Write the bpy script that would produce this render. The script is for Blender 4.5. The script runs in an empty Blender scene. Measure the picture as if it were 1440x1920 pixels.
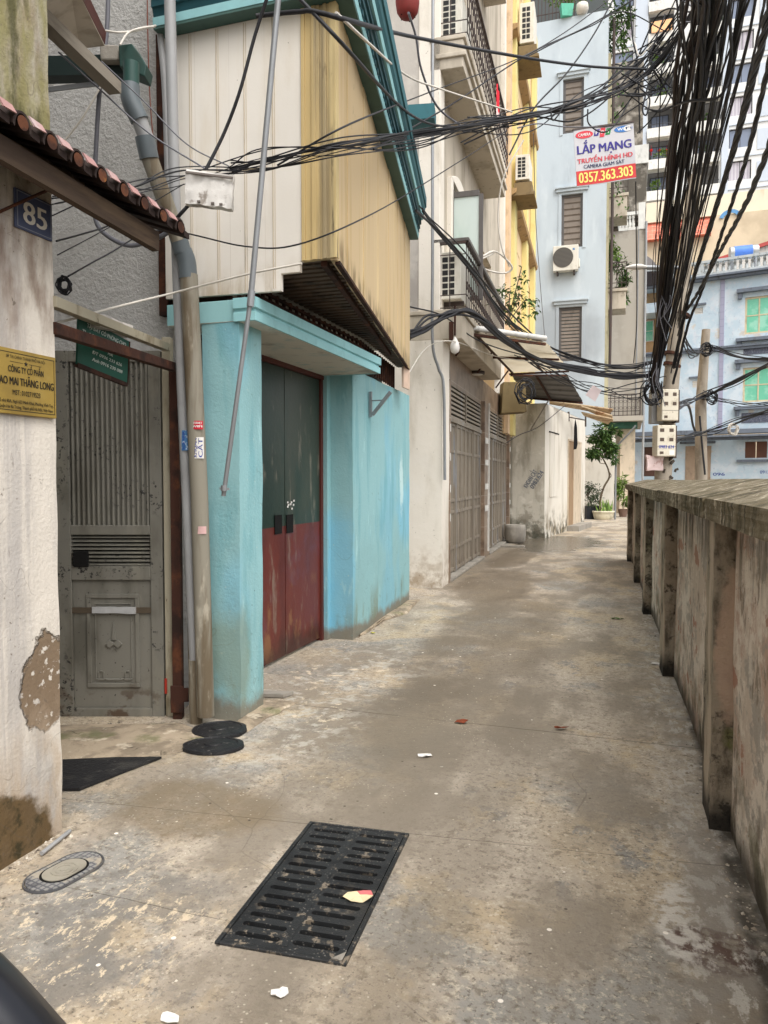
import bpy, math, random
from mathutils import Vector, Matrix, noise as mnoise
rnd = random.Random(11)
scene = bpy.context.scene
COL = scene.collection
# ---------------------------------------------------------------- camera model
F = 1400.0; PITCH = math.atan(60/1400.0); CH = 1.5
CP, SP = math.cos(PITCH), math.sin(PITCH)
def ray(px, py):
    a = (px-720)/F; b = (960-py)/F
    return Vector((a, CP+b*SP, -SP+b*CP))
def G(px, py, z=0.0):
    r = ray(px, py); t = (z-CH)/r.z
    return Vector((r.x*t, r.y*t, z))
def D(px, py, y):
    r = ray(px, py); t = y/r.y
    return Vector((r.x*t, y, CH+r.z*t))
class Fr:
    """vertical frame: local x = right normal, local y = direction away, z up"""
    def __init__(s, P, deg=None, Q=None):
        s.o = Vector((P[0], P[1], 0))
        s.ang = math.radians(deg) if deg is not None else math.atan2(Q[0]-P[0], Q[1]-P[1])
        s.y = Vector((math.sin(s.ang), math.cos(s.ang), 0)); s.x = Vector((math.cos(s.ang), -math.sin(s.ang), 0))
    def loc(s, w):
        d = Vector(w)-s.o
        return Vector((d.dot(s.x), d.dot(s.y), w[2]))
    def w(s, x, y, z=0.0):
        return s.o+s.x*x+s.y*y+Vector((0, 0, z))
    def _hit(s, px, py, ax, c):
        r = ray(px, py); cam = Vector((0, 0, CH))
        t = (c-(cam-s.o).dot(ax))/r.dot(ax)
        return s.loc(cam+r*t)
    def hx(s, px, py, c=0.0):      # on plane local x = c  -> (y, z)
        p = s._hit(px, py, s.x, c); return p.y, p.z
    def hy(s, px, py, c=0.0):      # on plane local y = c  -> (x, z)
        p = s._hit(px, py, s.y, c); return p.x, p.z
# ---------------------------------------------------------------- mesh builder
class MB:
    def __init__(s): s.v = []; s.f = []; s.sm = []; s.mi = []; s.m = 0
    def add(s, vs, fs, smooth=False):
        b = len(s.v); s.v += [tuple(x) for x in vs]
        for q in fs: s.f.append(tuple(b+i for i in q)); s.sm.append(smooth); s.mi.append(s.m)
    def quad(s, *p): s.add(p, [tuple(range(len(p)))])
    def hexa(s, p):  # 8 pts: bottom 4 ccw, top 4
        s.add(p, [(3, 2, 1, 0), (4, 5, 6, 7), (0, 1, 5, 4), (1, 2, 6, 5), (2, 3, 7, 6), (3, 0, 4, 7)])
    def box(s, x0, x1, y0, y1, z0, z1):
        s.hexa([(x0, y0, z0), (x1, y0, z0), (x1, y1, z0), (x0, y1, z0), (x0, y0, z1), (x1, y0, z1), (x1, y1, z1), (x0, y1, z1)])
    def bar(s, a, b, w, h=None, up=(0, 0, 1)):
        h = h or w; a = Vector(a); b = Vector(b); d = (b-a).normalized(); u = Vector(up)
        if abs(d.dot(u)) > .99: u = Vector((0, 1, 0))
        r = d.cross(u).normalized()*w/2; u = r.cross(d).normalized()*h/2
        s.hexa([a-r-u, a+r-u, b+r-u, b-r-u, a-r+u, a+r+u, b+r+u, b-r+u])
    def prism(s, poly, z0, z1):
        n = len(poly)
        z0s = z0 if isinstance(z0, (list, tuple)) else [z0]*n; z1s = z1 if isinstance(z1, (list, tuple)) else [z1]*n
        vs = [(p[0], p[1], z) for p, z in zip(poly, z0s)]+[(p[0], p[1], z) for p, z in zip(poly, z1s)]
        s.add(vs, [tuple(reversed(range(n))), tuple(range(n, 2*n))]+[(i, (i+1) % n, n+(i+1) % n, n+i) for i in range(n)])
    def extr(s, poly3, vec):
        n = len(poly3); vec = Vector(vec)
        vs = [Vector(p) for p in poly3]; vs += [p+vec for p in vs]
        s.add(vs, [tuple(reversed(range(n))), tuple(range(n, 2*n))]+[(i, (i+1) % n, n+(i+1) % n, n+i) for i in range(n)])
    def tube(s, pts, r, seg=6, cap=True, smooth=True):
        pts = [Vector(p) for p in pts]; n = len(pts); rs = r if isinstance(r, (list, tuple)) else [r]*n
        ref = None; rings = []
        for i, p in enumerate(pts):
            d = (pts[min(i+1, n-1)]-pts[max(i-1, 0)]).normalized()
            if ref is None: ref = Vector((0, 0, 1)) if abs(d.z) < .9 else Vector((1, 0, 0))
            a = (ref-d*ref.dot(d)).normalized(); ref = a; b = d.cross(a)
            rings.append([p+(a*math.cos(2*math.pi*k/seg)+b*math.sin(2*math.pi*k/seg))*rs[i] for k in range(seg)])
        vs = [q for R in rings for q in R]
        fs = [(i*seg+k, i*seg+(k+1) % seg, (i+1)*seg+(k+1) % seg, (i+1)*seg+k) for i in range(n-1) for k in range(seg)]
        s.add(vs, fs, smooth)
        if cap: s.add(rings[0], [tuple(reversed(range(seg)))]); s.add(rings[-1], [tuple(range(seg))])
    def hollow(s, a, b, r, ri, seg=16):
        a = Vector(a); b = Vector(b)
        s.tube([a, b], r, seg, cap=False); s.tube([b, a], ri, seg, cap=False)
    def lathe(s, prof, c=(0, 0, 0), seg=20, smooth=True, ax=1.0, ay=1.0):
        vs = []; n = len(prof)
        for r, z in prof:
            for k in range(seg):
                t = 2*math.pi*k/seg; vs.append((c[0]+r*ax*math.cos(t), c[1]+r*ay*math.sin(t), c[2]+z))
        fs = [(i*seg+k, i*seg+(k+1) % seg, (i+1)*seg+(k+1) % seg, (i+1)*seg+k) for i in range(n-1) for k in range(seg)]
        s.add(vs, fs, smooth)
        s.add(vs[:seg], [tuple(reversed(range(seg)))]); s.add(vs[-seg:], [tuple(range(seg))])
    def sweep(s, prof, path, closed=True):
        """prof: (out, z) list; path: 2D polyline; out = right side of travel"""
        P = [Vector((p[0], p[1])) for p in path]; n = len(P); m = len(prof); vs = []
        for i in range(n):
            rs = []
            if i > 0: d = (P[i]-P[i-1]).normalized(); rs.append(Vector((d.y, -d.x)))
            if i < n-1: d = (P[i+1]-P[i]).normalized(); rs.append(Vector((d.y, -d.x)))
            mt = rs[0] if len(rs) == 1 else (rs[0]+rs[1])/(1+rs[0].dot(rs[1]))
            vs += [(P[i].x+mt.x*a, P[i].y+mt.y*a, z) for a, z in prof]
        fs = []
        for i in range(n-1):
            for k in range(m if closed else m-1):
                fs.append((i*m+k, (i+1)*m+k, (i+1)*m+(k+1) % m, i*m+(k+1) % m))
        s.add(vs, fs)
        if closed: s.add(vs[:m], [tuple(range(m))]); s.add(vs[-m:], [tuple(reversed(range(m)))])
    def rough(s, x0, x1, y0, y1, z0, z1, step=.1, amp=.006, sc=6.0, seed=0.0, smooth=True, warp=None):
        """box with gridded, noisy faces"""
        def n_(a, b): return max(1, int(math.ceil(abs(b-a)/step)))
        nx, ny, nz = n_(x0, x1), n_(y0, y1), n_(z0, z1)
        def disp(p):
            q = Vector(p)*sc+Vector((seed, seed*.7, seed*1.3))
            o = Vector(p)+mnoise.noise_vector(q)*amp+mnoise.noise_vector(q*.27)*amp*1.2
            return warp(o) if warp else o
        def grid(fn, na, nb, flip):
            vs = [disp(fn(i/na, j/nb)) for j in range(nb+1) for i in range(na+1)]
            fs = []
            for j in range(nb):
                for i in range(na):
                    q = (j*(na+1)+i, j*(na+1)+i+1, (j+1)*(na+1)+i+1, (j+1)*(na+1)+i)
                    fs.append(q[::-1] if flip else q)
            s.add(vs, fs, False)
        L = lambda a, b, t: a+(b-a)*t
        grid(lambda a, b: (L(x0, x1, a), y0, L(z0, z1, b)), nx, nz, False)
        grid(lambda a, b: (L(x0, x1, a), y1, L(z0, z1, b)), nx, nz, True)
        grid(lambda a, b: (x0, L(y0, y1, a), L(z0, z1, b)), ny, nz, True)
        grid(lambda a, b: (x1, L(y0, y1, a), L(z0, z1, b)), ny, nz, False)
        grid(lambda a, b: (L(x0, x1, a), L(y0, y1, b), z0), nx, ny, True)
        grid(lambda a, b: (L(x0, x1, a), L(y0, y1, b), z1), nx, ny, False)
    def text(s, body, org, ux, uy, w=None, h=None, bold=0.0, ext=.0015, align='L', shear=0.0):
        """flat lettering: fitted to width w and cap height h, baseline-left at org"""
        cu = bpy.data.curves.new('t', 'FONT'); cu.body = body; cu.size = 1; cu.resolution_u = 3; cu.shear = shear
        ob = bpy.data.objects.new('t', cu); COL.objects.link(ob)
        dg = bpy.context.evaluated_depsgraph_get(); me = bpy.data.meshes.new_from_object(ob.evaluated_get(dg))
        vs = [v.co.copy() for v in me.vertices]; fs = [tuple(p.vertices) for p in me.polygons]
        bpy.data.objects.remove(ob); bpy.data.meshes.remove(me); bpy.data.curves.remove(cu)
        if not vs: return
        x0 = min(v.x for v in vs); x1 = max(v.x for v in vs)
        capz = .73
        sy = h/capz if h else (w/(x1-x0)); sx = w/(x1-x0) if w else sy
        ux = Vector(ux).normalized(); uy = Vector(uy).normalized(); nz = ux.cross(uy); org = Vector(org)
        sh = {'L': 0, 'C': -(x1-x0)/2, 'R': -(x1-x0)}[align]
        for k, dx in enumerate((0,) if not bold else (-bold, 0, bold)):   # heavier strokes: the glyphs laid three times, a hair apart
            s.add([org+ux*((v.x-x0+sh+dx)*sx)+uy*(v.y*sy)+nz*(ext+(k*.0002 if ext else 0)) for v in vs], fs)
    def leaf(s, p, d, n, L, W):
        p = Vector(p); d = Vector(d).normalized(); n = Vector(n); r = d.cross(n)
        r = r.normalized() if r.length > 1e-4 else Vector((1, 0, 0)); n = r.cross(d)
        s.add([p, p+d*L*.45+r*W*.5+n*L*.04, p+d*L-n*L*.12, p+d*L*.45-r*W*.5+n*L*.04], [(0, 1, 2, 3)])
    def blob(s, c, rad, nleaf, L, W, clumps=10, seed=1):
        """leaf clumps through an ellipsoid, uneven outline with gaps"""
        R = random.Random(seed); c = Vector(c); rad = Vector(rad)
        cs = []
        for _ in range(clumps):
            while True:
                q = Vector((R.uniform(-1, 1), R.uniform(-1, 1), R.uniform(-1, 1)))
                if q.length < 1: break
            cs.append((q, R.uniform(.25, .5)))
        for _ in range(nleaf):
            q, cr = R.choice(cs)
            o = Vector((R.gauss(0, 1), R.gauss(0, 1), R.gauss(0, 1)))*cr*.55
            p = q+o
            pos = c+Vector((p.x*rad.x, p.y*rad.y, p.z*rad.z))
            d = Vector((R.gauss(0, 1), R.gauss(0, 1), R.gauss(-.35, .7)))+p*.8
            if d.length < .01: d = Vector((0, 0, 1))
            k = R.uniform(.7, 1.25)
            s.leaf(pos, d, Vector((R.gauss(0, .5), R.gauss(0, .5), 1)), L*k, W*k)
def cr(pts, n=8):
    """Catmull-Rom through points"""
    P = [Vector(p) for p in pts]
    if len(P) == 2: return [P[0].lerp(P[1], i/n) for i in range(n+1)]
    P = [P[0]*2-P[1]]+P+[P[-1]*2-P[-2]]; out = []
    for i in range(1, len(P)-2):
        a, b, c, d = P[i-1:i+3]
        for k in range(n):
            t = k/n
            out.append(.5*((2*b)+(c-a)*t+(2*a-5*b+4*c-d)*t*t+(3*b-a-3*c+d)*t**3))
    out.append(P[-2]); return out
def holed(mb, P, a0, a1, z0, z1, holes, depth=.12, thick=None):
    """front face of a wall with openings and their reveals. P(a, d, z) -> point"""
    As = sorted({a0, a1, *[h[0] for h in holes], *[h[1] for h in holes]}); Zs = sorted({z0, z1, *[h[2] for h in holes], *[h[3] for h in holes]})
    As = [a for a in As if a0 <= a <= a1]; Zs = [z for z in Zs if z0 <= z <= z1]
    for i in range(len(As)-1):
        for j in range(len(Zs)-1):
            ca, cz = (As[i]+As[i+1])/2, (Zs[j]+Zs[j+1])/2
            if any(h[0] < ca < h[1] and h[2] < cz < h[3] for h in holes): continue
            mb.quad(P(As[i], 0, Zs[j]), P(As[i+1], 0, Zs[j]), P(As[i+1], 0, Zs[j+1]), P(As[i], 0, Zs[j+1]))
    for h in holes:
        b0, b1, c0, c1 = h[:4]
        mb.quad(P(b0, 0, c0), P(b0, depth, c0), P(b0, depth, c1), P(b0, 0, c1))
        mb.quad(P(b1, depth, c0), P(b1, 0, c0), P(b1, 0, c1), P(b1, depth, c1))
        mb.quad(P(b0, 0, c0), P(b1, 0, c0), P(b1, depth, c0), P(b0, depth, c0))
        mb.quad(P(b0, depth, c1), P(b1, depth, c1), P(b1, 0, c1), P(b0, 0, c1))
    if thick:
        mb.quad(P(a0, thick, z0), P(a0, 0, z0), P(a0, 0, z1), P(a0, thick, z1))
        mb.quad(P(a1, 0, z0), P(a1, thick, z0), P(a1, thick, z1), P(a1, 0, z1))
        mb.quad(P(a0, 0, z1), P(a1, 0, z1), P(a1, thick, z1), P(a0, thick, z1))
        mb.quad(P(a1, thick, z0), P(a0, thick, z0), P(a0, thick, z1), P(a1, thick, z1))
def bP(mb, P, a0, a1, d0, d1, z0, z1):
    mb.hexa([P(a0, d0, z0), P(a1, d0, z0), P(a1, d1, z0), P(a0, d1, z0), P(a0, d0, z1), P(a1, d0, z1), P(a1, d1, z1), P(a0, d1, z1)])
PF = lambda a, d, z: Vector((a, d, z))                 # frontal facade, faces -y
def PS(x0): return lambda a, d, z: Vector((x0-d, a, z))  # alley-side facade, faces +x
# ---------------------------------------------------------------- objects
def tag(o, label=None, cat=None, group=None, kind=None):
    if label: o['label'] = label
    if cat: o['category'] = cat
    if group: o['group'] = group
    if kind: o['kind'] = kind
    return o
def obj(name, mb, mats, parent=None, bevel=0.0, fr=None, loc=None, rotz=0.0, seg=2):
    me = bpy.data.meshes.new(name); me.from_pydata(mb.v, [], mb.f)
    for p, sm_, mi in zip(me.polygons, mb.sm, mb.mi): p.use_smooth = sm_; p.material_index = mi
    if not isinstance(mats, (list, tuple)): mats = [mats]
    for m in mats: me.materials.append(m)
    o = bpy.data.objects.new(name, me); COL.objects.link(o)
    if parent: o.parent = parent
    if fr: o.location = fr.o; o.rotation_euler.z = -fr.ang
    if loc is not None: o.location = loc; o.rotation_euler.z = rotz
    if bevel:
        b = o.modifiers.new('edge', 'BEVEL'); b.width = bevel; b.segments = seg; b.limit_method = 'ANGLE'; b.angle_limit = .6
    return o
def thing(name, label, cat, loc=(0, 0, 0), rotz=0.0, group=None, fr=None):
    o = bpy.data.objects.new(name, None); COL.objects.link(o); o.empty_display_size = .2
    o.location = loc; o.rotation_euler.z = rotz
    if fr: o.location = fr.o; o.rotation_euler.z = -fr.ang
    return tag(o, label, cat, group)
def dup(root, loc=None, rotz=None, label=None, parent=None):
    r = root.copy(); COL.objects.link(r)
    if parent: r.parent = parent
    if loc is not None: r.location = loc
    if rotz is not None: r.rotation_euler.z = rotz
    if label: r['label'] = label
    for ch in [c for c in root.children]:
        dup(ch, parent=r)
    return r
# ---------------------------------------------------------------- materials
def S(r, g, b):
    f = lambda c: (c/255/12.92) if c <= 10 else ((c/255+.055)/1.055)**2.4
    return (f(r), f(g), f(b), 1)
class NT:
    def __init__(s, name):
        s.mat = bpy.data.materials.new(name); s.mat.use_nodes = True; s.nt = s.mat.node_tree; s.nt.nodes.clear()
        s.out = s.n('ShaderNodeOutputMaterial'); s.b = s.n('ShaderNodeBsdfPrincipled')
        s.nt.links.new(s.b.outputs[0], s.out.inputs[0])
        s.co = s.n('ShaderNodeTexCoord').outputs['Object']
    def n(s, t, **k):
        x = s.nt.nodes.new(t)
        for a, v in k.items(): setattr(x, a, v)
        return x
    def put(s, inp, v):
        if isinstance(v, bpy.types.NodeSocket): s.nt.links.new(v, inp)
        elif v is not None: inp.default_value = v
    def math(s, op, a, b=None, c=None, clamp=False):
        x = s.n('ShaderNodeMath', operation=op, use_clamp=clamp); s.put(x.inputs[0], a)
        if b is not None: s.put(x.inputs[1], b)
        if c is not None: s.put(x.inputs[2], c)
        return x.outputs[0]
    def vm(s, op, a, b=None):
        x = s.n('ShaderNodeVectorMath', operation=op); s.put(x.inputs[0], a)
        if b is not None: s.put(x.inputs[1], b)
        return x.outputs['Value'] if op in ('LENGTH', 'DOT_PRODUCT', 'DISTANCE') else x.outputs[0]
    def mapr(s, v, lo, hi):
        x = s.n('ShaderNodeMapRange', interpolation_type='SMOOTHSTEP'); inv = hi < lo
        s.put(x.inputs[0], v); x.inputs[1].default_value = min(lo, hi); x.inputs[2].default_value = max(lo, hi)
        x.inputs[3].default_value = 1.0 if inv else 0.0; x.inputs[4].default_value = 0.0 if inv else 1.0
        return x.outputs[0]
    def noise(s, scale, st=(1, 1, 1), det=5, ro=.6, seed=0.0, dist=0.0, rot=0.0):
        v = s.co
        if rot:
            vr = s.n('ShaderNodeVectorRotate', rotation_type='Z_AXIS'); s.put(vr.inputs['Vector'], v); vr.inputs['Angle'].default_value = rot; v = vr.outputs[0]
        if tuple(st) != (1, 1, 1): v = s.vm('MULTIPLY', v, st)
        if seed: v = s.vm('ADD', v, (seed*3.1, seed*7.7, seed*5.3))
        x = s.n('ShaderNodeTexNoise'); s.put(x.inputs['Vector'], v); x.inputs['Scale'].default_value = scale
        x.inputs['Detail'].default_value = det; x.inputs['Roughness'].default_value = ro; x.inputs['Distortion'].default_value = dist
        return x.outputs[0]
    def axis(s, i):
        x = s.n('ShaderNodeSeparateXYZ'); s.put(x.inputs[0], s.co); return x.outputs[i]
    def mask(s, m):
        k = m[0]; o = m[-1] if isinstance(m[-1], dict) else {}
        if k == 'n': return s.mapr(s.noise(m[1], **{a: v for a, v in o.items()}), m[2], m[3])
        if k == 'z':
            v = s.axis(o.get('ax', 2))
            if o.get('wob'):
                v = s.math('ADD', v, s.math('MULTIPLY', s.math('SUBTRACT', s.noise(o.get('ws', 3), st=o.get('st', (1, 1, 1)), seed=o.get('seed', 2)), .5), o['wob']*2))
            return s.mapr(v, m[1], m[2])
        if k == 'e':
            c, r, soft = m[1], m[2], m[3]
            v = s.vm('SUBTRACT', s.co, tuple(c)); v = s.vm('DIVIDE', v, tuple(r)); L = s.vm('LENGTH', v)
            w = o.get('wob', .5)
            if w: L = s.math('ADD', L, s.math('MULTIPLY', s.math('SUBTRACT', s.noise(o.get('ws', 4), seed=o.get('seed', 5), det=6), .5), w*2))
            return s.mapr(L, 1+soft, 1-soft)
        if k == 'v':
            x = s.n('ShaderNodeTexVoronoi', feature='DISTANCE_TO_EDGE'); v = s.co
            nz = s.n('ShaderNodeTexNoise'); s.put(nz.inputs['Vector'], s.co); nz.inputs['Scale'].default_value = o.get('ws', 3)
            v = s.vm('ADD', s.vm('MULTIPLY', v, o.get('st', (1, 1, 1))), s.vm('MULTIPLY', nz.outputs['Color'], (o.get('wob', .3),)*3))
            s.put(x.inputs['Vector'], v); x.inputs['Scale'].default_value = m[1]
            return s.mapr(x.outputs['Distance'], m[2], m[3])
        if k == 'p':
            x = s.n('ShaderNodeTexVoronoi', feature='F1'); s.put(x.inputs['Vector'], s.vm('MULTIPLY', s.co, o.get('st', (1, 1, 1)))); x.inputs['Scale'].default_value = m[1]
            return s.mapr(x.outputs['Distance'], m[2], m[3])
        if k == 's':   # stripes along an axis: period, lo, hi of |frac-.5|*2
            v = s.math('ADD', s.axis(m[1]), o.get('off', 0.0)); v = s.math('MULTIPLY', v, 1.0/m[2]); v = s.math('FRACT', v)
            v = s.math('MULTIPLY', s.math('ABSOLUTE', s.math('SUBTRACT', v, .5)), 2); return s.mapr(v, m[3], m[4])
        if k == 'l':   # line: normal (a,b,c), offset, half width, wobble
            v = s.vm('DOT_PRODUCT', s.co, tuple(m[1])); v = s.math('SUBTRACT', v, m[2])
            if len(m) > 4 and not isinstance(m[4], dict): v = s.math('ADD', v, s.math('MULTIPLY', s.math('SUBTRACT', s.noise(1.5, det=7, seed=o.get('seed', 3)), .5), m[4]))
            return s.mapr(s.math('ABSOLUTE', v), m[3], m[3]*.3)
        raise ValueError(k)
MATS = {}
def mat(name, base, rough=.8, layers=(), bump=(), metal=0.0, spec=.3, var=None, trans=None, emit=None, rnd_shift=False, bumpd=.01):
    t = NT(name)
    if rnd_shift:
        oi = t.n('ShaderNodeObjectInfo'); c = t.n('ShaderNodeCombineXYZ')
        for i in range(3): t.put(c.inputs[i], t.math('MULTIPLY', oi.outputs['Random'], 17.0+i*9))
        t.co = t.vm('ADD', t.co, c.outputs[0])
    col = base; rg = rough
    for ly in layers:
        c2, amt, masks = ly[0], ly[1], ly[2]; r2 = ly[3] if len(ly) > 3 else None
        f = None
        for m in masks:
            x = t.mask(m); f = x if f is None else t.math('MULTIPLY', f, x)
        f = t.math('MULTIPLY', f, amt, clamp=True)
        mx = t.n('ShaderNodeMix', data_type='RGBA'); t.put(mx.inputs[0], f); t.put(mx.inputs[6], col); t.put(mx.inputs[7], c2); col = mx.outputs[2]
        if r2 is not None:
            mr = t.n('ShaderNodeMix', data_type='FLOAT'); t.put(mr.inputs[0], f); t.put(mr.inputs[2], rg); t.put(mr.inputs[3], r2); rg = mr.outputs[0]
    t.put(t.b.inputs['Base Color'], col); t.put(t.b.inputs['Roughness'], rg); t.b.inputs['Metallic'].default_value = metal
    t.b.inputs['Specular IOR Level'].default_value = spec
    if trans is not None: t.b.inputs['Transmission Weight'].default_value = trans
    h = None
    for bsp in bump:
        if bsp[0] == 'm': x = None
        if isinstance(bsp[0], str):
            x = t.math('MULTIPLY', t.mask(bsp[1]), bsp[2])
        else:
            x = t.math('MULTIPLY', t.noise(bsp[0], st=bsp[2] if len(bsp) > 2 else (1, 1, 1), det=6, seed=9), bsp[1])
        h = x if h is None else t.math('ADD', h, x)
    if h is not None:
        b = t.n('ShaderNodeBump'); b.inputs['Strength'].default_value = 1.0; b.inputs['Distance'].default_value = bumpd
        t.put(b.inputs['Height'], h); t.nt.links.new(b.outputs[0], t.b.inputs['Normal'])
    MATS[name] = t.mat
    return t.mat
N = lambda sc, lo, hi, **k: ('n', sc, lo, hi, k)
UP = (1, 1, .12)   # vertical streaks
def plain(name, c, rough=.6, metal=0.0, dirt=.35, spec=.3, dc=(60, 52, 42), sc=6):
    return mat(name, S(*c), rough, [(S(*dc), dirt, [N(sc, .5, .72, st=(1, 1, .5), det=8)]), (S(*[min(255, int(x*1.1)) for x in c]), .5, [N(sc*.4, .5, .7, seed=3)])],
               bump=[(40, .15)], metal=metal, spec=spec, bumpd=.004)
m_w85 = mat('old_plaster', S(208, 200, 188), .9, [
    (S(160, 155, 150), .8, [N(4.5, .45, .62, st=(1, 1, .16), det=8)]),
    (S(176, 170, 164), .8, [('z', -.12, -.2, dict(ax=1, wob=.12, ws=3, st=(1, 1, .4))), N(30, .3, .6, st=(1, 1, .04))]),
    (S(120, 112, 104), .7, [N(26, .62, .72, st=(1, 1, .3), det=8, seed=4), N(2.2, .45, .6, seed=8)]),
    (S(124, 106, 86), 1, [('e', (.0, -.08, .67), (.3, .135, .2), .06, dict(wob=.55, ws=8)), N(22, .64, .58, det=8, seed=6)]),
    (S(178, 160, 138), .8, [('z', .62, .25, dict(wob=.25)), N(7, .42, .6, st=(1, 1, .4), seed=2)]),
    (S(92, 72, 42), .95, [('e', (0, -.55, .0), (.4, .50, .32), .06, dict(wob=.3, ws=6)), N(3, .2, .3)]),
    (S(46, 44, 26), .8, [('e', (0, -.5, .0), (.4, .5, .3), .2, dict(wob=.4)), N(14, .5, .66, det=8)]),
    (S(110, 84, 66), .75, [('z', 1.86, 2.3, dict(wob=.22, ws=5)), N(9, .38, .66, st=(1, 1, .35), det=8, seed=12)]),
    (S(128, 122, 78), .9, [('z', 2.6, 3.0, dict(wob=.3)), N(5, .34, .56, st=(1, 1, .3), det=8, seed=15)]),
    (S(70, 68, 38), .85, [('z', 2.55, 2.9, dict(wob=.3)), N(8, .46, .6, st=(1.2, 1, .4), det=8, seed=17)]),
    (S(90, 80, 70), .35, [('v', 3.5, .008, .002, dict(wob=.5)), N(2, .46, .54, seed=19)]), (S(104, 92, 80), .8, [N(30, .63, .67, det=9, seed=44), N(2.5, .48, .58, seed=46)]),
    ], bump=[(14, .4, (1, 1, .4)), (60, .3), ('k', ('e', (.0, -.08, .67), (.3, .135, .2), .06, dict(wob=.55, ws=8)), -1.6)], bumpd=.012)
m_stucco = mat('grey_stucco', S(190, 188, 184), .95, [
    (S(160, 158, 154), .6, [N(1.3, .45, .7, st=(1, 1, .4))]), (S(172, 170, 166), .6, [N(3, .52, .7, st=(1, 1, .3), seed=4)]),
    (S(196, 192, 186), .5, [N(6, .62, .7, st=(1, 1, .15), seed=7)])], bump=[(28, 1.0), (70, .6)], bumpd=.016)
m_aqua = mat('aqua_paint', S(142, 184, 187), .75, [
    (S(126, 182, 200), .65, [N(1.1, .5, .62, st=(1, 1, .55), seed=3, det=3)]),
    (S(124, 188, 212), .6, [('e', (-.26, 4.6, 1.1), (.5, .45, .35), .35, dict(wob=.5))]),
    (S(118, 186, 214), .55, [('e', (-.3, 2.43, .5), (.2, .1, .7), .3, dict(wob=.4))]),
    (S(170, 212, 214), .7, [N(10, .6, .72, st=(1, 1, .25), det=8, seed=6)]),
    (S(196, 222, 220), .8, [('e', (-.28, 4.35, 1.45), (.4, .09, .3), .3, dict(wob=.7, ws=9))]),
    (S(104, 160, 168), .55, [N(6, .5, .68, st=(1, 1, .18), seed=9)]),
    (S(120, 122, 92), .8, [('z', .5, .05, dict(wob=.25, ws=4)), N(5, .5, .66, seed=11, st=(1, 1, .3))]),
    (S(128, 122, 108), .95, [('z', .17, .06, dict(wob=.12, ws=5))]), (S(104, 132, 128), .6, [N(16, .60, .66, det=10, ro=.7, seed=25), N(1.4, .46, .6, seed=27)]), (S(104, 130, 130), .4, [('v', 1.5, .006, .001, dict(wob=.6)), N(1.2, .5, .58, seed=29)]), (S(170, 196, 194), .8, [N(34, .66, .70, det=8, seed=31)]), (S(128, 136, 112), .6, [('e', (0, .02, .42), (.3, .1, .3), .4, dict(wob=.6, ws=7))]),
    (S(70, 84, 80), .6, [('p', 9, .07, .03), N(4, .5, .6, seed=13)])], bump=[(9, .4), (50, .35)], bumpd=.008)
m_white = mat('white_panel', S(228, 222, 212), .6, [
    (S(206, 192, 168), .5, [N(3, .5, .72, st=(1, 1, .2), det=8)]), (S(170, 152, 122), .7, [('z', 2.84, 2.64, dict(wob=.1)), N(6, .42, .6, st=(1, 1, .3))]),
    (S(150, 132, 104), .5, [('s', 0, .235, .985, 1.0, dict(off=.05)), N(3, .3, .6, st=(1, 1, .4))]),
    (S(182, 160, 120), .8, [('l', (0, 0, 1), 3.36, .012, .02), N(3, .4, .6)]),
    (S(120, 104, 82), .7, [N(34, .69, .74, st=(1, 1, .6), seed=5)])], bump=[(4, .35)], bumpd=.012)
m_beige = mat('beige_panel', S(204, 180, 140), .6, [
    (S(222, 200, 156), .7, [N(2.4, .5, .66, st=(1, 1.4, .12), det=6)]), (S(186, 158, 106), .7, [N(3.2, .5, .68, st=(1, 1.6, .1), det=6, seed=5)]),
    (S(132, 108, 66), .55, [N(11, .61, .72, st=(1, 1, .08), det=8, seed=8)]), (S(70, 60, 44), .8, [N(26, .70, .75, st=(1, 1, .3), seed=9)]),
    (S(120, 100, 66), .8, [('z', 2.95, 2.8, dict(wob=.1)), N(9, .4, .6, st=(1, 1, .3), seed=3)])], bump=[(6, .25, (1, 1, .2))], bumpd=.008)
m_beige2 = mat('stained_corner_panel', S(196, 172, 122), .6, [
    (S(150, 136, 108), .85, [N(5, .45, .6, st=(1.6, 1, .05), det=5, seed=2)]), (S(208, 188, 138), .6, [N(6, .52, .66, st=(1.5, 1, .05), seed=4)]),
    (S(62, 54, 38), .9, [('z', 3.75, 3.3, dict(wob=.3)), N(12, .55, .66, st=(1.5, 1, .12), det=8, seed=6)]),
    (S(70, 60, 44), .6, [N(8, .62, .72, st=(1, 1, .3), det=8, seed=10)])], bump=[(8, .3, (1, 1, .2))], bumpd=.008)
m_teal = plain('teal_cornice', (44, 98, 106), .6, dirt=.4, dc=(30, 60, 66))
m_teal2 = plain('dark_teal_cornice', (36, 78, 86), .6, dirt=.5, dc=(20, 44, 50))
m_pale = plain('pale_aqua', (150, 200, 204), .65, dirt=.3, dc=(90, 130, 130))
m_greenp = plain('dull_green', (70, 98, 92), .6, dirt=.4, dc=(40, 56, 52))
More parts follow.
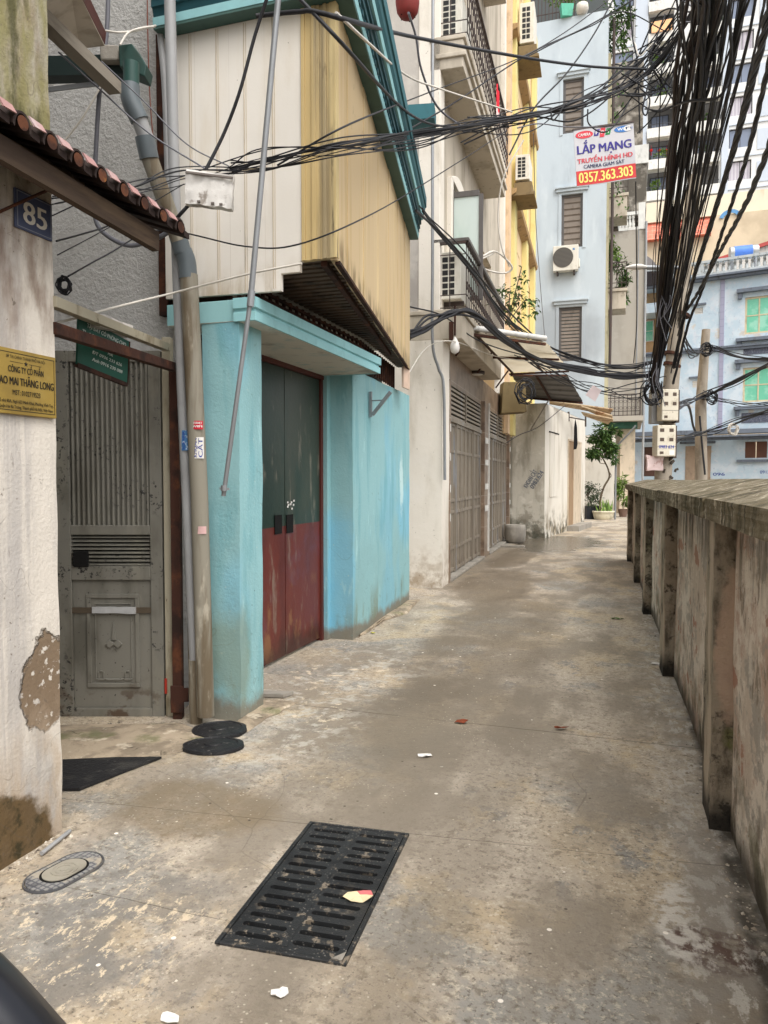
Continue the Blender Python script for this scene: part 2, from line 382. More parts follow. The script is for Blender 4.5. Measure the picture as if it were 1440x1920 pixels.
m_door = mat('painted_steel_door', S(28, 50, 44), .4, [
    (S(76, 78, 66), .6, [('e', (-.45, 1.9, 1.85), (.4, .5, .8), .6, dict(wob=.4, ws=2))]),
    (S(20, 50, 44), .6, [N(2.5, .5, .68, st=(1, 1, .4), seed=5)]),
    (S(104, 45, 37), 1, [('z', 1.119, 1.115)]),
    (S(84, 36, 34), .8, [('z', 1.119, 1.115), N(3, .45, .66, st=(1, 1, .4), seed=8)]),
    (S(140, 100, 66), .7, [('z', .95, .3), N(5, .52, .64, st=(1, 1, .6), det=8, seed=10)]),
    (S(104, 70, 84), .6, [('z', 1.119, 1.115), N(2.2, .54, .7, seed=14)]),
    (S(150, 140, 124), .5, [N(7, .58, .68, st=(1, 1, .25), det=9, seed=22)]), (S(24, 22, 20), .6, [('z', .25, .05, dict(wob=.2, ws=5))]), (S(200, 196, 180), .85, [N(60, .70, .73, seed=21), N(3, .45, .6, seed=23)])], bump=[(3, .5), (30, .1)], bumpd=.01, spec=.4)
m_redframe = plain('dark_red_frame', (84, 40, 34), .55)
m_black = mat('black_void', S(14, 13, 12), .9)
m_gate = mat('grey_gate_paint', S(118, 115, 106), .5, [
    (S(88, 84, 74), .7, [N(3, .48, .66, st=(1, 1, .4))]), (S(134, 130, 116), .5, [N(5, .5, .64, st=(1, 1, .3), seed=12)]), (S(34, 32, 32), .95, [N(38, .56, .60, det=9, ro=.66, seed=4), N(3.2, .46, .6, seed=6)]),
    (S(70, 48, 30), .8, [('z', .35, .0, dict(wob=.1)), N(8, .5, .62, seed=9)])], bump=[(12, .2)], bumpd=.006, spec=.4)
m_gatep = mat('grey_gate_panel_paint', S(122, 119, 110), .5, [(S(82, 79, 70), .7, [N(3, .48, .66, st=(1, 1, .4))]), (S(128, 124, 112), .5, [N(5, .52, .66, st=(1, 1, .3), seed=12)]), (S(40, 34, 30), .9, [N(44, .64, .68, det=9, seed=4)]), (S(70, 48, 30), .8, [('z', .35, .0, dict(wob=.1)), N(8, .5, .62, seed=9)])], bump=[(12, .15)], bumpd=.005, spec=.4)
m_gate2 = mat('cream_post_paint', S(162, 154, 134), .6, [(S(104, 90, 66), .7, [N(7, .52, .66, st=(1, 1, .3), det=8)]), (S(66, 50, 36), .8, [N(20, .64, .7, seed=4)])], bump=[(14, .3)], bumpd=.006)
m_rust = mat('rusty_steel', S(62, 36, 26), .85, [(S(96, 56, 34), .8, [N(8, .5, .66, det=8)]), (S(34, 22, 18), .8, [N(5, .5, .64, seed=3)])], bump=[(25, .6)], bumpd=.006)
m_brown = mat('brown_timber', S(74, 60, 48), .85, [(S(52, 40, 32), .8, [N(6, .45, .62, st=(1, .1, 1), det=8)]), (S(104, 86, 66), .5, [N(10, .56, .7, st=(1, .1, 1), seed=4)])], bump=[(20, .5, (1, .1, 1))], bumpd=.006)
m_greywood = mat('weathered_beam', S(132, 124, 112), .85, [(S(88, 80, 70), .7, [N(8, .46, .64, st=(1, .15, 1), det=8)])], bump=[(20, .5, (1, .15, 1))], bumpd=.006)
m_tile = mat('terracotta_tile', S(92, 54, 34), .9, [(S(52, 30, 22), .85, [N(14, .45, .6, det=8)]), (S(176, 112, 52), .5, [N(9, .58, .7, seed=4)])], bump=[(30, .4)], bumpd=.006)
m_tilepink = plain('faded_roof_sheet', (160, 122, 118), .6, dirt=.5, dc=(190, 190, 190))
m_tileshade = plain('shaded_awning_brown', (44, 32, 28), .8)  # awning shadow put into the colour of its tiles and soffit board
m_pvc = plain('grey_pvc', (150, 150, 150), .45, dirt=.35, dc=(96, 92, 86), spec=.4)
m_pvc2 = plain('dark_grey_pvc', (92, 100, 104), .42, dirt=.4, dc=(66, 66, 64), spec=.4)
m_pvcold = mat('stained_pvc', S(138, 132, 118), .6, [(S(98, 84, 64), .85, [N(9, .45, .6, st=(1, 1, .1), det=8)]), (S(196, 188, 170), .5, [N(9, .58, .7, st=(1, 1, .3), seed=4)])], bump=[(30, .2)], bumpd=.004)
m_galv = plain('galvanised_steel', (138, 140, 142), .4, metal=.4, dirt=.4, dc=(90, 88, 86), spec=.5)
m_gutter = plain('green_gutter', (24, 38, 36), .5, dirt=.4, dc=(18, 34, 32))
m_wire = mat('black_cable', S(32, 32, 36), .55, spec=.4)
m_wireg = mat('grey_cable', S(104, 104, 110), .5)
m_wirew = mat('white_cable', S(206, 200, 190), .55)
m_paper = mat('white_paper', S(222, 218, 212), .85)
m_ink = mat('dark_ink', S(30, 26, 22), .7)
m_brass = mat('brass_plate', S(160, 132, 58), .38, [(S(126, 102, 44), .6, [N(3, .45, .65)]), (S(186, 164, 98), .5, [N(2, .55, .7, seed=4)])], metal=.35, spec=.5)
m_blueplate = plain('blue_enamel', (62, 70, 98), .55, dirt=.5, dc=(28, 32, 48), spec=.5)
m_whiteink = mat('white_lettering', S(214, 210, 200), .6)
m_chalk = mat('chalk', S(206, 214, 206), .9)
m_board = plain('green_board', (28, 80, 66), .55, dirt=.5, dc=(20, 52, 44))
m_foil = plain('silver_tape', (196, 196, 196), .35, metal=.3, dirt=.4, dc=(120, 120, 120))
m_concrete = mat('bare_concrete', S(150, 144, 134), .92, [(S(112, 106, 98), .7, [N(2, .46, .66, st=(1, 1, .5), det=8)]), (S(176, 170, 158), .5, [N(5, .56, .7, seed=4)]), (S(84, 78, 70), .6, [N(8, .6, .7, st=(1, 1, .2), det=8, seed=8)])], bump=[(18, .5), (60, .3)], bumpd=.008)
m_alu = plain('aluminium', (170, 168, 164), .4, metal=.5, dirt=.3, spec=.5)
# ================================================================= ground
AL = Fr((0, 0), 18.0)           # alley frame: local y runs down the alley
def al(px, py): p = AL.loc(G(px, py)); return (p.x, p.y, 0)
def ell(px, py, rx, ry, soft=.25, wob=.35, ws=2.5, seed=5): return ('e', al(px, py), (rx, ry, 5), soft, dict(wob=wob, ws=ws, seed=seed))
def jl(p, q, hw, wob):
    a, b = Vector(al(*p)), Vector(al(*q)); d = (b-a).normalized(); n = (-d.y, d.x, 0)
    return ('l', n, a.dot(Vector(n)), hw, wob)
WET = S(108, 96, 80); WR = .5
m_ground = mat('alley_concrete', S(176, 164, 148), .88, [
    (S(174, 158, 134), .8, [N(.8, .46, .58, det=9, st=(1, .7, 1))]),
    (S(146, 143, 136), .9, [N(1.1, .52, .60, det=10, ro=.66, seed=4)]),
    (S(184, 164, 132), .6, [N(2.1, .54, .62, det=10, ro=.66, seed=7)]),
    (S(132, 130, 126), .8, [N(4.5, .57, .62, det=10, ro=.7, seed=9, st=(1, .6, 1)), N(.8, .42, .56, seed=2)]),
    (S(200, 186, 164), .5, [N(8, .585, .64, det=11, ro=.72, seed=14, st=(1.4, .8, 1)), N(.7, .42, .56, seed=21)]),
    (S(104, 94, 80), .6, [N(24, .50, .64, det=6, ro=.7, seed=11)]),
    (S(206, 194, 174), .6, [N(44, .53, .64, det=5, ro=.7, seed=12)]),
    (S(78, 70, 60), .65, [N(64, .56, .66, det=4, ro=.7, seed=16)]),
    (S(132, 122, 108), .8, [('z', -2.9, -2.0, dict(ax=0)), N(2.2, .44, .6, seed=18, st=(1, .5, 1))]),
    (S(184, 178, 166), .75, [ell(640, 1290, .55, 1.5, .4, .8, 3, 8), N(11, .5, .60, det=10, ro=.7, seed=22)]),
    (S(216, 200, 174), .8, [ell(560, 1290, .9, 1.0, .4, .8, 3, 8), N(9, .57, .63, det=10, ro=.72, seed=23)]),
    (S(118, 114, 108), .75, [ell(90, 1770, .5, .6, .3, .6, 4, 18), N(5, .42, .56, det=8, seed=25)]),
    (S(214, 196, 168), .85, [ell(100, 1755, .5, .55, .4, .6, 4, 8), N(14, .55, .60, det=10, ro=.75, seed=24, st=(1.3, .7, 1))]),
    (WET, .72, [ell(935, 1180, .60, 2.6, .22, .55, 1.6, 5), N(2.5, .22, .5, seed=41, det=8)], WR),
    (S(112, 101, 86), .75, [ell(830, 1340, .52, 1.0, .25, .6, 2, 6), N(2.5, .22, .5, seed=41, det=8)], WR+.05),
    (WET, .8, [ell(935, 1095, .55, 1.8, .2, .7, 1.4, 9)], WR),
    (WET, .6, [ell(900, 1055, .5, 4, .12, .8, 1.2, 10)], .45),
    (WET, .75, [ell(970, 1042, .35, 2.5, .1, .6, 1.4, 11)], .42),
    (S(96, 88, 76), .85, [ell(1045, 1018, 1.0, 2.3, .1, .5, 1.2, 12)], .04),
    (S(120, 104, 80), .65, [ell(350, 1515, .40, .3, .25, .6, 3, 13)]),
    (S(122, 112, 97), .55, [ell(700, 1430, .4, .7, .35, .8, 3, 14)]),
    (S(120, 110, 96), .5, [ell(930, 1450, .16, 2.6, .4, .6, 2, 15)]), (S(124, 114, 100), .45, [ell(780, 1480, .14, 2.2, .4, .6, 2, 25)]),
    (S(88, 66, 58), .9, [ell(1345, 1785, .15, .12, .08, .5, 8, 16), N(22, .62, .48, det=8, seed=51)]),
    (S(204, 198, 188), .85, [ell(1265, 1720, .07, .24, .2, .8, 8, 17), N(20, .40, .55, det=9, seed=52)]),
    (S(202, 196, 186), .75, [('z', .06, .32, dict(ax=0, wob=.16, ws=2)), N(18, .50, .58, det=10, ro=.72, seed=53, st=(1, .5, 1))]),
    (S(150, 144, 136), .6, [('z', .16, .3, dict(ax=0, wob=.1, ws=2)), N(3, .4, .6, det=8, seed=54)]),
    (S(60, 54, 46), .85, [('z', .365, .41, dict(ax=0, wob=.04, ws=4)), N(5, .35, .55, det=8, seed=58)]),
    (S(222, 212, 194), .7, [('p', 15, .10, .05), N(2.5, .50, .58, seed=31)]), (S(214, 204, 186), .5, [('p', 34, .18, .08), N(1.8, .48, .6, seed=35)]),
    (S(240, 232, 220), .95, [('p', 6, .06, .045), N(2.2, .44, .52, seed=37)]),
    (S(60, 52, 44), .85, [('p', 12, .1, .05), N(2.5, .47, .56, seed=33)]),
    (S(66, 58, 48), .8, [jl((490, 1313), (1230, 1395), .006, .05), N(1.2, .36, .46, seed=61)]),
    (S(66, 58, 48), .7, [jl((960, 1583), (1375, 1625), .003, .03), N(1.0, .38, .44, seed=62)]),
    (S(66, 58, 48), .8, [jl((180, 1675), (335, 1708), .0022, .06), ell(260, 1690, .35, .2, .2, 0)]),
    (S(96, 88, 78), .4, [('v', .5, .0016, .0004, dict(wob=.5, ws=1.2)), N(.9, .52, .58, seed=64)]),
    ], bump=[(14, .4), (55, .7), (3, .4), (130, .4)], bumpd=.008)
# the drain pit is a real hole: the sheet is built round it
gr = [G(580, 1540), G(770, 1562), G(645, 1820), G(402, 1775)]
gc = sum(gr, Vector())/4
gu = ((gr[1]-gr[0])+(gr[2]-gr[3])).normalized(); gv = Vector((-gu.y, gu.x, 0))
GW, GL = .447, .886
ex, ey = gu*(GW/2-.012), gv*(GL/2-.012)
hole = [gc-ex-ey, gc+ex-ey, gc+ex+ey, gc-ex+ey]
mb = MB(); R = 120
out = [gc+gu*(-R)+gv*(-R), gc+gu*R-gv*R, gc+gu*R+gv*R, gc-gu*R+gv*R]
L = lambda p: AL.loc(p)
for i in range(4):
    mb.quad(L(out[i]), L(out[(i+1) % 4]), L(hole[(i+1) % 4]), L(hole[i]))
tag(obj('alley_ground', mb, m_ground, fr=AL), 'worn tan and grey concrete alley surface with damp patches', kind='structure')
mb = MB()
for i in range(4):
    a, b = hole[i], hole[(i+1) % 4]; dz = Vector((0, 0, -.4)); mb.quad(a, a+dz, b+dz, b)
mb.quad(*[h+Vector((0, 0, -.4)) for h in reversed(hole)])
GR = Fr((gc.x, gc.y), 0); GR.ang = math.atan2(gv.x, gv.y)
t = thing('drain_grate', 'black slotted drain grate set in the alley floor with dirt on its bars', 'drain grate', (gc.x, gc.y, 0), math.atan2(gu.y, gu.x))
pit = MB(); pit.v = [tuple(Matrix.Rotation(-math.atan2(gu.y, gu.x), 3, 'Z') @ (Vector(v)-Vector((gc.x, gc.y, 0)))) for v in mb.v]; pit.f = mb.f; pit.sm = mb.sm; pit.mi = mb.mi
obj('pit', pit, m_black, t)
m_grate = mat('grate_composite', S(40, 41, 42), .5, [(S(134, 122, 106), .9, [N(15, .56, .60, det=10, ro=.72), N(2.6, .42, .54, seed=6)]), (S(120, 116, 110), .85, [('p', 70, .28, .1), N(7, .40, .52, seed=3)]), (S(22, 22, 24), .6, [N(3, .5, .6, seed=8)])], bump=[(60, .5), (200, .4)], bumpd=.004, spec=.4)
mb = MB()
X0, X1, Y0, Y1 = -GW/2, GW/2, -GL/2, GL/2
mb.box(X0, X0+.016, Y0, Y1, -.05, .009); mb.box(X1-.016, X1, Y0, Y1, -.05, .009); mb.box(X0+.016, X1-.016, Y0, Y0+.014, -.05, .009); mb.box(X0+.016, X1-.016, Y1-.014, Y1, -.05, .009)
obj('grate_frame', mb, m_grate, t, bevel=.003)
# plate with two columns of 14 rounded slots
mb = MB()
ix0, ix1, iy0, iy1 = X0+.019, X1-.019, Y0+.017, Y1-.017
ns = 14; pit_ = (iy1-iy0-.04)/ns; sh = .0245; colx = [(ix0+.024, -.022), (.022, ix1-.024)]
zt, zb = .006, -.03
def slot(x0, x1, yc, h):
    r = h/2; pts = []
    for k in range(9): a = math.pi/2+math.pi*k/8; pts.append((x0+r+r*math.cos(a), yc+r*math.sin(a)))
    for k in range(9): a = -math.pi/2+math.pi*k/8; pts.append((x1-r+r*math.cos(a), yc+r*math.sin(a)))
    return pts
def cell(x0, x1, y0, y1, sl=None):
    if sl is None:
        mb.box(x0, x1, y0, y1, zb, zt); return
    # rectangle ring around slot loop
    c = (( sl[0][0]+sl[17][0])/2, (y0+y1)/2); n = len(sl); outp = []
    for (x, y) in sl:
        yy = y1 if y >= c[1] else y0
        outp.append((x, yy))
    outp[4] = (x0, c[1]); outp[13] = (x1, c[1])
    for k in (2, 3): outp[k] = (x0+(0 if k > 2 else .0), y1)
    for k in (5, 6): outp[k] = (x0, y0)
    for k in (11, 12): outp[k] = (x1, y0)
    for k in (14, 15): outp[k] = (x1, y1)
    for k in range(n):
        a, b = sl[k], sl[(k+1) % n]; A, B = outp[k], outp[(k+1) % n]
        mb.quad((A[0], A[1], zt), (B[0], B[1], zt), (b[0], b[1], zt), (a[0], a[1], zt))
        mb.quad((a[0], a[1], zt), (b[0], b[1], zt), (b[0], b[1], zb), (a[0], a[1], zb))
mb.box(ix0, ix1, iy0, iy0+.02, zb, zt); mb.box(ix0, ix1, iy1-.02, iy1, zb, zt)
for ci, (sx0, sx1) in enumerate(colx):
    cx0, cx1 = (ix0, -.012) if ci == 0 else (.012, ix1)
    for k in range(ns):
        y0 = iy0+.02+k*pit_; cell(cx0, cx1, y0, y0+pit_, slot(sx0, sx1, y0+pit_/2, sh))
mb.box(-.012, .012, iy0+.02, iy1-.02, zb, zt+.001)
obj('slotted_plate', mb, m_grate, t)
mb = MB(); mb.m = 0
mb.prism([(X1-.055, Y0+.016), (X1-.018, Y0+.016), (X1-.018, Y0+.06)], .0065, .0085); obj('corner_tab', mb, m_concrete, t)
# ================================================================= small things on the ground
def scrap(name, label, cat, px, py, size, m, seed, group=None, curl=.01, elong=1.4, m2=None, rot=0):
    p = G(px, py); R = random.Random(seed); mb = MB(); n = 9
    ring = [(math.cos(2*math.pi*k/n)*size*elong*R.uniform(.7, 1.1), math.sin(2*math.pi*k/n)*size*R.uniform(.7, 1.15)) for k in range(n)]
    zz = [.006+curl*R.random() for _ in range(n)]
    vs = [(0, 0, .006+curl*.6)]+[(x, y, z) for (x, y), z in zip(ring, zz)]
    mid = [(x*.55, y*.55, .006+curl*R.random()) for x, y in ring]
    vs += mid
    fs = []
    for k in range(n):
        fs.append((0, n+1+k, n+1+(k+1) % n)); fs.append((n+1+k, 1+k, 1+(k+1) % n, n+1+(k+1) % n))
    mb.add(vs, fs); nb = len(mb.v)
    mb.add([(v[0]*.97, v[1]*.97, v[2]-.002) for v in vs], [tuple(reversed(f)) for f in fs])
    if m2:
        for i in range(len(mb.mi)):
            if i % (len(mb.mi)//2) < 6: mb.mi[i] = 1
    return tag(obj(name, mb, [m, m2] if m2 else m, loc=(p.x, p.y, 0), rotz=rot), label, cat, group)
scrap('crumpled_paper', 'crumpled cream paper wrapper with a pink print lying on the drain grate', 'litter', 675, 1688, .035, mat('cream_paper', S(226, 208, 168), .8), 3, curl=.025, elong=1.7, m2=mat('pink_paper', S(206, 112, 112), .8))
scrap('paper_scrap', 'torn white paper scrap in front of the drain grate', 'litter', 525, 1867, .019, m_paper, 5)
scrap('paper_scrap', 'white paper scrap cut by the bottom edge of the photo', 'litter', 318, 1915, .02, m_paper, 9, elong=1.9, rot=-.5)
scrap('paper_scrap', 'small white paper scrap lying mid alley beyond the grate', 'litter', 797, 1419, .022, m_paper, 12, elong=2)
scrap('paper_scrap', 'tiny white scrap beside the foot of the stained wall', 'litter', 1231, 1246, .03, m_paper, 15, elong=1.5)
m_leafr = mat('dead_leaf', S(122, 60, 36), .8); m_leafg = mat('green_leaf', S(70, 104, 40), .7)
scrap('fallen_leaf', 'rust brown fallen leaf on the damp patch mid alley', 'leaf', 866, 1357, .022, m_leafr, 21, elong=2.6, curl=.02)
scrap('fallen_leaf', 'dark brown curled leaf on the dry concrete right of the damp patch', 'leaf', 1053, 1369, .02, m_leafr, 22, elong=2.2, curl=.02)
scrap('fallen_leaf', 'narrow green leaf lying near the right wall', 'leaf', 1155, 1162, .03, m_leafg, 23, elong=2.8, curl=.02)
scrap('fallen_leaf', 'yellow green leaf at the foot of the aqua pier', 'leaf', 699, 1188, .02, mat('yellow_leaf', S(176, 172, 50), .7), 24, elong=1.3)
p = G(517, 1306); mb = MB(); mb.prism([(-.11, -.03), (.06, -.055), (.12, .03), (-.08, .05)], .006, .03)
tag(obj('broken_tile', mb, m_concrete, loc=(p.x, p.y, 0), bevel=.002), 'broken pale slab lying against the aqua door column', 'broken tile')
m_rubber = mat('wet_black_rubber', S(34, 34, 36), .45, [(S(110, 106, 100), .8, [N(30, .62, .68, det=8)]), (S(70, 68, 64), .5, [N(6, .5, .66, seed=3)])], bump=[(50, .8)], bumpd=.006)
for (px, py, rx, ry, lab) in ((412, 1372, .165, .15, 'round black cover against the foot of the aqua column'), (400, 1402, .175, .13, 'round black cover in front of another by the aqua column')):
    p = G(px, py); mb = MB(); mb.lathe([(.6, .004), (1.0, .006), (.98, .02), (.8, .027), (.78, .022), (.3, .024), (.28, .03), (.02, .031)], seg=36, smooth=False)
    mb.v = [(x*rx*(1+.06*mnoise.noise((x*3, y*3, px))), y*ry*(1+.06*mnoise.noise((x*3, y*3, 5))), z) for x, y, z in mb.v]
    tag(obj('manhole_cover', mb, m_rubber, loc=(p.x, p.y, 0)), lab, 'manhole cover')
mb = MB(); q = [G(x, y) for x, y in ((60, 1432), (210, 1425), (303, 1424), (250, 1444), (190, 1468), (150, 1484), (40, 1486))]
o = q[0]; mb.prism([(v.x-o.x, v.y-o.y) for v in reversed(q)], .004, .016)
tag(obj('rubber_mat', mb, m_rubber, loc=(o.x, o.y, 0)), 'flat black mat lying before the grey gate', 'mat')
# concrete apron in front of the gate and cement smear at the column foot
def pad(name, pts, z, m, label, seed=0, amp=.008):
    q = [G(x, y) for x, y in pts]; c = sum(q, Vector())/len(q); mb = MB(); n = len(q); rings = []
    for s_, zz in ((1.0, .002), (.9, z*.7), (.6, z), (.25, z*1.05)):
        ring = []
        for i, v in enumerate(q):
            for tt in (0, .34, .67):
                w = v.lerp(q[(i+1) % n], tt); w = c+(w-c)*s_
                w = w+mnoise.noise_vector(w*9+Vector((seed, 0, 0)))*amp*2
                ring.append((w.x-c.x, w.y-c.y, max(.002, zz+mnoise.noise(w*12)*amp)))
        rings.append(ring)
    k = 3*n; vs = [v for R in rings for v in R]
    mb.add(vs, [(j*k+i, j*k+(i+1) % k, (j+1)*k+(i+1) % k, (j+1)*k+i) for j in range(3) for i in range(k)]+[tuple(range(3*k, 4*k))], True)
    return tag(obj(name, mb, m, loc=(c.x, c.y, 0)), label, kind='structure')
m_apron = mat('mossy_cement', S(168, 152, 130), .95, [(S(120, 108, 92), .8, [N(4, .45, .6, det=8)]), (S(104, 106, 70), .7, [N(3, .5, .62, seed=4)]), (S(206, 192, 170), .7, [N(9, .56, .66, det=9, seed=7)]), (S(60, 54, 44), .8, [('v', 3, .02, .004, dict(wob=.5)), N(2, .5, .56, seed=9)])], bump=[(10, .8), (40, .5)], bumpd=.012)
pad('gate_apron', [(50, 1362), (340, 1356), (420, 1390), (370, 1405), (300, 1418), (200, 1424), (50, 1430)], .02, m_apron, 'cracked mossy cement apron in front of the gate', 1, .006)
pad('cement_skirt', [(448, 1352), (470, 1326), (496, 1312), (560, 1318), (520, 1338), (490, 1356), (462, 1374), (430, 1368)], .022, m_apron, 'rough cement smeared round the foot of the aqua column', 3, .014)
pad('cement_skirt', [(668, 1198), (720, 1155), (768, 1126), (790, 1124), (765, 1150), (720, 1166), (690, 1186)], .03, m_apron, 'rough cement smeared along the foot of the aqua pier wall', 7, .012)
# loose grit and crumbs of mortar gathered along the walls
Rg = random.Random(44); mb = MB()
def crumb(x, y, r):
    a_ = [Vector((x+r*Rg.uniform(.6, 1.2)*math.cos(t_), y+r*Rg.uniform(.6, 1.2)*math.sin(t_), .001)) for t_ in (0, 1.25, 2.5, 3.8, 5.0)]; tp_ = Vector((x, y, r*Rg.uniform(.5, 1.0)))
    mb.add(a_+[tp_], [(k, (k+1) % 5, 5) for k in range(5)])
for (p_, q_, n_, sp) in (((118, 1562), (0, 1640), 90, .03), ((1330, 1560), (1440, 1800), 70, .03), ((1210, 1160), (1330, 1550), 90, .035), ((470, 1350), (500, 1318), 60, .05), ((662, 1203), (770, 1130), 90, .04), ((130, 1362), (340, 1362), 110, .04), ((770, 1120), (830, 1106), 40, .08)):
    a_, b_ = G(*p_), G(*q_)
    for _ in range(n_):
        w_ = a_.lerp(b_, Rg.random()); crumb(w_.x+Rg.gauss(0, sp), w_.y+Rg.gauss(0, sp), Rg.choice((.003, .004, .005, .007, .012)))
for _ in range(160):
    w_ = G(Rg.uniform(150, 1300), Rg.uniform(1300, 1900)); 
    if (Vector((w_.x, w_.y, 0))-gc).length > .55: crumb(w_.x, w_.y, Rg.choice((.002, .003, .003, .004, .006)))
tag(obj('loose_grit', mb, mat('grit', S(150, 138, 122), .9, [(S(206, 196, 180), .9, [N(9, .5, .56)]), (S(70, 62, 54), .8, [N(13, .54, .6, seed=3)])])), 'loose grit and mortar crumbs strewn along the wall feet', 'grit', kind='stuff')
# oval water meter cover
p = G(121, 1636); a = (G(188, 1600)-G(55, 1672)); ang = math.atan2(a.y, a.x)
t = thing('meter_cover', 'oval grey cast water meter cover with chequered surface beside the peeling pillar', 'meter cover', (p.x, p.y, 0), ang)
m_cast = mat('cast_cover', S(138, 136, 132), .8, [(S(84, 84, 88), .9, [('s', 0, .022, .55, .8), N(4, .3, .5)]), (S(90, 90, 94), .9, [('s', 1, .022, .55, .8)]), (S(168, 158, 140), .8, [N(8, .54, .62, det=8, seed=5)]), (S(60, 60, 66), .7, [N(3, .52, .6, seed=7)])], bump=[(80, .5)], bumpd=.004)
Lh, Wh = a.length/2, .095
def oval(L_, W_, z): return [((L_-W_)*(1 if math.cos(t_) > 0 else -1)+W_*math.cos(t_), W_*math.sin(t_), z) for t_ in [2*math.pi*k/36+.01 for k in range(36)]]
mb = MB()
for (l0, w0, z0), (l1, w1, z1) in (((Lh, Wh, .002), (Lh-.002, Wh-.002, .008)), ((Lh-.002, Wh-.002, .008), (Lh-.007, Wh-.007, .008)), ((Lh-.007, Wh-.007, .008), (Lh-.009, Wh-.009, .003))):
    A, B = oval(l0, w0, z0), oval(l1, w1, z1); mb.add(A+B, [(k, (k+1) % 36, 36+(k+1) % 36, 36+k) for k in range(36)])
obj('rim', mb, plain('meter_rim', (74, 74, 76), .7, dirt=.6, dc=(130, 122, 110)), t)
mb = MB(); mb.prism([(x, y) for x, y, z in oval(Lh-.011, Wh-.011, 0)], .003, .009); obj('plate', mb, m_cast, t)
mb = MB(); mb.prism([(x, y) for x, y, z in oval(.094, .067, 0)], .0091, .0102); obj('lid_gap', mb, m_black, t)
mb = MB(); mb.prism([(x*1.0, y) for x, y, z in oval(.085, .058, 0)], .0103, .013); mb.lathe([(.05, .013), (.05, .016), (.042, .016), (.042, .0135), (.034, .0135), (.034, .016), (.026, .016), (.026, .0135), (.016, .0135), (.016, .016), (.004, .016)], seg=24, smooth=False); obj('lid', mb, plain('meter_lid', (150, 144, 130), .7), t)
mb = MB(); a_, b_ = G(78, 1607), G(131, 1565); mb.tube([(a_.x, a_.y, .014), (b_.x, b_.y, .016)], .009, 8)
tag(obj('ground_pipe', mb, m_pvc), 'thin grey pipe on the ground along the peeling pillar', 'pipe')
# blurred dark motorbike part close to the lens
m_moto = mat('dark_gloss_plastic', S(20, 22, 30), .3, spec=.5)
t = thing('motorbike', 'dark glossy edge of a parked motorbike poking in at the lower left corner', 'motorbike', tuple(D(-10, 1945, .9)))
def surf(mb, c, rad, rot):
    vs = []; n, m = 20, 12
    for j in range(m+1):
        for i in range(n):
            a_ = 2*math.pi*i/n; b_ = -math.pi/2+math.pi*j/m; x, y, z = math.cos(a_)*math.cos(b_), math.sin(a_)*math.cos(b_), math.sin(b_)
            f_ = lambda v, e: math.copysign(abs(v)**e, v)
            vs.append(Vector(c)+rot @ Vector((f_(x, .7)*rad[0], f_(y, .7)*rad[1], f_(z, .6)*rad[2])))
    mb.add(vs, [(j*n+i, j*n+(i+1) % n, (j+1)*n+(i+1) % n, (j+1)*n+i) for j in range(m) for i in range(n)], True)
rt = Matrix.Rotation(math.radians(50), 3, 'Y') @ Matrix.Rotation(math.radians(-20), 3, 'X')
mb = MB(); surf(mb, (.0, 0, -.03), (.2, .06, .075), rt); obj('fairing', mb, m_moto, t)
mb = MB(); surf(mb, (-.02, -.03, -.055), (.12, .05, .058), rt); obj('seat_edge', mb, mat('dark_vinyl', S(34, 34, 36), .5), t)
# ================================================================= house 85 pillar wall
P85 = G(118, 1560); A = Fr((P85.x, P85.y), 18.0)
t = thing('plaster_house_wall', 'peeling cream plaster wall end with moss higher up, at the left edge', 'house wall', fr=A)
mb = MB(); mb.rough(-.22, 0, -5, 0, -.05, 4.6, .09, .006, 5, 2)
obj('wall', mb, m_w85, t)
mb = MB(); mb.box(-5, -.225, -6, -.02, 0, 8); mb.box(-.215, -.01, -6, -.02, 4.62, 8); mb.box(-1.75, -1.6, -.01, 1.35, 0, 3.2); obj('unseen_shade_body', mb, m_stucco, t)  # unseen house bulk and yard wall, added to block light from the gate recess
# house number plate 85
y0, z1 = A.hx(27, 344, .012); y1, _ = A.hx(97, 388, .012); _, z0 = A.hx(34, 427, .012)
zz = A.hx(97, 388, .012)[1]; zl = A.hx(97, 453, .012)[1]
t = thing('house_number_plate', 'blue enamel plate with white number 85 on the peeling wall', 'number plate', loc=tuple(A.w(0, 0, 0)), rotz=-A.ang)
zc0, zc1 = zl, z1-.0; mb = MB(); mb.box(.003, .014, y0, y1, zl-.0, zz+.01); obj('plate', mb, m_blueplate, t, bevel=.004)
PW, PH = y1-y0, zz+.01-zl
mb = MB(); mb.text('85', (.015, y0+PW*.2, zl+PH*.2), (0, 1, 0), (0, 0, 1), w=PW*.62, h=PH*.58, bold=.02)
obj('number', mb, m_whiteink, t)
mb = MB()
for (a0, a1, b0, b1) in ((.04, .96, .045, .065), (.04, .96, .935, .955), (.04, .06, .065, .935), (.94, .96, .065, .935)):
    mb.box(.0145, .0155, y0+PW*a0, y0+PW*a1, zl+PH*b0, zl+PH*b1)
obj('border', mb, plain('plate_border', (120, 124, 136), .5), t)
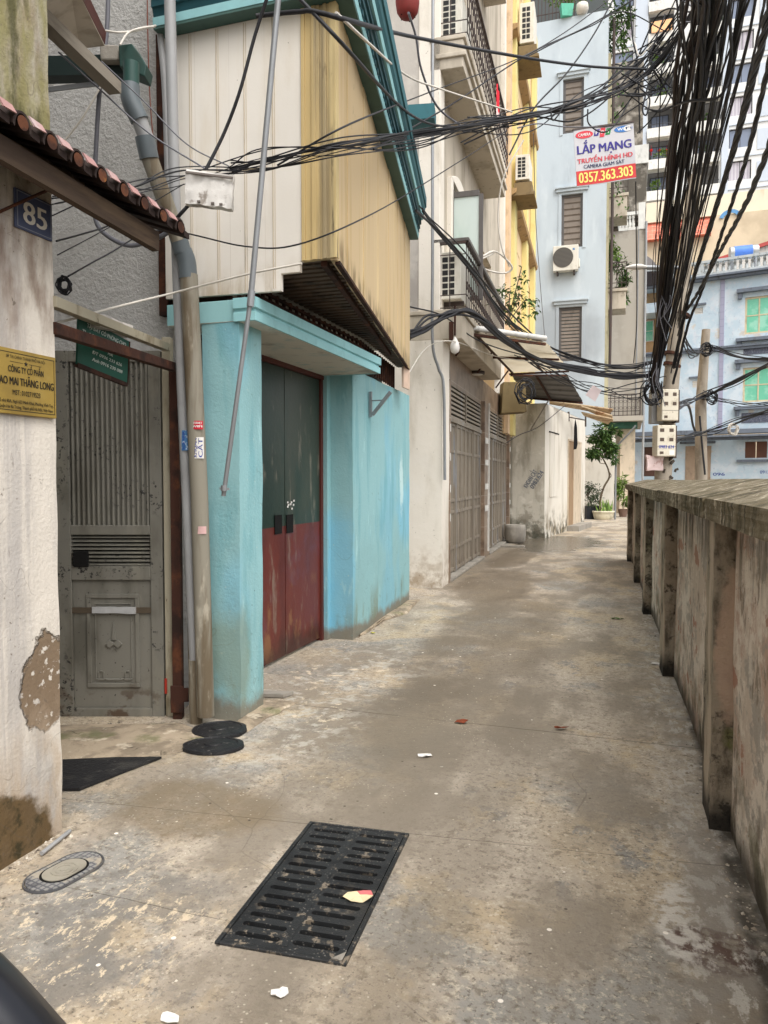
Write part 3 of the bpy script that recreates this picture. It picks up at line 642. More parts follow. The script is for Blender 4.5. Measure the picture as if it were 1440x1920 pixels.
# brass company plaque
yr, zt_ = A.hx(104, 671, .02); _, zb_ = A.hx(105, 785, .02); yl = A.hx(-13, 700, .02)[0]; wq = yr-yl
t = thing('company_plaque', 'brass company plaque with dark lettering screwed to the peeling wall', 'plaque', loc=tuple(A.o), rotz=-A.ang)
mb = MB(); mb.box(.004, .02, yl, yr, zb_, zt_); obj('plate', mb, m_brass, t, bevel=.002)
mb = MB(); h_ = zt_-zb_
for (a0, a1, b0, b1) in ((.03, .97, .055, .065), (.03, .97, .935, .945), (.03, .036, .065, .935), (.964, .97, .065, .935)):
    mb.box(.0203, .021, yl+wq*a0, yl+wq*a1, zb_+h_*b0, zb_+h_*b1)
obj('border', mb, m_ink, t)
mb = MB(); U, V = (0, 1, 0), (0, 0, 1); cy = (yl+yr)/2
def ln(s_, f, hh, ww, bold=0, x=.0205, cx=None): mb.text(s_, (x, cx if cx else cy, zb_+h_*f), U, V, w=wq*ww, h=h_*hh, bold=bold, align='C')
ln('SỞ TÀI CHÍNH THÀNH PHỐ HÀ NỘI', .855, .05, .62); ln('CÔNG TY CỔ PHẦN', .645, .1, .56, .02); ln('SAO MAI THĂNG LONG', .45, .125, .9, .025)
ln('MST: 0102719523', .30, .08, .44, .005); ln('Số nhà 85A, Ngõ 622 Minh Khai, Phường Vĩnh Tuy,', .175, .05, .88, .005); ln('Quận Hai Bà Trưng, Thành phố Hà Nội, Việt Nam', .09, .05, .86, .005)
mb.box(.0203, .021, cy-wq*.25, cy-wq*.05, zb_+h_*.80, zb_+h_*.806); mb.box(.0203, .021, cy+wq*.05, cy+wq*.25, zb_+h_*.80, zb_+h_*.806)
st = []
for k in range(10):
    r = .012 if k % 2 == 0 else .005; a_ = math.pi/2+k*math.pi/5; st.append((.0208, cy+r*math.cos(a_), zb_+h_*.80+r*math.sin(a_)))
mb.add(st+[(.0208, cy, zb_+h_*.80)], [(i, (i+1) % 10, 10) for i in range(10)])
obj('lettering', mb, m_ink, t)
# tiled awning over the pillar
ye, ze = A.hx(345, 428, .28); yn, zn = A.hx(0, 200, .28)
sl_ = (ze-zn)/(ye-yn)
AW = thing('tiled_awning', 'small awning of terracotta tiles on dark timber above the number plate', 'awning', loc=tuple(A.o), rotz=-A.ang)
zf = lambda y: zn+(y-yn)*sl_
tn = 9; dy = (ye-yn)/8.0; roof_sl = .35
mb = MB(); mt = MB(); mp = MB()
for k in range(0, 13):
    y = ye-.06-k*dy*1.0; z = zf(y)-.035
    n = 8; ring = []
    for xx, dz in ((.30, 0), (-.12, .30*roof_sl+.05)):
        ring.append([(xx, y+.042*math.cos(math.pi*i/n), z+dz+.056*math.sin(math.pi*i/n)) for i in range(n+1)])
    inner = [[(xx, y_+(y-y_)*.22, z_-.008) for xx, y_, z_ in r_] for r_ in ring]
    mt.add(ring[0]+ring[1], [(i+1, i, n+1+i, n+2+i) for i in range(n)], True)
    mt.add(inner[0]+inner[1], [(i, i+1, n+2+i, n+1+i) for i in range(n)], True)
    mt.add(ring[0]+inner[0], [(i, i+1, n+2+i, n+1+i) for i in range(n)])
    mb.add([(.303, y+.025*math.cos(2*math.pi*i/12), z+.016+.025*math.sin(2*math.pi*i/12)) for i in range(12)], [tuple(range(12))])
    # pan between barrels
    mp.hexa([(.29, y+.045, z-.006), (.29, y+dy-.045, z+dy*sl_-.006), (-.12, y+dy-.045, z+.15+dy*sl_-.006), (-.12, y+.045, z+.15-.006),
             (.29, y+.045, z+.02), (.29, y+dy-.045, z+dy*sl_+.02), (-.12, y+dy-.045, z+.15+dy*sl_+.02), (-.12, y+.045, z+.15+.02)])
obj('barrel_tile', mt, m_tileshade, AW); obj('mortar_fill', mb, m_tile, AW); obj('pan_tile', mp, m_tileshade, AW)
mb = MB()
for k in range(0, 12):
    y = ye-.06-k*dy; z = zf(y)
    mb.hexa([(.305, y-dy+.045, zf(y-dy)-.012), (.312, y-dy+.045, zf(y-dy)-.012), (.312, y-.035, z-.004), (.305, y-.035, z-.004), (.28, y-dy+.045, zf(y-dy)+.028), (.287, y-dy+.045, zf(y-dy)+.028), (.287, y-.03, z+.03), (.28, y-.03, z+.03)])
obj('sheet_edge', mb, m_tilepink, AW)
mb = MB(); yb0, zb0 = A.hx(0, 262, .22); yb1, zb1 = A.hx(292, 420, .22)
mb.bar((.22, yb0-1.5, zf(yb0-1.5)-.10), (.22, yb1, zf(yb1)-.105), .035, .085); obj('fascia_beam', mb, m_brown, AW)
mb = MB(); y2, z2 = A.hx(150, 362, .10); mb.bar((.10, y2-3, z2+.02), (.10, y2, z2+.02), .05, .06); mb.bar((.02, y2-3, z2+.12), (.02, y2-.1, z2+.12), .05, .05); obj('under_beam', mb, m_brown, AW)
mb = MB(); mb.hexa([(.21, yb0-1.5, zf(yb0-1.5)-.062), (.21, yb1, zf(yb1)-.062), (.0, yb1, zf(yb1)+.01), (.0, yb0-1.5, zf(yb0-1.5)+.01), (.21, yb0-1.5, zf(yb0-1.5)-.05), (.21, yb1, zf(yb1)-.05), (.0, yb1, zf(yb1)+.02), (.0, yb0-1.5, zf(yb0-1.5)+.02)]); obj('soffit_board', mb, m_tileshade, AW)
mb = MB(); ya, za = A.hx(0, 398, .01); yb, zb = A.hx(112, 345, .12); mb.tube([(.0, ya, za), (.13, yb, zb)], .006, 6); obj('stay_rod', mb, m_rust, AW)
# ================================================================= upper eave at the top left (house behind the gate)
EV = thing('eave_roof', 'old eave with boarded underside and green gutter at the top left corner', 'roof eave', tuple(D(90, 60, 4.0)))
o = EV.location.copy(); q = lambda px, py, y: D(px, py, y)-o
mb = MB(); a = [q(60, -60, 3.0), q(125, -60, 3.2), q(196, 86, 4.15), q(150, 92, 4.15), q(80, 60, 3.6)]
mb.extr([tuple(v) for v in a], (0, .0, .05)); obj('soffit_board', mb, mat('pale_soffit', S(190, 180, 166), .9, [(S(150, 138, 122), .7, [N(5, .45, .62, det=8)])]), EV)
mb = MB(); b = [q(118, -60, 3.2), q(126, -60, 3.2), q(197, 82, 4.15), q(189, 86, 4.15)]; mb.extr([tuple(v) for v in b], (0, .02, .07)); obj('verge_strip', mb, m_redframe, EV)
mb = MB(); mb.bar(q(70, 25, 3.4), q(216, 166, 4.0), .07, .06); obj('rafter', mb, m_greywood, EV)
mb = MB(); mb.bar(q(60, 132, 4.4), q(236, 128, 4.4), .09, .11); obj('gutter', mb, m_gutter, EV)
mb = MB(); mb.extr([tuple(q(x, y, 4.3)) for x, y in ((188, 112), (186, 82), (222, 84), (222, 112))], (0, .1, 0)); obj('patch_board', mb, m_concrete, EV, bevel=.008)
mb = MB(); mb.bar(q(60, 172, 4.4), q(190, 156, 4.4), .012, .025); obj('pole', mb, m_galv, EV)
mb = MB(); mb.extr([tuple(q(x, y, 4.28)) for x, y in ((222, 84), (247, 81), (263, 101), (275, 122), (271, 143), (224, 124))], (0, .12, 0)); obj('gutter_outlet', mb, plain('green_outlet', (38, 66, 60), .5), EV, bevel=.006)
# ================================================================= grey stucco house behind the gate
C0 = G(453, 1353); H = Fr((C0.x, C0.y), 18.0)      # blue house frame: x toward the alley, y down the alley
x_w0, _ = H.hy(302, 300, 0)
GY = 4.68
t = thing('stucco_house', 'grey roughcast house wall rising behind the grey metal gate', 'house', fr=H)
mb = MB(); mb.box(-4, -.5, .12, .5, 0, 7); obj('wall', mb, m_stucco, t)
mb = MB(); mb.box(-.60, -.535, .06, .118, 2.55, 4.3); obj('steel_upright', mb, m_rust, t)
# ================================================================= gate
g0 = D(122, 1345, GY); GT = Fr((-3.0, GY), 0)
gx = lambda px: D(px, 1000, GY).x+3.0
gz = lambda py, px=210: D(px, py, GY).z
t = thing('metal_gate', 'tall grey metal gate with vertical ribs and an embossed lower panel', 'gate', fr=GT)
xl, xr = gx(70), gx(304); xi0, xi1 = gx(132), gx(281)
zt_, zb_ = gz(657), gz(1352)
mb = MB()
mb.box(xl, xi0, 0, .045, zb_, zt_); mb.box(xi1, xr, 0, .045, zb_, zt_); mb.box(xi0, xi1, 0, .045, zt_-.07, zt_)
mb.box(xi0, xi1, 0, .045, gz(1003), gz(985)); mb.box(xi0, xi1, 0, .045, gz(1088), gz(1062)); mb.box(xi0, xi1, 0, .045, zb_, gz(1328))
obj('frame', mb, m_gate, t, bevel=.004)
mb = MB(); zr0, zr1 = gz(985), zt_-.07; n = 16
for k in range(n):
    x = xi0+(xi1-xi0)*(k+.5)/n; w = (xi1-xi0)/n
    mb.add([(x+w*.34*math.cos(a), .026-.018*math.sin(a), z) for z in (zr0, zr1) for a in [math.pi*i/6 for i in range(7)]], [(i+1, i, 7+i, 8+i) for i in range(6)], True)
mb.box(xi0, xi1, .03, .034, zr0, zr1); obj('rib_panel', mb, m_gate, t)
mb = MB(); n = 8; za, zb2 = gz(1062), gz(1003)
for k in range(n):
    z = za+(zb2-za)*(k+.5)/n; mb.hexa([(xi0, .012, z-.008), (xi1, .012, z-.008), (xi1, .035, z+.002), (xi0, .035, z+.002), (xi0, .012, z-.002), (xi1, .012, z-.002), (xi1, .035, z+.008), (xi0, .035, z+.008)])
obj('louvre', mb, m_gate, t)
mb = MB(); mb.box(xl, xr, .046, .05, zb_, zt_); obj('backing', mb, m_black, t)
mb = MB(); x0_, x1_ = gx(137), gx(165); mb.box(x0_, x1_, -.012, .01, gz(1063), gz(1033)); obj('lock_plate', mb, m_black, t, bevel=.004)
mb = MB(); pz0, pz1 = gz(1328), gz(1088)
mb.box(xi0, xi1, .02, .03, pz0, pz1)
def rect_rim(x0, x1, z0, z1, w, y0, y1):
    mb.box(x0, x1, y0, y1, z0, z0+w); mb.box(x0, x1, y0, y1, z1-w, z1); mb.box(x0, x0+w, y0, y1, z0+w, z1-w); mb.box(x1-w, x1, y0, y1, z0+w, z1-w)
rx0, rx1, rz0, rz1 = gx(158), gx(258), gz(1290), gz(1114)
rect_rim(rx0, rx1, rz0, rz1, .028, .008, .0195); rect_rim(rx0+.05, rx1-.05, rz0+.05, rz1-.06, .008, .012, .0195)
obj('lower_panel', mb, m_gatep, t, bevel=.004)
mb = MB(); cx, cz = gx(209), gz(1208)
for dx in (-.026, .026):
    mb.extr([(cx+dx-.03, .0185, cz), (cx+dx, .0185, cz-.026), (cx+dx+.03, .0185, cz), (cx+dx, .0185, cz+.026)], (0, -.014, 0))
mb.extr([(cx-.015, .0185, cz+.026), (cx+.015, .0185, cz+.026), (cx, .0185, cz+.14)], (0, -.012, 0)); mb.extr([(cx-.02, .0185, cz-.05), (cx, .0185, cz-.028), (cx+.02, .0185, cz-.05), (cx, .0185, cz-.02)], (0, -.006, 0))
for sx in (-1, 1):
    bx = cx+sx*.085
    mb.box(bx-.02, bx+.02, .01, .019, cz-.235, cz-.225); mb.box(bx-.02, bx-.012, .01, .019, cz-.22, cz-.18); mb.box(bx+.012, bx+.02, .01, .019, cz-.22, cz-.18); mb.box(bx-.01, bx+.01, .01, .019, cz-.18, cz-.172); mb.box(bx-.015, bx+.02, .01, .019, cz+.20, cz+.208)
mb.box(cx-.05, cx+.05, .01, .019, cz-.235, cz-.227)
obj('ornament', mb, m_gatep, t, bevel=.002)
mb = MB(); mb.rough(gx(171), gx(252), -.008, .006, gz(1150), gz(1138), .02, .003, 20); obj('letter_tape', mb, m_foil, t)
mb = MB(); mb.box(gx(120), gx(285), .0045, .0075, gz(1150), gz(1139)); obj('brown_tape', mb, plain('packing_tape', (84, 74, 62), .3), t)
mb = MB(); mb.box(xr+.006, xr+.02, -.01, .03, gz(1300), gz(1272)); obj('red_hinge', mb, plain('red_paint', (150, 44, 30), .6), t)
t = thing('gate_post', 'cream painted steel gate post right of the grey gate', 'post', fr=GT)
mb = MB(); mb.box(gx(307), gx(324), 0, .06, 0, gz(632)); obj('post', mb, m_gate2, t, bevel=.004)
t = thing('gate_post', 'dark rusty steel post between the cream post and the grey drain pipes', 'post', fr=GT)
mb = MB(); mb.box(gx(325), gx(342), -.06, .0, 0, gz(690)); obj('post', mb, m_rust, t, bevel=.003)
mb = MB(); mb.box(gx(322), gx(347), -.075, -.062, gz(1330), gz(1280)); mb.box(gx(340), gx(356), -.074, -.05, gz(1310), gz(1285)); obj('hinge_plate', mb, m_rust, t, bevel=.004)
# overhead rails from the pillar to the gate posts, with hanging board
def barw(name, label, cat, pts, w, h, m, bevel=.002):
    o = D(*pts[0]); mb = MB(); mb.bar((0, 0, 0), D(*pts[1])-o, w, h)
    return tag(obj(name, mb, m, loc=tuple(o), bevel=bevel), label, cat)
barw('steel_rail', 'cream steel rail running from the pillar to the cream gate post, above a rusty one', 'rail', ((96, 565, 3.12), (314, 652, 4.64)), .045, .045, m_gate2)
barw('steel_rail', 'rusty brown steel rail running below the cream rail past the green board', 'rail', ((96, 615, 3.12), (330, 690, 4.6)), .045, .05, m_rust)
bt = D(148, 590, 3.52); r_ = (D(238, 634, 4.02)-bt); o = bt
t = thing('chalk_board', 'green board with handwritten white lettering hung over the gate behind the rusty rail', 'board', tuple(o))
ux = (D(240, 640, 4.02)-o); ux.z = 0; wl = ux.length; ux.normalize(); slope = D(241, 635, 4.02).z-o.z
dn = D(145, 683, 3.56)-o; uy = -dn.normalized(); uxs = (D(242, 640, 4.02)-o); W_ = uxs.length; uxs.normalize(); hh = dn.length
nn = uxs.cross(uy).normalized()
pt = lambda a, b, c=0: uxs*(a*W_)+uy*(b*hh)+nn*c
mb = MB(); mb.hexa([pt(0, -1, -.01), pt(1, -1, -.01), pt(1, -1, .0), pt(0, -1, .0), pt(0, 0, -.01), pt(1, 0, -.01), pt(1, 0, 0), pt(0, 0, 0)]); obj('panel', mb, m_board, t)
mb = MB(); mb.bar(pt(0, -1.01, -.005), pt(1, -1.01, -.005), .018, .02); mb.bar(pt(1.01, -1, -.005), pt(1.01, 0, -.005), .016, .012); obj('edge_strip', mb, m_rust, t)
mb = MB()
for s_, a, b, ww, hf in (('TẠI ĐÂY CÓ PHÒNG CHO', .14, -.17, .78, .08), ('Thuê 85 A ngõ 622 Minh', .06, -.34, .74, .085), ('Mời', .55, -.53, .1, .06), ('ĐT 0936 233 626', .25, -.65, .6, .06), ('Anh 0916 230 088', .25, -.80, .62, .065)):
    mb.text(s_, pt(a, b, .002), uxs, uy, w=W_*ww, h=hh*hf*1.15, bold=.01, shear=.15)
obj('handwriting', mb, m_chalk, t)
mb = MB(); a_, b_ = D(177, 598, 3.62), D(240, 622, 4.05); mb.rough(0, (b_-a_).length, -.03, .03, -.035, .03, .03, .006, 12)
w = obj('plastic_wrap', mb, mat('milky_plastic', S(206, 200, 194), .5, [(S(150, 146, 142), .6, [N(12, .5, .66, det=8)])]), None); dv = (b_-a_)
w.location = a_; w.rotation_euler = dv.to_track_quat('X', 'Z').to_euler(); tag(w, 'wrinkled milky plastic wrapped round the cream rail above the green board', 'plastic wrap')
# ================================================================= drain pipes
def pipe(name, label, pts, r, m, seg=12, n=6, cat='pipe', group=None):
    P = [D(*p) for p in pts]; o = P[-1]; mb = MB(); mb.tube(cr([p-o for p in P], n), r, seg)
    return tag(obj(name, mb, m, loc=tuple(o)), label, cat, group)
t = thing('drain_pipe', 'fat stained drain pipe bending down from the green gutter box beside the aqua column', 'drain pipe', tuple(D(385, 1340, 4.5)))
o = t.location.copy(); dd = lambda *a: D(*a)-o
mb = MB(); mb.tube([dd(246, 118, 4.2), dd(246, 172, 4.2)], .043, 16); obj('green_spigot', mb, plain('spigot_green', (44, 74, 68), .5), t)
mb = MB(); mb.tube(cr([dd(244, 160, 4.2), dd(246, 190, 4.2), dd(262, 226, 4.22)], 6), .052, 18); mb.tube([dd(271, 256, 4.24), dd(280, 298, 4.27)], .053, 18); mb.tube([dd(333, 440, 4.4), dd(343, 475, 4.42)], .052, 18)
mb.tube(cr([dd(343, 470, 4.42), dd(350, 490, 4.43), dd(353, 522, 4.44)], 6), .053, 18); obj('elbow', mb, m_pvc2, t)
mb = MB(); mb.tube([dd(260, 222, 4.22), dd(275, 262, 4.25)], .043, 16); obj('clean_section', mb, m_pvc, t)
mb = MB(); mb.tube([dd(279, 292, 4.27), dd(336, 452, 4.4)], .047, 16); mb.tube([dd(354, 515, 4.44), dd(374, 930, 4.47), dd(386, 1342, 4.5)], .052, 18); obj('stained_section', mb, m_pvcold, t)
o2 = t
def sticker(parent_loc, px, py, y, w, h, body, mcol, mtxt, name, label, r=.054, vertical=False):
    c = D(px, py, y); mb = MB(); n = 8; mb.m = 0
    pts = [(r*math.sin(a), -r*math.cos(a)) for a in [(-.5+i/n)*w/r for i in range(n+1)]]
    mb.add([(x, yy, z) for z in (0, h) for x, yy in pts], [(i, i+1, n+2+i, n+1+i) for i in range(n)], True)
    x = thing(name, label, 'sticker', (c.x, c.y, c.z)); obj('paper', mb, mcol, x)
    if body:
        tx = MB()
        for k, b in enumerate(body):
            if vertical: tx.text(b, (-w*.42+w*.4*(k+1), -r, h*.06), (0, 0, 1), (-1, 0, 0), w=h*.88, h=w*.3, bold=.02)
            else: tx.text(b, (-w*.4, -r, h*(.62-.4*k)), (1, 0, 0), (0, 0, 1), w=w*.8, h=h*.26, bold=.03)
        rr = lambda v: (v[0], -math.sqrt(max(0, (r+.001)**2-v[0]**2)), v[2])
        tx.v = [rr(v) for v in tx.v]; obj('lettering', tx, mtxt, x)
    return x
m_stred = mat('red_sticker', S(190, 40, 56), .6); m_stblue = mat('blue_ink', S(50, 66, 150), .6); m_stsky = mat('sky_sticker', S(70, 120, 170), .6, [(S(196, 208, 220), .8, [N(40, .55, .62)])])
sticker(None, 373, 806, 4.46, .075, .05, ['INTERNET', 'WIFI'], m_stred, m_paper, 'red_sticker', 'small red sticker on the stained drain pipe above a blue lettered one')
sticker(None, 374, 860, 4.465, .08, .125, ['KHOAN', 'CẮT'], m_paper, m_stblue, 'phone_sticker', 'white sticker with blue sideways lettering on the stained drain pipe', vertical=True)
sticker(None, 380, 1000, 4.475, .07, .045, None, mat('faded_pink', S(206, 168, 164), .7), m_paper, 'faded_sticker', 'faded pink sticker scrap low on the stained drain pipe')
pipe('standing_pipe', 'slim grey pipe standing left of the fat stained drain pipe', [(317, -60, 4.42), (326, 300, 4.46), (338, 640, 4.5), (352, 960, 4.52), (365, 1240, 4.54)], .033, m_pvc)
pipe('standing_pipe', 'short grey pipe foot with a coupling below the slim grey pipe', [(366, 1236, 4.54), (366, 1300, 4.55), (368, 1356, 4.56)], .04, m_pvcold)
sticker(None, 350, 845, 4.51, .05, .12, ['SỬA NHÀ'], m_stsky, m_stblue, 'torn_sticker', 'torn blue sticker on the slim grey pipe', r=.036, vertical=True)
pipe('wall_conduit', 'thin grey conduit up the left edge of the white panels', [(292, -40, 4.7), (300, 60, 4.7), (310, 180, 4.7), (317, 420, 4.72)], .02, m_pvc)
pipe('wall_conduit', 'thin pale pipe beside the rusty gate post', [(352, 930, 4.66), (354, 1100, 4.66), (357, 1250, 4.66), (366, 1258, 4.6)], .012, m_pvcold, 8)
# ================================================================= blue house
B = thing('blue_house', 'aqua painted house with overhanging white and beige clad upper floor and teal cornice', 'house', fr=H)
P1x, P1y = H.loc(G(660, 1200)).x, H.loc(G(660, 1200)).y
P2 = H.loc(G(767, 1127)); CT = 2.585
PX = -.165; DX = -.45; yD0, yD1 = .3, P1y+.02
xcl = H.hy(381, 900, 0)[0]; mb = MB(); mb.rough(xcl, 0, 0, yD0, -.05, CT, .04, .006, 4, 3); obj('column', mb, m_aqua, B)
mb = MB()
def wp(v): return v
n = 24
mb.rough(-.165-.33, 0, 0, P2.y-P1y, -.05, 2.53, .1, .006, 4, 8)
k = (P2.x-PX)/(P2.y-P1y); mb.v = [(v[0]+PX+k*max(0, v[1]), v[1]+P1y, v[2]) for v in mb.v]
obj('pier_wall', mb, m_aqua, B)
mb = MB(); mb.box(DX-.08, DX+.06, P1y-.07, P1y+.02, 0, 2.47); obj('door_jamb', mb, m_aqua, B, bevel=.004)
mb = MB(); mb.box(DX-.4, DX-.1, yD0, P1y+.1, 2.49, 2.8); mb.box(-.5, -.03, yD0, P1y+.1, 2.50, 2.54); obj('lintel_wall', mb, m_aqua, B)
# door: frame + two leaves
d = obj('door', (lambda m_: (m_.box(DX-.05, DX+.03, yD0, P1y-.07, 2.425, 2.495), m_.box(DX-.05, DX+.02, P1y-.12, P1y-.071, 0, 2.425), m_)[-1])(MB()), m_redframe, B, bevel=.003)
ysp = H.hx(535, 1100, DX)[0]; yhl = H.hx(495, 1100, DX)[0]
for (a, b_, nm) in ((yD0+.0, ysp-.006, 'near'), (ysp+.006, P1y-.12, 'far')):
    mb = MB(); mb.rough(DX-.04, DX, a, b_, .03, 2.42, .25, .003, 2, 5 if nm == 'near' else 6)
    l = obj('door_leaf', mb, m_door, d, bevel=.003)
y0a, z0a = H.hx(515, 1002, DX+.004); y0b, z0b = H.hx(528, 965, DX+.004)
mb = MB(); mb.box(DX+.004, DX+.008, y0a, y0b, z0a, z0b); obj('hand_hole', mb, m_black, d)
y1a, z1a = H.hx(537, 1000, DX+.004); y1b, z1b = H.hx(549, 964, DX+.004); mb = MB(); mb.box(DX+.004, DX+.008, y1a, y1b, z1a, z1b); obj('hand_hole', mb, m_black, d)
ya_, za_ = H.hx(537, 957, DX+.004); yb_, zb_ = H.hx(550, 940, DX+.004); mb = MB()
for k in range(9): yy = ya_+(yb_-ya_)*rnd.random(); z_ = za_+(zb_-za_)*rnd.random(); mb.box(DX+.004, DX+.006, yy, yy+.025, z_, z_+.016)
obj('peeled_sticker', mb, m_paper, d)
# canopy
cx1 = .125; cy1 = 2.36; cz0, cz1 = 2.462, CT+.012
mb = MB(); mb.box(DX-.05, cx1-.012, -.004, cy1-.012, cz0, cz1-.002)
obj('canopy', mb, mat('canopy_aqua', S(150, 196, 198), .75, [(S(206, 200, 188), .9, [('z', 2.468, 2.464)]), (S(110, 160, 168), .5, [N(5, .5, .7, st=(1, 1, .3))]), (S(120, 112, 100), .6, [('z', 2.468, 2.464), N(3, .5, .66, det=8)])], bump=[(30, .2)], bumpd=.004), B, bevel=.004)
mb = MB()
path = [(-.02, -.006), (cx1-.012, -.006), (cx1-.012, cy1-.012), (DX, cy1-.012)]
mb.sweep([(.002, cz0-.004), (.016, cz0-.004), (.016, cz0+.048), (.004, cz0+.054), (.004, cz0+.066), (.022, cz0+.072), (.022, cz1), (.002, cz1)], path); obj('canopy_moulding', mb, m_pale, B, bevel=.002)
# upper floor: front (white), corner (beige), side (beige)
xa, xb = H.hy(566, 300, 0)[0], H.hy(632, 300, 0)[0]; xw = H.hy(308, 300, 0)[0]
E2 = H.loc(D(768, 698, 8.62)); EX, EY = E2.x, E2.y
ZB, ZT = 2.785, 4.225
mb = MB(); th = .03
x527, z527 = H.hy(527, 555, 0); x545, z545 = H.hy(545, 511, 0)
mb.extr([(xw, 0, 2.635), (x527, 0, 2.625), (x527, 0, z545), (xa-.015, 0, z545), (xa-.015, 0, ZB), (xa, 0, ZB), (xa, 0, ZT), (xw, 0, ZT)], (0, th, 0))
nrib = 5
mb2 = MB()
for k in range(1, nrib):
    x = xw+(xa-xw)*k/nrib; zz = 2.64 if x < x527 else z545+.01
    mb2.box(x-.0025, x+.0025, -.004, -.001, zz, ZT-.01); mb2.box(x+.012, x+.015, -.003, -.001, zz, ZT-.01)
obj('white_cladding', mb, m_white, B); obj('cladding_rib', mb2, plain('panel_seam', (196, 182, 160), .7), B)
mb = MB(); cutx = [0, .10, .30, .42, .52, .62, .72, .80, .93, 1]
for k in range(9):
    x0 = xa+(xb-xa)*cutx[k]; x1 = xa+(xb-xa)*cutx[k+1]; dy = (-.012, -.003, -.014, -.010, -.002, -.013, -.004, -.012, -.014)[k]
    mb.box(x0, x1, dy, th, ZB, ZT)
obj('corner_cladding', mb, m_beige2, B, bevel=.002)
mb = MB(); dvec = Vector((EX-xb, EY, 0)); ns_ = 15; dl = dvec.length; dn_ = dvec.normalized(); nrm = Vector((dn_.y, -dn_.x, 0))
for k in range(ns_):
    jt = lambda q: (q+(.28*math.sin(q*2.7) if 0 < q < ns_ else 0))/ns_; a = Vector((xb, 0, 0))+dvec*jt(k); b = Vector((xb, 0, 0))+dvec*jt(k+1); off = (.0, .004, .001, .006, .002)[k % 5]
    a2, b2 = a+nrm*off, b+nrm*off; zb_ = ZB-.012+.01*math.sin(k*1.7)
    mb.hexa([(a.x-nrm.x*.04, a.y-nrm.y*.04, zb_), (a2.x, a2.y, zb_), (b2.x, b2.y, zb_), (b.x-nrm.x*.04, b.y-nrm.y*.04, zb_), (a.x-nrm.x*.04, a.y-nrm.y*.04, ZT), (a2.x, a2.y, ZT), (b2.x, b2.y, ZT), (b.x-nrm.x*.04, b.y-nrm.y*.04, ZT)])
obj('side_cladding', mb, m_beige, B)
mb = MB(); mb.prism([(xw, th), (xb-.05, th), (EX-.06, EY), (EX-.6, EY), (-3, EY), (-3, .5), (xw, .5)], 3.0, 5.6); obj('upper_wall', mb, m_concrete, B)
mb = MB(); mb.box(EX-.02, EX+.002, EY-.25, EY+.0, 2.535, ZB-.02); obj('end_post', mb, plain('end_post_pink', (206, 180, 160), .8), B)
# corrugated soffit under the overhang
m_soff = mat('soffit_metal', S(88, 74, 62), .7, [(S(50, 42, 36), .8, [N(7, .48, .64, det=8)]), (S(116, 92, 68), .5, [N(12, .58, .7, seed=4)])], bump=[(30, .3)], bumpd=.004)
mb = MB(); nr = 46
for k in range(nr):
    y0 = .02+(EY-.04)*k/nr; y1 = .02+(EY-.04)*(k+1)/nr; ym = y0+(y1-y0)*.55
    xe = lambda y: xb+(EX-xb)*(y/EY)-.02
    xi = -.06+( -.3)*max(0, (y0-2.4)/2.5)
    mb.add([(xi, y0, ZB+.005), (xe(y0), y0, ZB+.005), (xe(ym), ym, ZB+.005), (xi, ym, ZB+.005), (xi, ym+.012, ZB+.035), (xe(ym), ym+.012, ZB+.035), (xe(y1), y1-.006, ZB+.035), (xi, y1-.006, ZB+.035), (xi, y1, ZB+.005), (xe(y1), y1, ZB+.005)],
           [(0, 3, 2, 1), (3, 4, 5, 2), (4, 7, 6, 5), (7, 8, 9, 6)])
mb.box(-.5, xb-.06, .035, .05, ZB+.04, ZB+.1)
obj('soffit', mb, m_soff, B)
mb = MB(); p0, p1 = H.hy(576, 512, .03), H.loc(D(712, 672, 7.2)); mb.bar((xa+.12, .04, ZB-.012), (-.05, 3.2, ZB-.012), .035, .03); mb.bar((xb-.01, .03, ZB-.018), (EX-.01, EY-.02, ZB-.018), .03, .02); obj('soffit_batten', mb, m_rust, B)
# recessed grille between canopy and soffit
mb = MB()
for k in range(44):
    y = .06+k*.108; x = -.08+(-.28)*max(0, (y-2.4)/2.5)
    if y < EY-.05: mb.box(x-.02, x, y, y+.02, 2.54, ZB)
for (a, b_) in (((-.08, .05), (-.08, 2.45)), ((-.08, 2.45), (-.08-.28, EY-.05))):
    for z in (2.62, 2.72, ZB-.02): mb.bar((a[0]-.01, a[1], z), (b_[0]-.01, b_[1], z), .022, .018)
obj('grille', mb, m_rust, B)
mb = MB(); mb.box(-.5, -.46, .06, EY, 2.5, ZB+.03); obj('grille_back', mb, m_brown, B)
# cornice
pth = [(xw, 0), (xb, 0), (EX, EY)]
c0 = ZT+.002
def band(name, prof, m, bv=0): mb = MB(); mb.sweep(prof, pth); return obj(name, mb, m, B, bevel=bv)
band('cornice_soffit', [(.0, c0), (.095, c0), (.095, c0+.02), (.0, c0+.02)], m_greenp)
band('cornice_fascia', [(.0, c0+.021), (.098, c0+.021-.004), (.104, c0+.065), (.0, c0+.065)], m_pale)
band('cornice_step', [(.0, c0+.066), (.092, c0+.066), (.105, c0+.115), (.118, c0+.12), (.118, c0+.165), (.132, c0+.17), (.132, c0+.215), (.0, c0+.215)], m_teal2)
band('cornice_ledge', [(.0, c0+.216), (.150, c0+.216), (.158, c0+.255), (.0, c0+.255)], m_pale)
band('cornice_top', [(.0, c0+.256), (.150, c0+.256), (.172, c0+.30), (.178, c0+.35), (.190, c0+.355), (.190, c0+.46), (.0, c0+.46)], m_teal)
mb = MB()
nd = 40
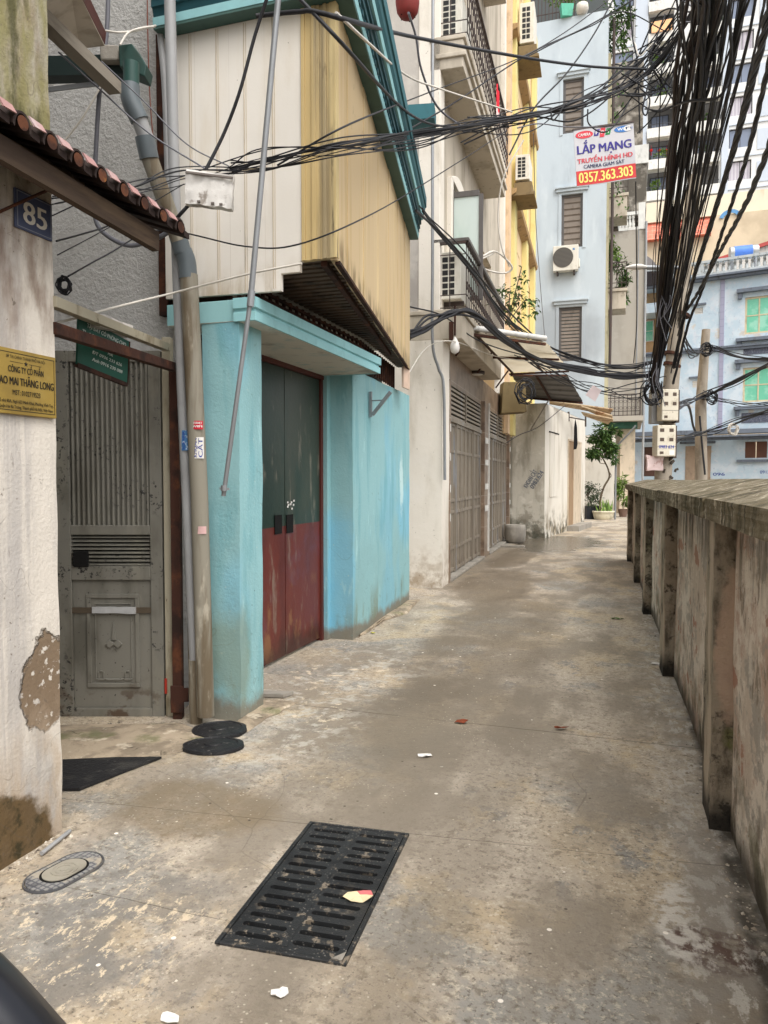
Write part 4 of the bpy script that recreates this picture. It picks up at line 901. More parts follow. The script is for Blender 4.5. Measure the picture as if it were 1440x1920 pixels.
for k in range(nd):
    a = Vector((xb, 0, 0))+dvec*((k+.3)/nd); b = Vector((xb, 0, 0))+dvec*((k+.62)/nd); o1, o2_ = .085, .112
    A_ = [a+nrm*o1, a+nrm*o2_, b+nrm*o2_, b+nrm*o1]
    mb.hexa([(v.x, v.y, c0+.068) for v in A_]+[(v.x, v.y, c0+.098) for v in A_])
obj('dentil', mb, m_teal2, B)
mb = MB(); e = Vector((xb, 0, 0))+dvec*.985; e2 = e+nrm*.29; mb.bar((e.x, e.y, 5.55), (e2.x, e2.y, 5.55), .3, .16); obj('eave_end', mb, m_teal, B)
# wall bracket
y0b, z0b = H.hx(697, 738, PX); y1b, z1b = H.hx(697, 778, PX)
xk = PX+k*0
bx = PX+(P2.x-PX)*((y0b-P1y)/(P2.y-P1y))+.006
t = thing('shelf_bracket', 'small grey steel angle bracket fixed to the aqua pier wall', 'bracket', fr=H)
mb = MB(); mb.box(bx-.0, bx+.025, y0b-.012, y0b+.012, z1b-.02, z0b+.02); mb.bar((bx+.03, y0b+.0, z1b), (bx+.22, y0b+.0, z0b+.01), .03, .03); mb.bar((bx+.02, y0b, z0b-.07), (bx+.15, y0b, z0b-.07), .012, .012); obj('bracket', mb, m_galv, t)
# long loose grey pole hanging in front
t = thing('long_pole', 'long thin grey pole leaning across the white panels and canopy with its foot hanging free', 'pole', tuple(D(419, 930, 4.2)))
o = t.location.copy(); mb = MB(); mb.tube([D(527, -60, 4.0)-o, D(470, 560, 4.12)-o], .016, 10); mb.tube([D(472, 545, 4.12)-o, D(469, 575, 4.12)-o], .02, 10); mb.tube([D(470, 560, 4.12)-o, D(419, 930, 4.2)-o], .013, 10); obj('shaft', mb, m_galv, t)
mb = MB(); mb.bar(D(412, 916, 4.2)-o, D(430, 917, 4.2)-o, .012, .012); mb.tube([D(420, 910, 4.19)-o, D(420, 921, 4.19)-o], .018, 10); obj('foot_clip', mb, m_galv, t)
# junction box cover on the wires
t = thing('cable_box', 'battered whitish rectangular box hanging on the black wires before the white panels', 'box', tuple(D(391, 352, 4.05)))
o = t.location.copy(); pc = [D(x, y, 4.05)-o for x, y in ((347, 380), (434, 391), (437, 328), (349, 317))]
mb = MB(); R_ = random.Random(4); nx_, nz_ = 10, 7
grid = lambda dy, amp: [tuple(pc[0].lerp(pc[1], i/nx_).lerp(pc[3].lerp(pc[2], i/nx_), j/nz_)+Vector((R_.uniform(-.003, .003), dy+amp*mnoise.noise((i*.6, j*.6, 3)), R_.uniform(-.003, .003)))) for j in range(nz_+1) for i in range(nx_+1)]
ga, gb = grid(0, .018), grid(.05, .0)
mb.add(ga, [(j*(nx_+1)+i, j*(nx_+1)+i+1, (j+1)*(nx_+1)+i+1, (j+1)*(nx_+1)+i) for j in range(nz_) for i in range(nx_)], True)
mb.add(gb, [(j*(nx_+1)+i, (j+1)*(nx_+1)+i, (j+1)*(nx_+1)+i+1, j*(nx_+1)+i+1) for j in range(nz_) for i in range(nx_)])
rim = list(range(nx_+1))+[(nx_+1)*j+nx_ for j in range(1, nz_+1)]+[(nx_+1)*nz_+i for i in range(nx_-1, -1, -1)]+[(nx_+1)*j for j in range(nz_-1, 0, -1)]
mb.add([ga[i] for i in rim]+[gb[i] for i in rim], [(k, len(rim)+k, len(rim)+(k+1) % len(rim), (k+1) % len(rim)) for k in range(len(rim))])
obj('shell', mb, mat('dirty_white_plastic', S(206, 202, 196), .5, [(S(120, 108, 96), .8, [N(10, .56, .66, det=9)]), (S(150, 146, 140), .7, [N(3, .5, .64, seed=3)])], bump=[(14, .5)], bumpd=.008), t)
mb = MB()
for f_ in (.3, .6, .78): c_ = pc[0].lerp(pc[1], f_)+Vector((0, -.012, .012)); mb.box(c_.x-.008, c_.x+.008, c_.y, c_.y+.012, c_.z-.003, c_.z+.006)
mb.bar(pc[3]+Vector((0, -.01, -.02)), pc[2]+Vector((0, -.01, -.02)), .012, .01)
obj('seam', mb, plain('box_seam', (110, 102, 96), .7), t)
# red lantern end at the top
t = thing('red_lantern', 'dark red lantern hanging at the top edge of the photo beside the teal cornice', 'lantern', tuple(D(764, 0, 7.2)))
mb = MB(); mb.lathe([(.03, -.165), (.07, -.155), (.1, -.11), (.112, -.03), (.112, .08), (.09, .16), (.05, .2), (.03, .24)], seg=24); obj('body', mb, plain('lantern_red', (128, 48, 44), .7), t)
mb = MB()
for k in range(5): a_ = 2*math.pi*k/5; mb.lathe([(.006, -.002), (.008, .0)], c=(.07*math.cos(a_), .07*math.sin(a_)-.0, -.158), seg=6)
obj('vent_hole', mb, m_black, t)
# ================================================================= helpers for houses
m_glass = mat('window_glass', S(70, 84, 92), .12, spec=.6)
m_glassg = mat('green_glass', S(112, 196, 166), .15, [(S(172, 222, 202), .6, [N(1.5, .45, .6)])], spec=.6)
m_glassp = mat('pale_glass', S(172, 190, 184), .2, [(S(200, 210, 206), .7, [N(1.2, .45, .6, st=(1, 3, .3))])], spec=.5)
m_frame = plain('grey_window_frame', (92, 88, 86), .5)
m_framew = plain('white_window_frame', (210, 208, 202), .5)
m_iron = plain('dark_iron', (70, 60, 56), .6, dirt=.5, dc=(84, 58, 44))
m_acw = plain('ac_white', (214, 210, 198), .5, dirt=.3, dc=(150, 138, 110))
m_acd = mat('ac_grille', S(38, 38, 38), .6)
m_h2 = mat('cream_render', S(224, 217, 205), .85, [(S(178, 168, 150), .6, [N(2, .48, .68, st=(1, 1, .3), det=8)]), (S(224, 218, 208), .5, [N(3, .54, .7, seed=4)]), (S(140, 116, 84), .7, [('z', .7, .05, dict(wob=.35)), N(5, .4, .62, seed=6)]), (S(96, 84, 68), .5, [N(24, .66, .72, seed=8)])], bump=[(14, .4)], bumpd=.008)
m_h2b = mat('stained_render', S(190, 180, 164), .9, [(S(150, 140, 124), .7, [N(2, .46, .66, st=(1, 1, .25), det=8)]), (S(108, 98, 84), .6, [N(6, .58, .7, st=(1, 1, .2), det=8, seed=5)])], bump=[(14, .4)], bumpd=.008)
m_marble = mat('brown_tile', S(132, 112, 94), .35, [(S(98, 80, 66), .8, [N(4, .45, .62, det=8)]), (S(168, 150, 130), .5, [N(7, .56, .68, seed=5)]), (S(190, 184, 174), .7, [('s', 2, .6, .985, .995)])], spec=.5)
m_garage = mat('garage_paint', S(134, 124, 110), .5, [(S(112, 102, 90), .7, [N(3, .45, .65, st=(1, 1, .2), det=7)]), (S(156, 146, 132), .5, [N(5, .55, .7, seed=5, st=(1, 1, .3))]), (S(150, 160, 172), .5, [N(1.6, .56, .66, st=(1, 2, .2), seed=8)]), (S(84, 66, 50), .6, [('z', .4, .0, dict(wob=.2)), N(6, .5, .65, seed=9)])], bump=[(20, .15)], bumpd=.004, spec=.4)
def window(parent, P, a0, a1, z0, z1, d, mf, mg, nx=1, nz=1, fw=.05, name='window', slats=0):
    mb = MB(); bP(mb, P, a0, a0+fw, d, d+.05, z0, z1); bP(mb, P, a1-fw, a1, d, d+.05, z0, z1); bP(mb, P, a0+fw, a1-fw, d, d+.05, z0, z0+fw); bP(mb, P, a0+fw, a1-fw, d, d+.05, z1-fw, z1)
    for i in range(1, nx): a = a0+(a1-a0)*i/nx; bP(mb, P, a-fw*.35, a+fw*.35, d+.004, d+.046, z0+fw, z1-fw)
    for j in range(1, nz): z = z0+(z1-z0)*j/nz; bP(mb, P, a0+fw, a1-fw, d+.008, d+.042, z-fw*.3, z+fw*.3)
    f = obj(name, mb, mf, parent)
    mb = MB(); bP(mb, P, a0+fw*.5, a1-fw*.5, d+.022, d+.03, z0+fw*.5, z1-fw*.5); obj('pane', mb, mg, f)
    if slats:
        mb = MB()
        for k in range(slats):
            z = z0+fw+(z1-z0-2*fw)*(k+.5)/slats; h = (z1-z0)/slats
            mb.hexa([P(a0+fw, d+.018, z-h*.42), P(a1-fw, d+.018, z-h*.42), P(a1-fw, d+.0215, z+h*.2), P(a0+fw, d+.0215, z+h*.2), P(a0+fw, d-.004, z-h*.30), P(a1-fw, d-.004, z-h*.30), P(a1-fw, d+.018, z+h*.34), P(a0+fw, d+.018, z+h*.34)])
        obj('slat', mb, plain('slat_%d' % slats, (122, 112, 102), .6), f)
    return f
def railing(mb, a, b, z0, z1, step=.12, scroll=True, t=.011):
    a = Vector((a[0], a[1], 0)); b = Vector((b[0], b[1], 0)); L_ = (b-a).length; n = max(2, int(L_/step)); d = (b-a).normalized()
    for z in (z0+.03, z0+(z1-z0)*.22, z1-.16): mb.bar((a.x, a.y, z), (b.x, b.y, z), t, t)
    mb.bar((a.x, a.y, z1), (b.x, b.y, z1), .05, .035)
    for k in range(n+1):
        p = a+(b-a)*(k/n); mb.bar((p.x, p.y, z0), (p.x, p.y, z1), t, t)
        if scroll and k < n:
            c = a+(b-a)*((k+.5)/n); r = step*.36
            for zc in ((z0+z1)/2-.12, (z0+z1)/2+.16):
                pts = [(c.x+d.x*r*math.cos(t_), c.y+d.y*r*math.cos(t_), zc+r*math.sin(t_)) for t_ in [2*math.pi*i/8 for i in range(9)]]
                mb.tube(pts, .007, 4, cap=False)
def ac_end(name, label, fr, x0, x1, y0, y1, z0, z1, rows=6, group=None):
    """outdoor unit seen from its end: gridded vent on the -y face"""
    t = thing(name, label, 'air conditioner', loc=tuple(fr.w((x0+x1)/2, (y0+y1)/2, z0)), rotz=-fr.ang, group=group); w, l, h = x1-x0, y1-y0, z1-z0
    mb = MB(); mb.box(-w/2, w/2, -l/2, l/2, 0, h); obj('casing', mb, m_acw, t, bevel=.012)
    mb = MB()
    for c in range(2):
        for r in range(rows):
            xa = -w*.32+c*w*.29; za = h*.10+r*h*.82/rows; mb.box(xa, xa+w*.24, -l/2-.004, -l/2-.001, za, za+h*.82/rows*.76)
    obj('vent', mb, m_acd, t)
    mb = MB()
    for s_ in (-1, 1): mb.box(-w*.5, w*.55, s_*l*.3-.02, s_*l*.3+.02, -.06, -.002)
    obj('bracket', mb, m_iron, t)
    return t
# ================================================================= garage house
K0 = G(828, 1103); K = Fr((K0.x, K0.y), Q=tuple(G(950, 1017)))
T = thing('garage_house', 'cream tube house with a brown tiled front above twin grey garage doors and iron balconies', 'house', fr=K)
yg0, yg1, yg2, yg3 = K.hx(836, 1000, -.06)[0], K.hx(902, 1000, -.06)[0], K.hx(912, 1000, -.06)[0], K.hx(949, 1000, -.06)[0]
zd = K.hx(838, 716, -.06)[1]; zl0 = K.hx(838, 779, -.06)[1]
mb = MB(); mb.rough(-1.7, 0, 0, yg0-.08, -.05, 3.42, .12, .006, 3, 4); obj('corner_pillar', mb, m_h2, T)
mb = MB(); mb.box(-.05, .012, yg0-.079, yg0-.0, 0, 2.95); mb.box(-.3, .0, yg1+.01, yg2-.01, 0, 3.0); mb.box(-.3, -.075, yg0-.08, yg3+.3, zd+.012, 3.42); mb.box(-.3, .005, yg3+.01, yg3+.25, 0, 3.0)
obj('tiled_surround', mb, m_marble, T, bevel=.003)
mb = MB(); mb.box(-.02, .03, yg1+.44, yg1+.50, .1, 3.0); obj('white_post', mb, m_framew, T)
mb = MB()
for z in (.9, 1.32, 1.78, 2.2):
    for (a, b_) in ((yg1+.03, yg1+.42), (yg3+.04, yg3+.2), (yg0-.075, yg0-.02)): mb.box(.0135 if b_ < yg0 else .006, .016, a, b_, z, z+.11)
obj('pale_tile', mb, m_framew, T)
for i, (a, b_, nl) in enumerate(((yg0, yg1, 4), (yg2, yg3, 4))):
    g = obj('garage_door', (lambda m_: (m_.box(-.12, -.07, a, a+.05, .05, zd), m_.box(-.12, -.07, b_-.05, b_, .05, zd), m_.box(-.12, -.07, a, b_, zd-.0, zd+.01), m_.box(-.12, -.05, a, b_, zl0-.06, zl0), m_)[-1])(MB()), m_garage, T)
    mb = MB(); nsl = 7
    for k in range(nsl):
        z = zl0+(zd-zl0)*(k+.5)/nsl; mb.hexa([(-.10, a+.05, z-.03), (-.07, a+.05, z-.03), (-.07, b_-.05, z-.03), (-.10, b_-.05, z-.03), (-.112, a+.05, z+.012), (-.082, a+.05, z+.012), (-.082, b_-.05, z+.012), (-.112, b_-.05, z+.012)])
    mid = (a+b_)/2; mb.box(-.115, -.06, mid-.03, mid+.03, zl0, zd); obj('louvre', mb, m_garage, g)
    mb = MB(); mb.box(-.2, -.19, a, b_, zl0, zd); obj('dark_gap', mb, m_black, g)
    for k in range(nl):
        l0 = a+.05+(b_-a-.1)*k/nl; l1 = a+.05+(b_-a-.1)*(k+1)/nl; dep = -.085 if k % 2 else -.10
        mb = MB(); mb.box(dep-.02, dep-.008, l0+.004, l1-.004, .06, zl0-.065)
        nst = 3
        for s_ in range(nst): yy = l0+.03+(l1-l0-.06)*s_/(nst-1); mb.box(dep-.008, dep+.014, yy-.022, yy+.022, .06, zl0-.07)
        for z in (.08, .42, .98, 1.16, 1.92, zl0-.11): mb.box(dep-.008, dep+.009, l0+.052, l1-.052, z, z+.05)
        for s_ in range(6): yy = l0+.06+(l1-l0-.12)*(s_+.5)/6; mb.box(dep-.009, dep-.003, yy-.012, yy+.012, .13, zl0-.12)
        lf = obj('leaf', mb, m_garage, g, bevel=.002)
    mb = MB(); mb.box(-.075, -.07, mid-.05, mid-.01, 1.05, 1.2); obj('lock_slot', mb, m_black, g)
    mb = MB(); mb.box(-.2, .02, a-.02, b_+.02, 0, .045); obj('threshold', mb, m_concrete, g, bevel=.01)
# upper part of the house
xb8 = K.hy(808, 300, 0)[0]; FX = -.14
mb = MB(); mb.box(-2.2, xb8, .015, .5, 3.82, 13); obj('side_wall', mb, mat('grey_side_wall', S(178, 172, 164), .92, [(S(146, 140, 134), .7, [N(1.5, .46, .66, st=(1, 1, .35), det=8)]), (S(198, 192, 182), .5, [N(3, .54, .7, seed=4)]), (S(110, 104, 98), .6, [N(5, .6, .72, st=(1, 1, .15), seed=9)])], bump=[(16, .4)], bumpd=.008), T)
yw0, zw1 = K.hx(842, 352, FX); yw1 = yw0+1.3; zw0 = 4.0
mb = MB(); holed(mb, PS(FX), .02, 7.55, 3.82, 13, [(yw0, yw1, 3.9, zw1+.1), (4.6, 5.9, 3.9, zw1+.1), (1.2, 2.6, 7.6, 10)], .25); obj('front_wall', mb, m_h2b, T)
mb = MB(); mb.box(FX-.2, FX+.10, .0, .30, 3.82, 13); mb.box(FX-.1, FX+.1, 7.3, 7.56, 3.5, 13); obj('white_pilaster', mb, m_h2, T, bevel=.01)
mb = MB(); s0, s1 = yw0-.16, yw1+.16
mb.box(FX-.05, FX+.07, s0, yw0, 3.82, zw1+.1); mb.box(FX-.05, FX+.07, yw1, s1, 3.82, zw1+.1)
arc = [(FX, yw0-.16+(yw1-yw0+.32)*i/10, zw1+.1+.22*math.sin(math.pi*i/10)) for i in range(11)]+[(FX, yw1, zw1+.1), (FX, yw0, zw1+.1)]
mb.extr(arc, (.07, 0, 0)); obj('window_surround', mb, m_h2, T, bevel=.008)
w = window(T, PS(FX), yw0, yw1, 3.9, zw1+.1, .12, m_frame, m_glass, 2, 2)
# open casement, hinged on the near jamb
px0, pz1 = K.hy(844, 357, yw0); px1, _ = K.hy(906, 372, yw0); _, pz0 = K.hy(845, 520, yw0)
c = MB(); P_ = lambda a, d, z: Vector((a, yw0+d, z))
for (a, b_, z0, z1) in ((px0, px0+.06, 4.2, pz1), (px1-.06, px1, 4.2, pz1-.1), (px0+.06, px1-.06, pz1-.12, pz1-.04), (px0+.06, px1-.06, 4.2, 4.26)): bP(c, P_, a, b_, -.02, .025, z0, z1)
cs = obj('open_casement', c, m_frame, T); mb = MB(); bP(mb, P_, px0+.055, px1-.055, 0, .006, 4.25, pz1-.1); obj('pane', mb, m_glassp, cs)
SX = .27
for nm, z0, z1, yl in (('balcony', 3.42, 3.82, 4.35), ('balcony', 7.02, 7.45, 4.8), ('balcony', 10.7, 11.1, 4.8)):
    mb = MB(); mb.box(-.9 if z0 < 5 else xb8-.02, SX, .0, yl, z0, z1-.06); mb.box(-.9 if z0 < 5 else xb8-.02, SX+.03, -.02, yl+.03, z1-.058, z1)
    if z0 > 5: mb.box(-.1, SX+.04, -.03, yl+.04, z0+.14, z0+.2)
    b = obj(nm, mb, m_h2b, T, bevel=.01)
    if z0 < 10:
        xr0 = K.hy(812, 520, 0)[0]; xr1 = SX+.05; zt2 = z1+.9
        mb = MB(); railing(mb, (xr0, .03), (xr1, .03), z1, zt2, .2, False); railing(mb, (xr1, .03), (xr1, yl), z1, zt2, .15); obj('railing', mb, m_iron, b)
        if z0 < 5:
            mb = MB(); mb.box(xr0-.02, xr1+.03, .0, .08, zt2+.01, zt2+.05); mb.bar((xr1, .03, zt2+.03), (xr1, yl, zt2+.03), .07, .05); obj('hand_rail', mb, plain('rail_grey', (96, 92, 88), .5), b)
ax0 = K.hy(826, 520, .3)[0]; ax1 = K.hy(868, 520, .3)[0]
z0a = K.hy(846, 566, .3)[1]; z1a = K.hy(846, 478, .3)[1]
ac_end('ac_unit', 'white air conditioner unit on the lower iron balcony', K, ax0, ax1, .15, .95, z0a, z1a)
z0a = K.hy(846, 84, .3)[1]; z1a = K.hy(846, 4, .3)[1]
ac_end('ac_unit', 'white air conditioner unit on the upper iron balcony, cut off by the photo top', K, ax0, ax1, .15, .95, z0a, z1a)
t = thing('red_cloth', 'bright red and white cloth hung on the upper iron balcony railing', 'cloth', loc=tuple(K.w(SX+.09, 2.9, 7.6)), rotz=-K.ang)
mb = MB(); nn = 8
mb.add([(.02*math.sin(i*1.3)+.0, -.16+.32*i/nn, .55-.55*j/6+.02*math.sin(i*2)) for j in range(7) for i in range(nn+1)], [(j*(nn+1)+i, (j+1)*(nn+1)+i, (j+1)*(nn+1)+i+1, j*(nn+1)+i+1) for j in range(6) for i in range(nn)], True)
obj('fabric', mb, mat('red_white_cloth', S(206, 36, 52), .85, [(S(222, 200, 196), 1, [('z', .2, .14)])]), t)
lp = K.loc(G(893, 697, 3.42)); t = thing('ceiling_lamp', 'round dark rimmed ceiling lamp under the lower balcony slab', 'lamp', loc=tuple(G(893, 697, 3.415)))
mb = MB(); mb.lathe([(.05, 0), (.15, -.0), (.15, -.045), (.13, -.05)], seg=24); obj('rim', mb, m_iron, t); mb = MB(); mb.lathe([(.128, -.045), (.1, -.06), (.01, -.064)], seg=24); obj('diffuser', mb, m_framew, t)
bl = D(853, 632, 10.15); t = thing('bare_bulb', 'bare white bulb on a metal bracket hanging before the slab corner', 'lamp', loc=tuple(bl))
mb = MB(); mb.tube([(0, 0, .42), (0, 0, .02)], .014, 8); mb.box(-.08, -.02, -.02, .02, -.05, .2); obj('bracket', mb, m_rust, t)
mb = MB(); mb.lathe([(.012, .0), (.03, -.03), (.06, -.1), (.065, -.15), (.05, -.2), (.015, -.222)], seg=16); obj('bulb', mb, m_paper, t)
# translucent sheet awning off the slab
t = thing('sheet_awning', 'translucent cream sheet awning with white pipe rim beside the lower balcony', 'awning', loc=tuple(D(900, 640, 11)))
o = t.location.copy(); aw = [D(884, 621, 11.2)-o, D(1022, 640, 12.6)-o, D(1066, 692, 16.4)-o, D(956, 697, 15.2)-o]
mb = MB(); na, nb = 30, 8; R_ = random.Random(3)
vs = []
for j in range(nb+1):
    for i in range(na+1):
        p = aw[0].lerp(aw[1], j/nb).lerp(aw[3].lerp(aw[2], j/nb), i/na); vs.append(p+Vector((0, 0, .018*(1 if i % 2 else -1)+.02*mnoise.noise((i*.3, j*.5, 1)))))
mb.add(vs, [(j*(na+1)+i, j*(na+1)+i+1, (j+1)*(na+1)+i+1, (j+1)*(na+1)+i) for j in range(nb) for i in range(na)], False)
msh = NT('translucent_sheet'); tb = msh.n('ShaderNodeBsdfTranslucent'); tb.inputs[0].default_value = S(236, 226, 204); df = msh.n('ShaderNodeBsdfDiffuse'); df.inputs[0].default_value = S(214, 202, 178)
mxs = msh.n('ShaderNodeMixShader'); msh.put(mxs.inputs[0], msh.math('ADD', msh.math('MULTIPLY', msh.noise(3, det=8), .5), .15)); msh.nt.links.new(tb.outputs[0], mxs.inputs[1]); msh.nt.links.new(df.outputs[0], mxs.inputs[2]); msh.nt.links.new(mxs.outputs[0], msh.out.inputs[0])
obj('sheet', mb, msh.mat, t)
mb = MB(); mb.tube([aw[0]+Vector((0, 0, .05)), aw[1]+Vector((0, 0, .05))], .045, 10); obj('rim_pipe', mb, m_framew, t)
mb = MB()
for f_ in (.0, .5, 1.): mb.bar(aw[0].lerp(aw[3], f_)+Vector((0, 0, -.05)), aw[1].lerp(aw[2], f_)+Vector((0, 0, -.05)), .04, .04)
for f_ in (.05, .55): mb.bar(aw[0].lerp(aw[1], f_)+Vector((0, 0, -.04)), aw[3].lerp(aw[2], f_)+Vector((0, 0, -.04)), .03, .03)
for f_ in (.02, .45, .95): p = aw[0].lerp(aw[3], f_); mb.bar(p, p+Vector((-.25, 0, -.35)), .03, .03)
obj('frame', mb, m_rust, t)
# yellowish sign box under the awning
t = thing('sign_box', 'faded mustard box under the dark sheet awning, tangled in wires', 'sign box', loc=tuple(D(965, 772, 16.6)))
o = t.location.copy(); mb = MB(); mb.extr([tuple(D(x, y, 16.6)-o) for x, y in ((940, 775), (988, 772), (985, 716), (944, 716))], (0, .5, 0)); obj('box', mb, plain('mustard', (118, 102, 70), .8, dirt=.5), t, bevel=.01)
# ================================================================= yellow house
Y = thing('yellow_house', 'narrow yellow and orange house with dark ledges behind the cream tube house', 'house', fr=K)
m_yel = mat('yellow_render', S(222, 188, 76), .8, [(S(196, 158, 62), .6, [N(2, .48, .66, st=(1, 1, .3), det=8)])], bump=[(14, .3)], bumpd=.006)
m_ora = mat('orange_cream_render', S(222, 196, 154), .8, [(S(212, 172, 116), .7, [N(2, .46, .64, st=(1, 1, .2), det=8)])], bump=[(14, .3)], bumpd=.006)
m_ylw = mat('bright_yellow', S(220, 206, 142), .75, [(S(204, 186, 120), .5, [N(3, .5, .66)])])
zt = 15.5
mb = MB(); holed(mb, PS(-.05), 7.56, 15.0, 2.6, zt, [(9, 11, 4.4, 7.6), (12.5, 14.4, 4.4, 7.6), (9, 11, 8.8, 11.6), (12.5, 14.4, 8.8, 11.6), (9, 11, 12.6, 14.5), (12.5, 14.4, 12.6, 14.5)], .35); obj('front_wall', mb, m_ora, Y)
mb = MB()
for y in (8.35, 11.6, 14.3): mb.box(-.05, .10, y, y+.5, 2.6, zt)
obj('yellow_pilaster', mb, m_ylw, Y, bevel=.01)
mb = MB(); mb.box(-.05, .07, 14.82, 15.0, 2.6, zt); mb.box(-.05, .05, 7.6, 7.95, 2.6, zt); obj('orange_pilaster', mb, plain('orange_paint', (212, 184, 150), .8), Y)
mb = MB()
for z in (5.0, 8.2, 12.0): mb.sweep([(0, z), (.2, z+.1), (.22, z+.2), (0, z+.2)], [(-.05, 14.8), (-.05, 8.0)][::-1])
obj('ledge', mb, plain('brown_ledge', (172, 142, 100), .8, dirt=.7), Y)
for (y, z0, z1) in ((9, 4.4, 7.6), (12.5, 4.4, 7.6), (9, 8.8, 11.6), (12.5, 8.8, 11.6), (9, 12.6, 14.5), (12.5, 12.6, 14.5)): window(Y, PS(-.05), y, y+1.95, z0, z1, .2, m_iron, m_glass, 3, 2)
mb = MB(); mb.box(-6, -.06, 7.57, 14.95, 2.6, zt-.1); obj('body', mb, m_ora, Y)
for (py0, py1, lab) in ((338, 288, 'old white air conditioner on the yellow house below the wire tangle'), (82, 2, 'boxed air conditioner high on the yellow house at the photo top')):
    yy = 8.1 if py0 > 200 else 8.6
    xa_, z0_ = K.hy(966 if py0 > 200 else 974, py0, yy); xb_, z1_ = K.hy(993 if py0 > 200 else 1002, py1, yy)
    ac_end('ac_unit', lab, K, xa_, xb_, yy, yy+.8, z0_-.0, z1_, rows=6)
    mb = MB(); mb.box(xa_-.02, xb_+.06, yy-.02, yy+.9, z0_-.32, z0_-.07); mb.box(-.1, xb_+.12, yy-.06, yy+.95, z0_-.38, z0_-.322); obj('ac_shelf', mb, plain('shelf_stain', (128, 110, 80), .9, dirt=.6), Y)
# ================================================================= white single storey block
E0 = G(1020, 1010); EB = Fr((E0.x, E0.y), Q=tuple(G(1095, 985)))
W = thing('low_white_house', 'low whitewashed house with mouldy foot, shuttered window and dark sheet awning', 'house', loc=(E0.x, E0.y, 0), rotz=-K.ang)
EF = Fr((E0.x, E0.y), math.degrees(K.ang))
m_low = mat('whitewash', S(214, 208, 196), .9, [(S(182, 172, 156), .6, [N(2, .48, .66, st=(1, 1, .3), det=8)]), (S(120, 104, 76), .8, [('z', .85, .15, dict(wob=.4)), N(4, .4, .6, seed=4)]), (S(54, 52, 36), .9, [('z', .75, .0, dict(wob=.5)), N(3.5, .46, .6, det=9, seed=8)])], bump=[(12, .4)], bumpd=.008)
m_lowd = mat('grey_stained_front', S(186, 180, 166), .9, [(S(136, 130, 116), .8, [N(2, .45, .62, st=(1, 1, .3), det=8)]), (S(120, 116, 104), .85, [('z', -.78, -.86, dict(ax=0, wob=.03))]), (S(206, 200, 188), .6, [N(4, .56, .68, seed=4)]), (S(50, 50, 34), .9, [('z', .8, .1, dict(wob=.5)), N(4, .44, .58, det=9, seed=8)]), (S(110, 102, 88), .7, [('z', 1.6, .4, dict(wob=.5)), N(4, .48, .62, seed=11)])], bump=[(12, .4)], bumpd=.008)
xl_ = EF.hy(945, 900, 0)[0]; ht = 3.45
a1 = EF.loc(EB.w(0, 6.2)); 
mb = MB(); mb.quad((xl_, 0, 0), (0, 0, 0), (0, 0, ht), (xl_, 0, ht)); mb.quad((xl_, 4, ht), (xl_, 0, ht), (0, 0, ht), (a1.x, a1.y, ht)); obj('front_wall', mb, m_lowd, W)
SWl = obj('side_wall', (lambda m_: (m_.prism([(-.02, .0), (0, 0), (0, 6.2), (-3, 6.2), (-3, .3)], 0, ht-.01), m_)[-1])(MB()), m_low, None); SWl.parent = W; SWl.rotation_euler.z = -EB.ang+K.ang; SWl.location = (0.004, 0, 0)
PE = lambda mb_: [tuple(EF.loc(EB.w(v[0], v[1], v[2]))) for v in mb_.v]
mb = MB(); ya_, zb_ = EB.hx(1030, 932, .01); yb_, zt_ = EB.hx(1046, 815, .01)
mb.box(.004, .02, ya_, (ya_+yb_)/2-.012, zb_, zt_); mb.box(.004, .02, (ya_+yb_)/2+.012, yb_, zb_, zt_); mb.v = PE(mb); wi = obj('shutter', mb, m_low, W)
mb = MB(); mb.box(.003, .012, (ya_+yb_)/2-.012, (ya_+yb_)/2+.012, zb_, zt_); mb.box(.004, .03, ya_-.1, yb_+.1, zt_, zt_+.03); mb.v = PE(mb); obj('shutter_gap', mb, m_black, wi)
mb = MB(); y1_, z1_ = EB.hx(1066, 826, .01); y2_, z2_ = EB.hx(1090, 826, .01); y15 = EB.hx(1075, 900, .01)[0]
mb.box(.004, .014, y1_, y15, .15, z1_); mb.v = PE(mb); dr = obj('door', mb, plain('tan_door', (150, 124, 96), .8), W)
mb = MB(); mb.box(.004, .03, y1_-.06, y1_, 0, z1_+.05); mb.box(.004, .03, y1_, y2_, z1_, z1_+.05); mb.box(.004, .02, y15, y2_, .15, z1_); mb.v = PE(mb); obj('door_frame', mb, plain('pale_frame', (196, 180, 158), .8), dr)
mb = MB(); mb.box(.004, .35, y1_-.1, y2_+.1, 0, .15); mb.v = PE(mb); obj('step', mb, m_concrete, W)
# dark sheet awning
t = thing('sheet_awning', 'dark grey metal sheet awning tilted up over the low white house', 'awning', loc=tuple(D(1030, 740, 18.6)))
o = t.location.copy(); q = [D(983, 742, 19.0)-o, D(1092, 752, 19.6)-o, D(1062, 701, 17.2)-o, D(958, 701, 16.8)-o]
mb = MB(); na = 40; vs = []
for i in range(na+1):
    zz = .03 if i % 8 == 0 else 0
    for e in (0, 1): p = (q[0].lerp(q[3], i/na) if e == 0 else q[1].lerp(q[2], i/na)); vs.append(p+Vector((0, 0, -zz)))
mb.add(vs, [(2*i, 2*i+1, 2*i+3, 2*i+2) for i in range(na)]); nb = len(vs)
mb.add([Vector(v)+Vector((0, 0, .012)) for v in vs], [(2*i+2, 2*i+3, 2*i+1, 2*i) for i in range(na)])
obj('sheet', mb, plain('dark_sheet', (92, 90, 88), .5, dirt=.5), t)
mb = MB()
for f_ in (.45,): mb.bar(q[0].lerp(q[1], f_)-Vector((0, 0, .04)), q[3].lerp(q[2], f_)-Vector((0, 0, .04)), .04, .04)
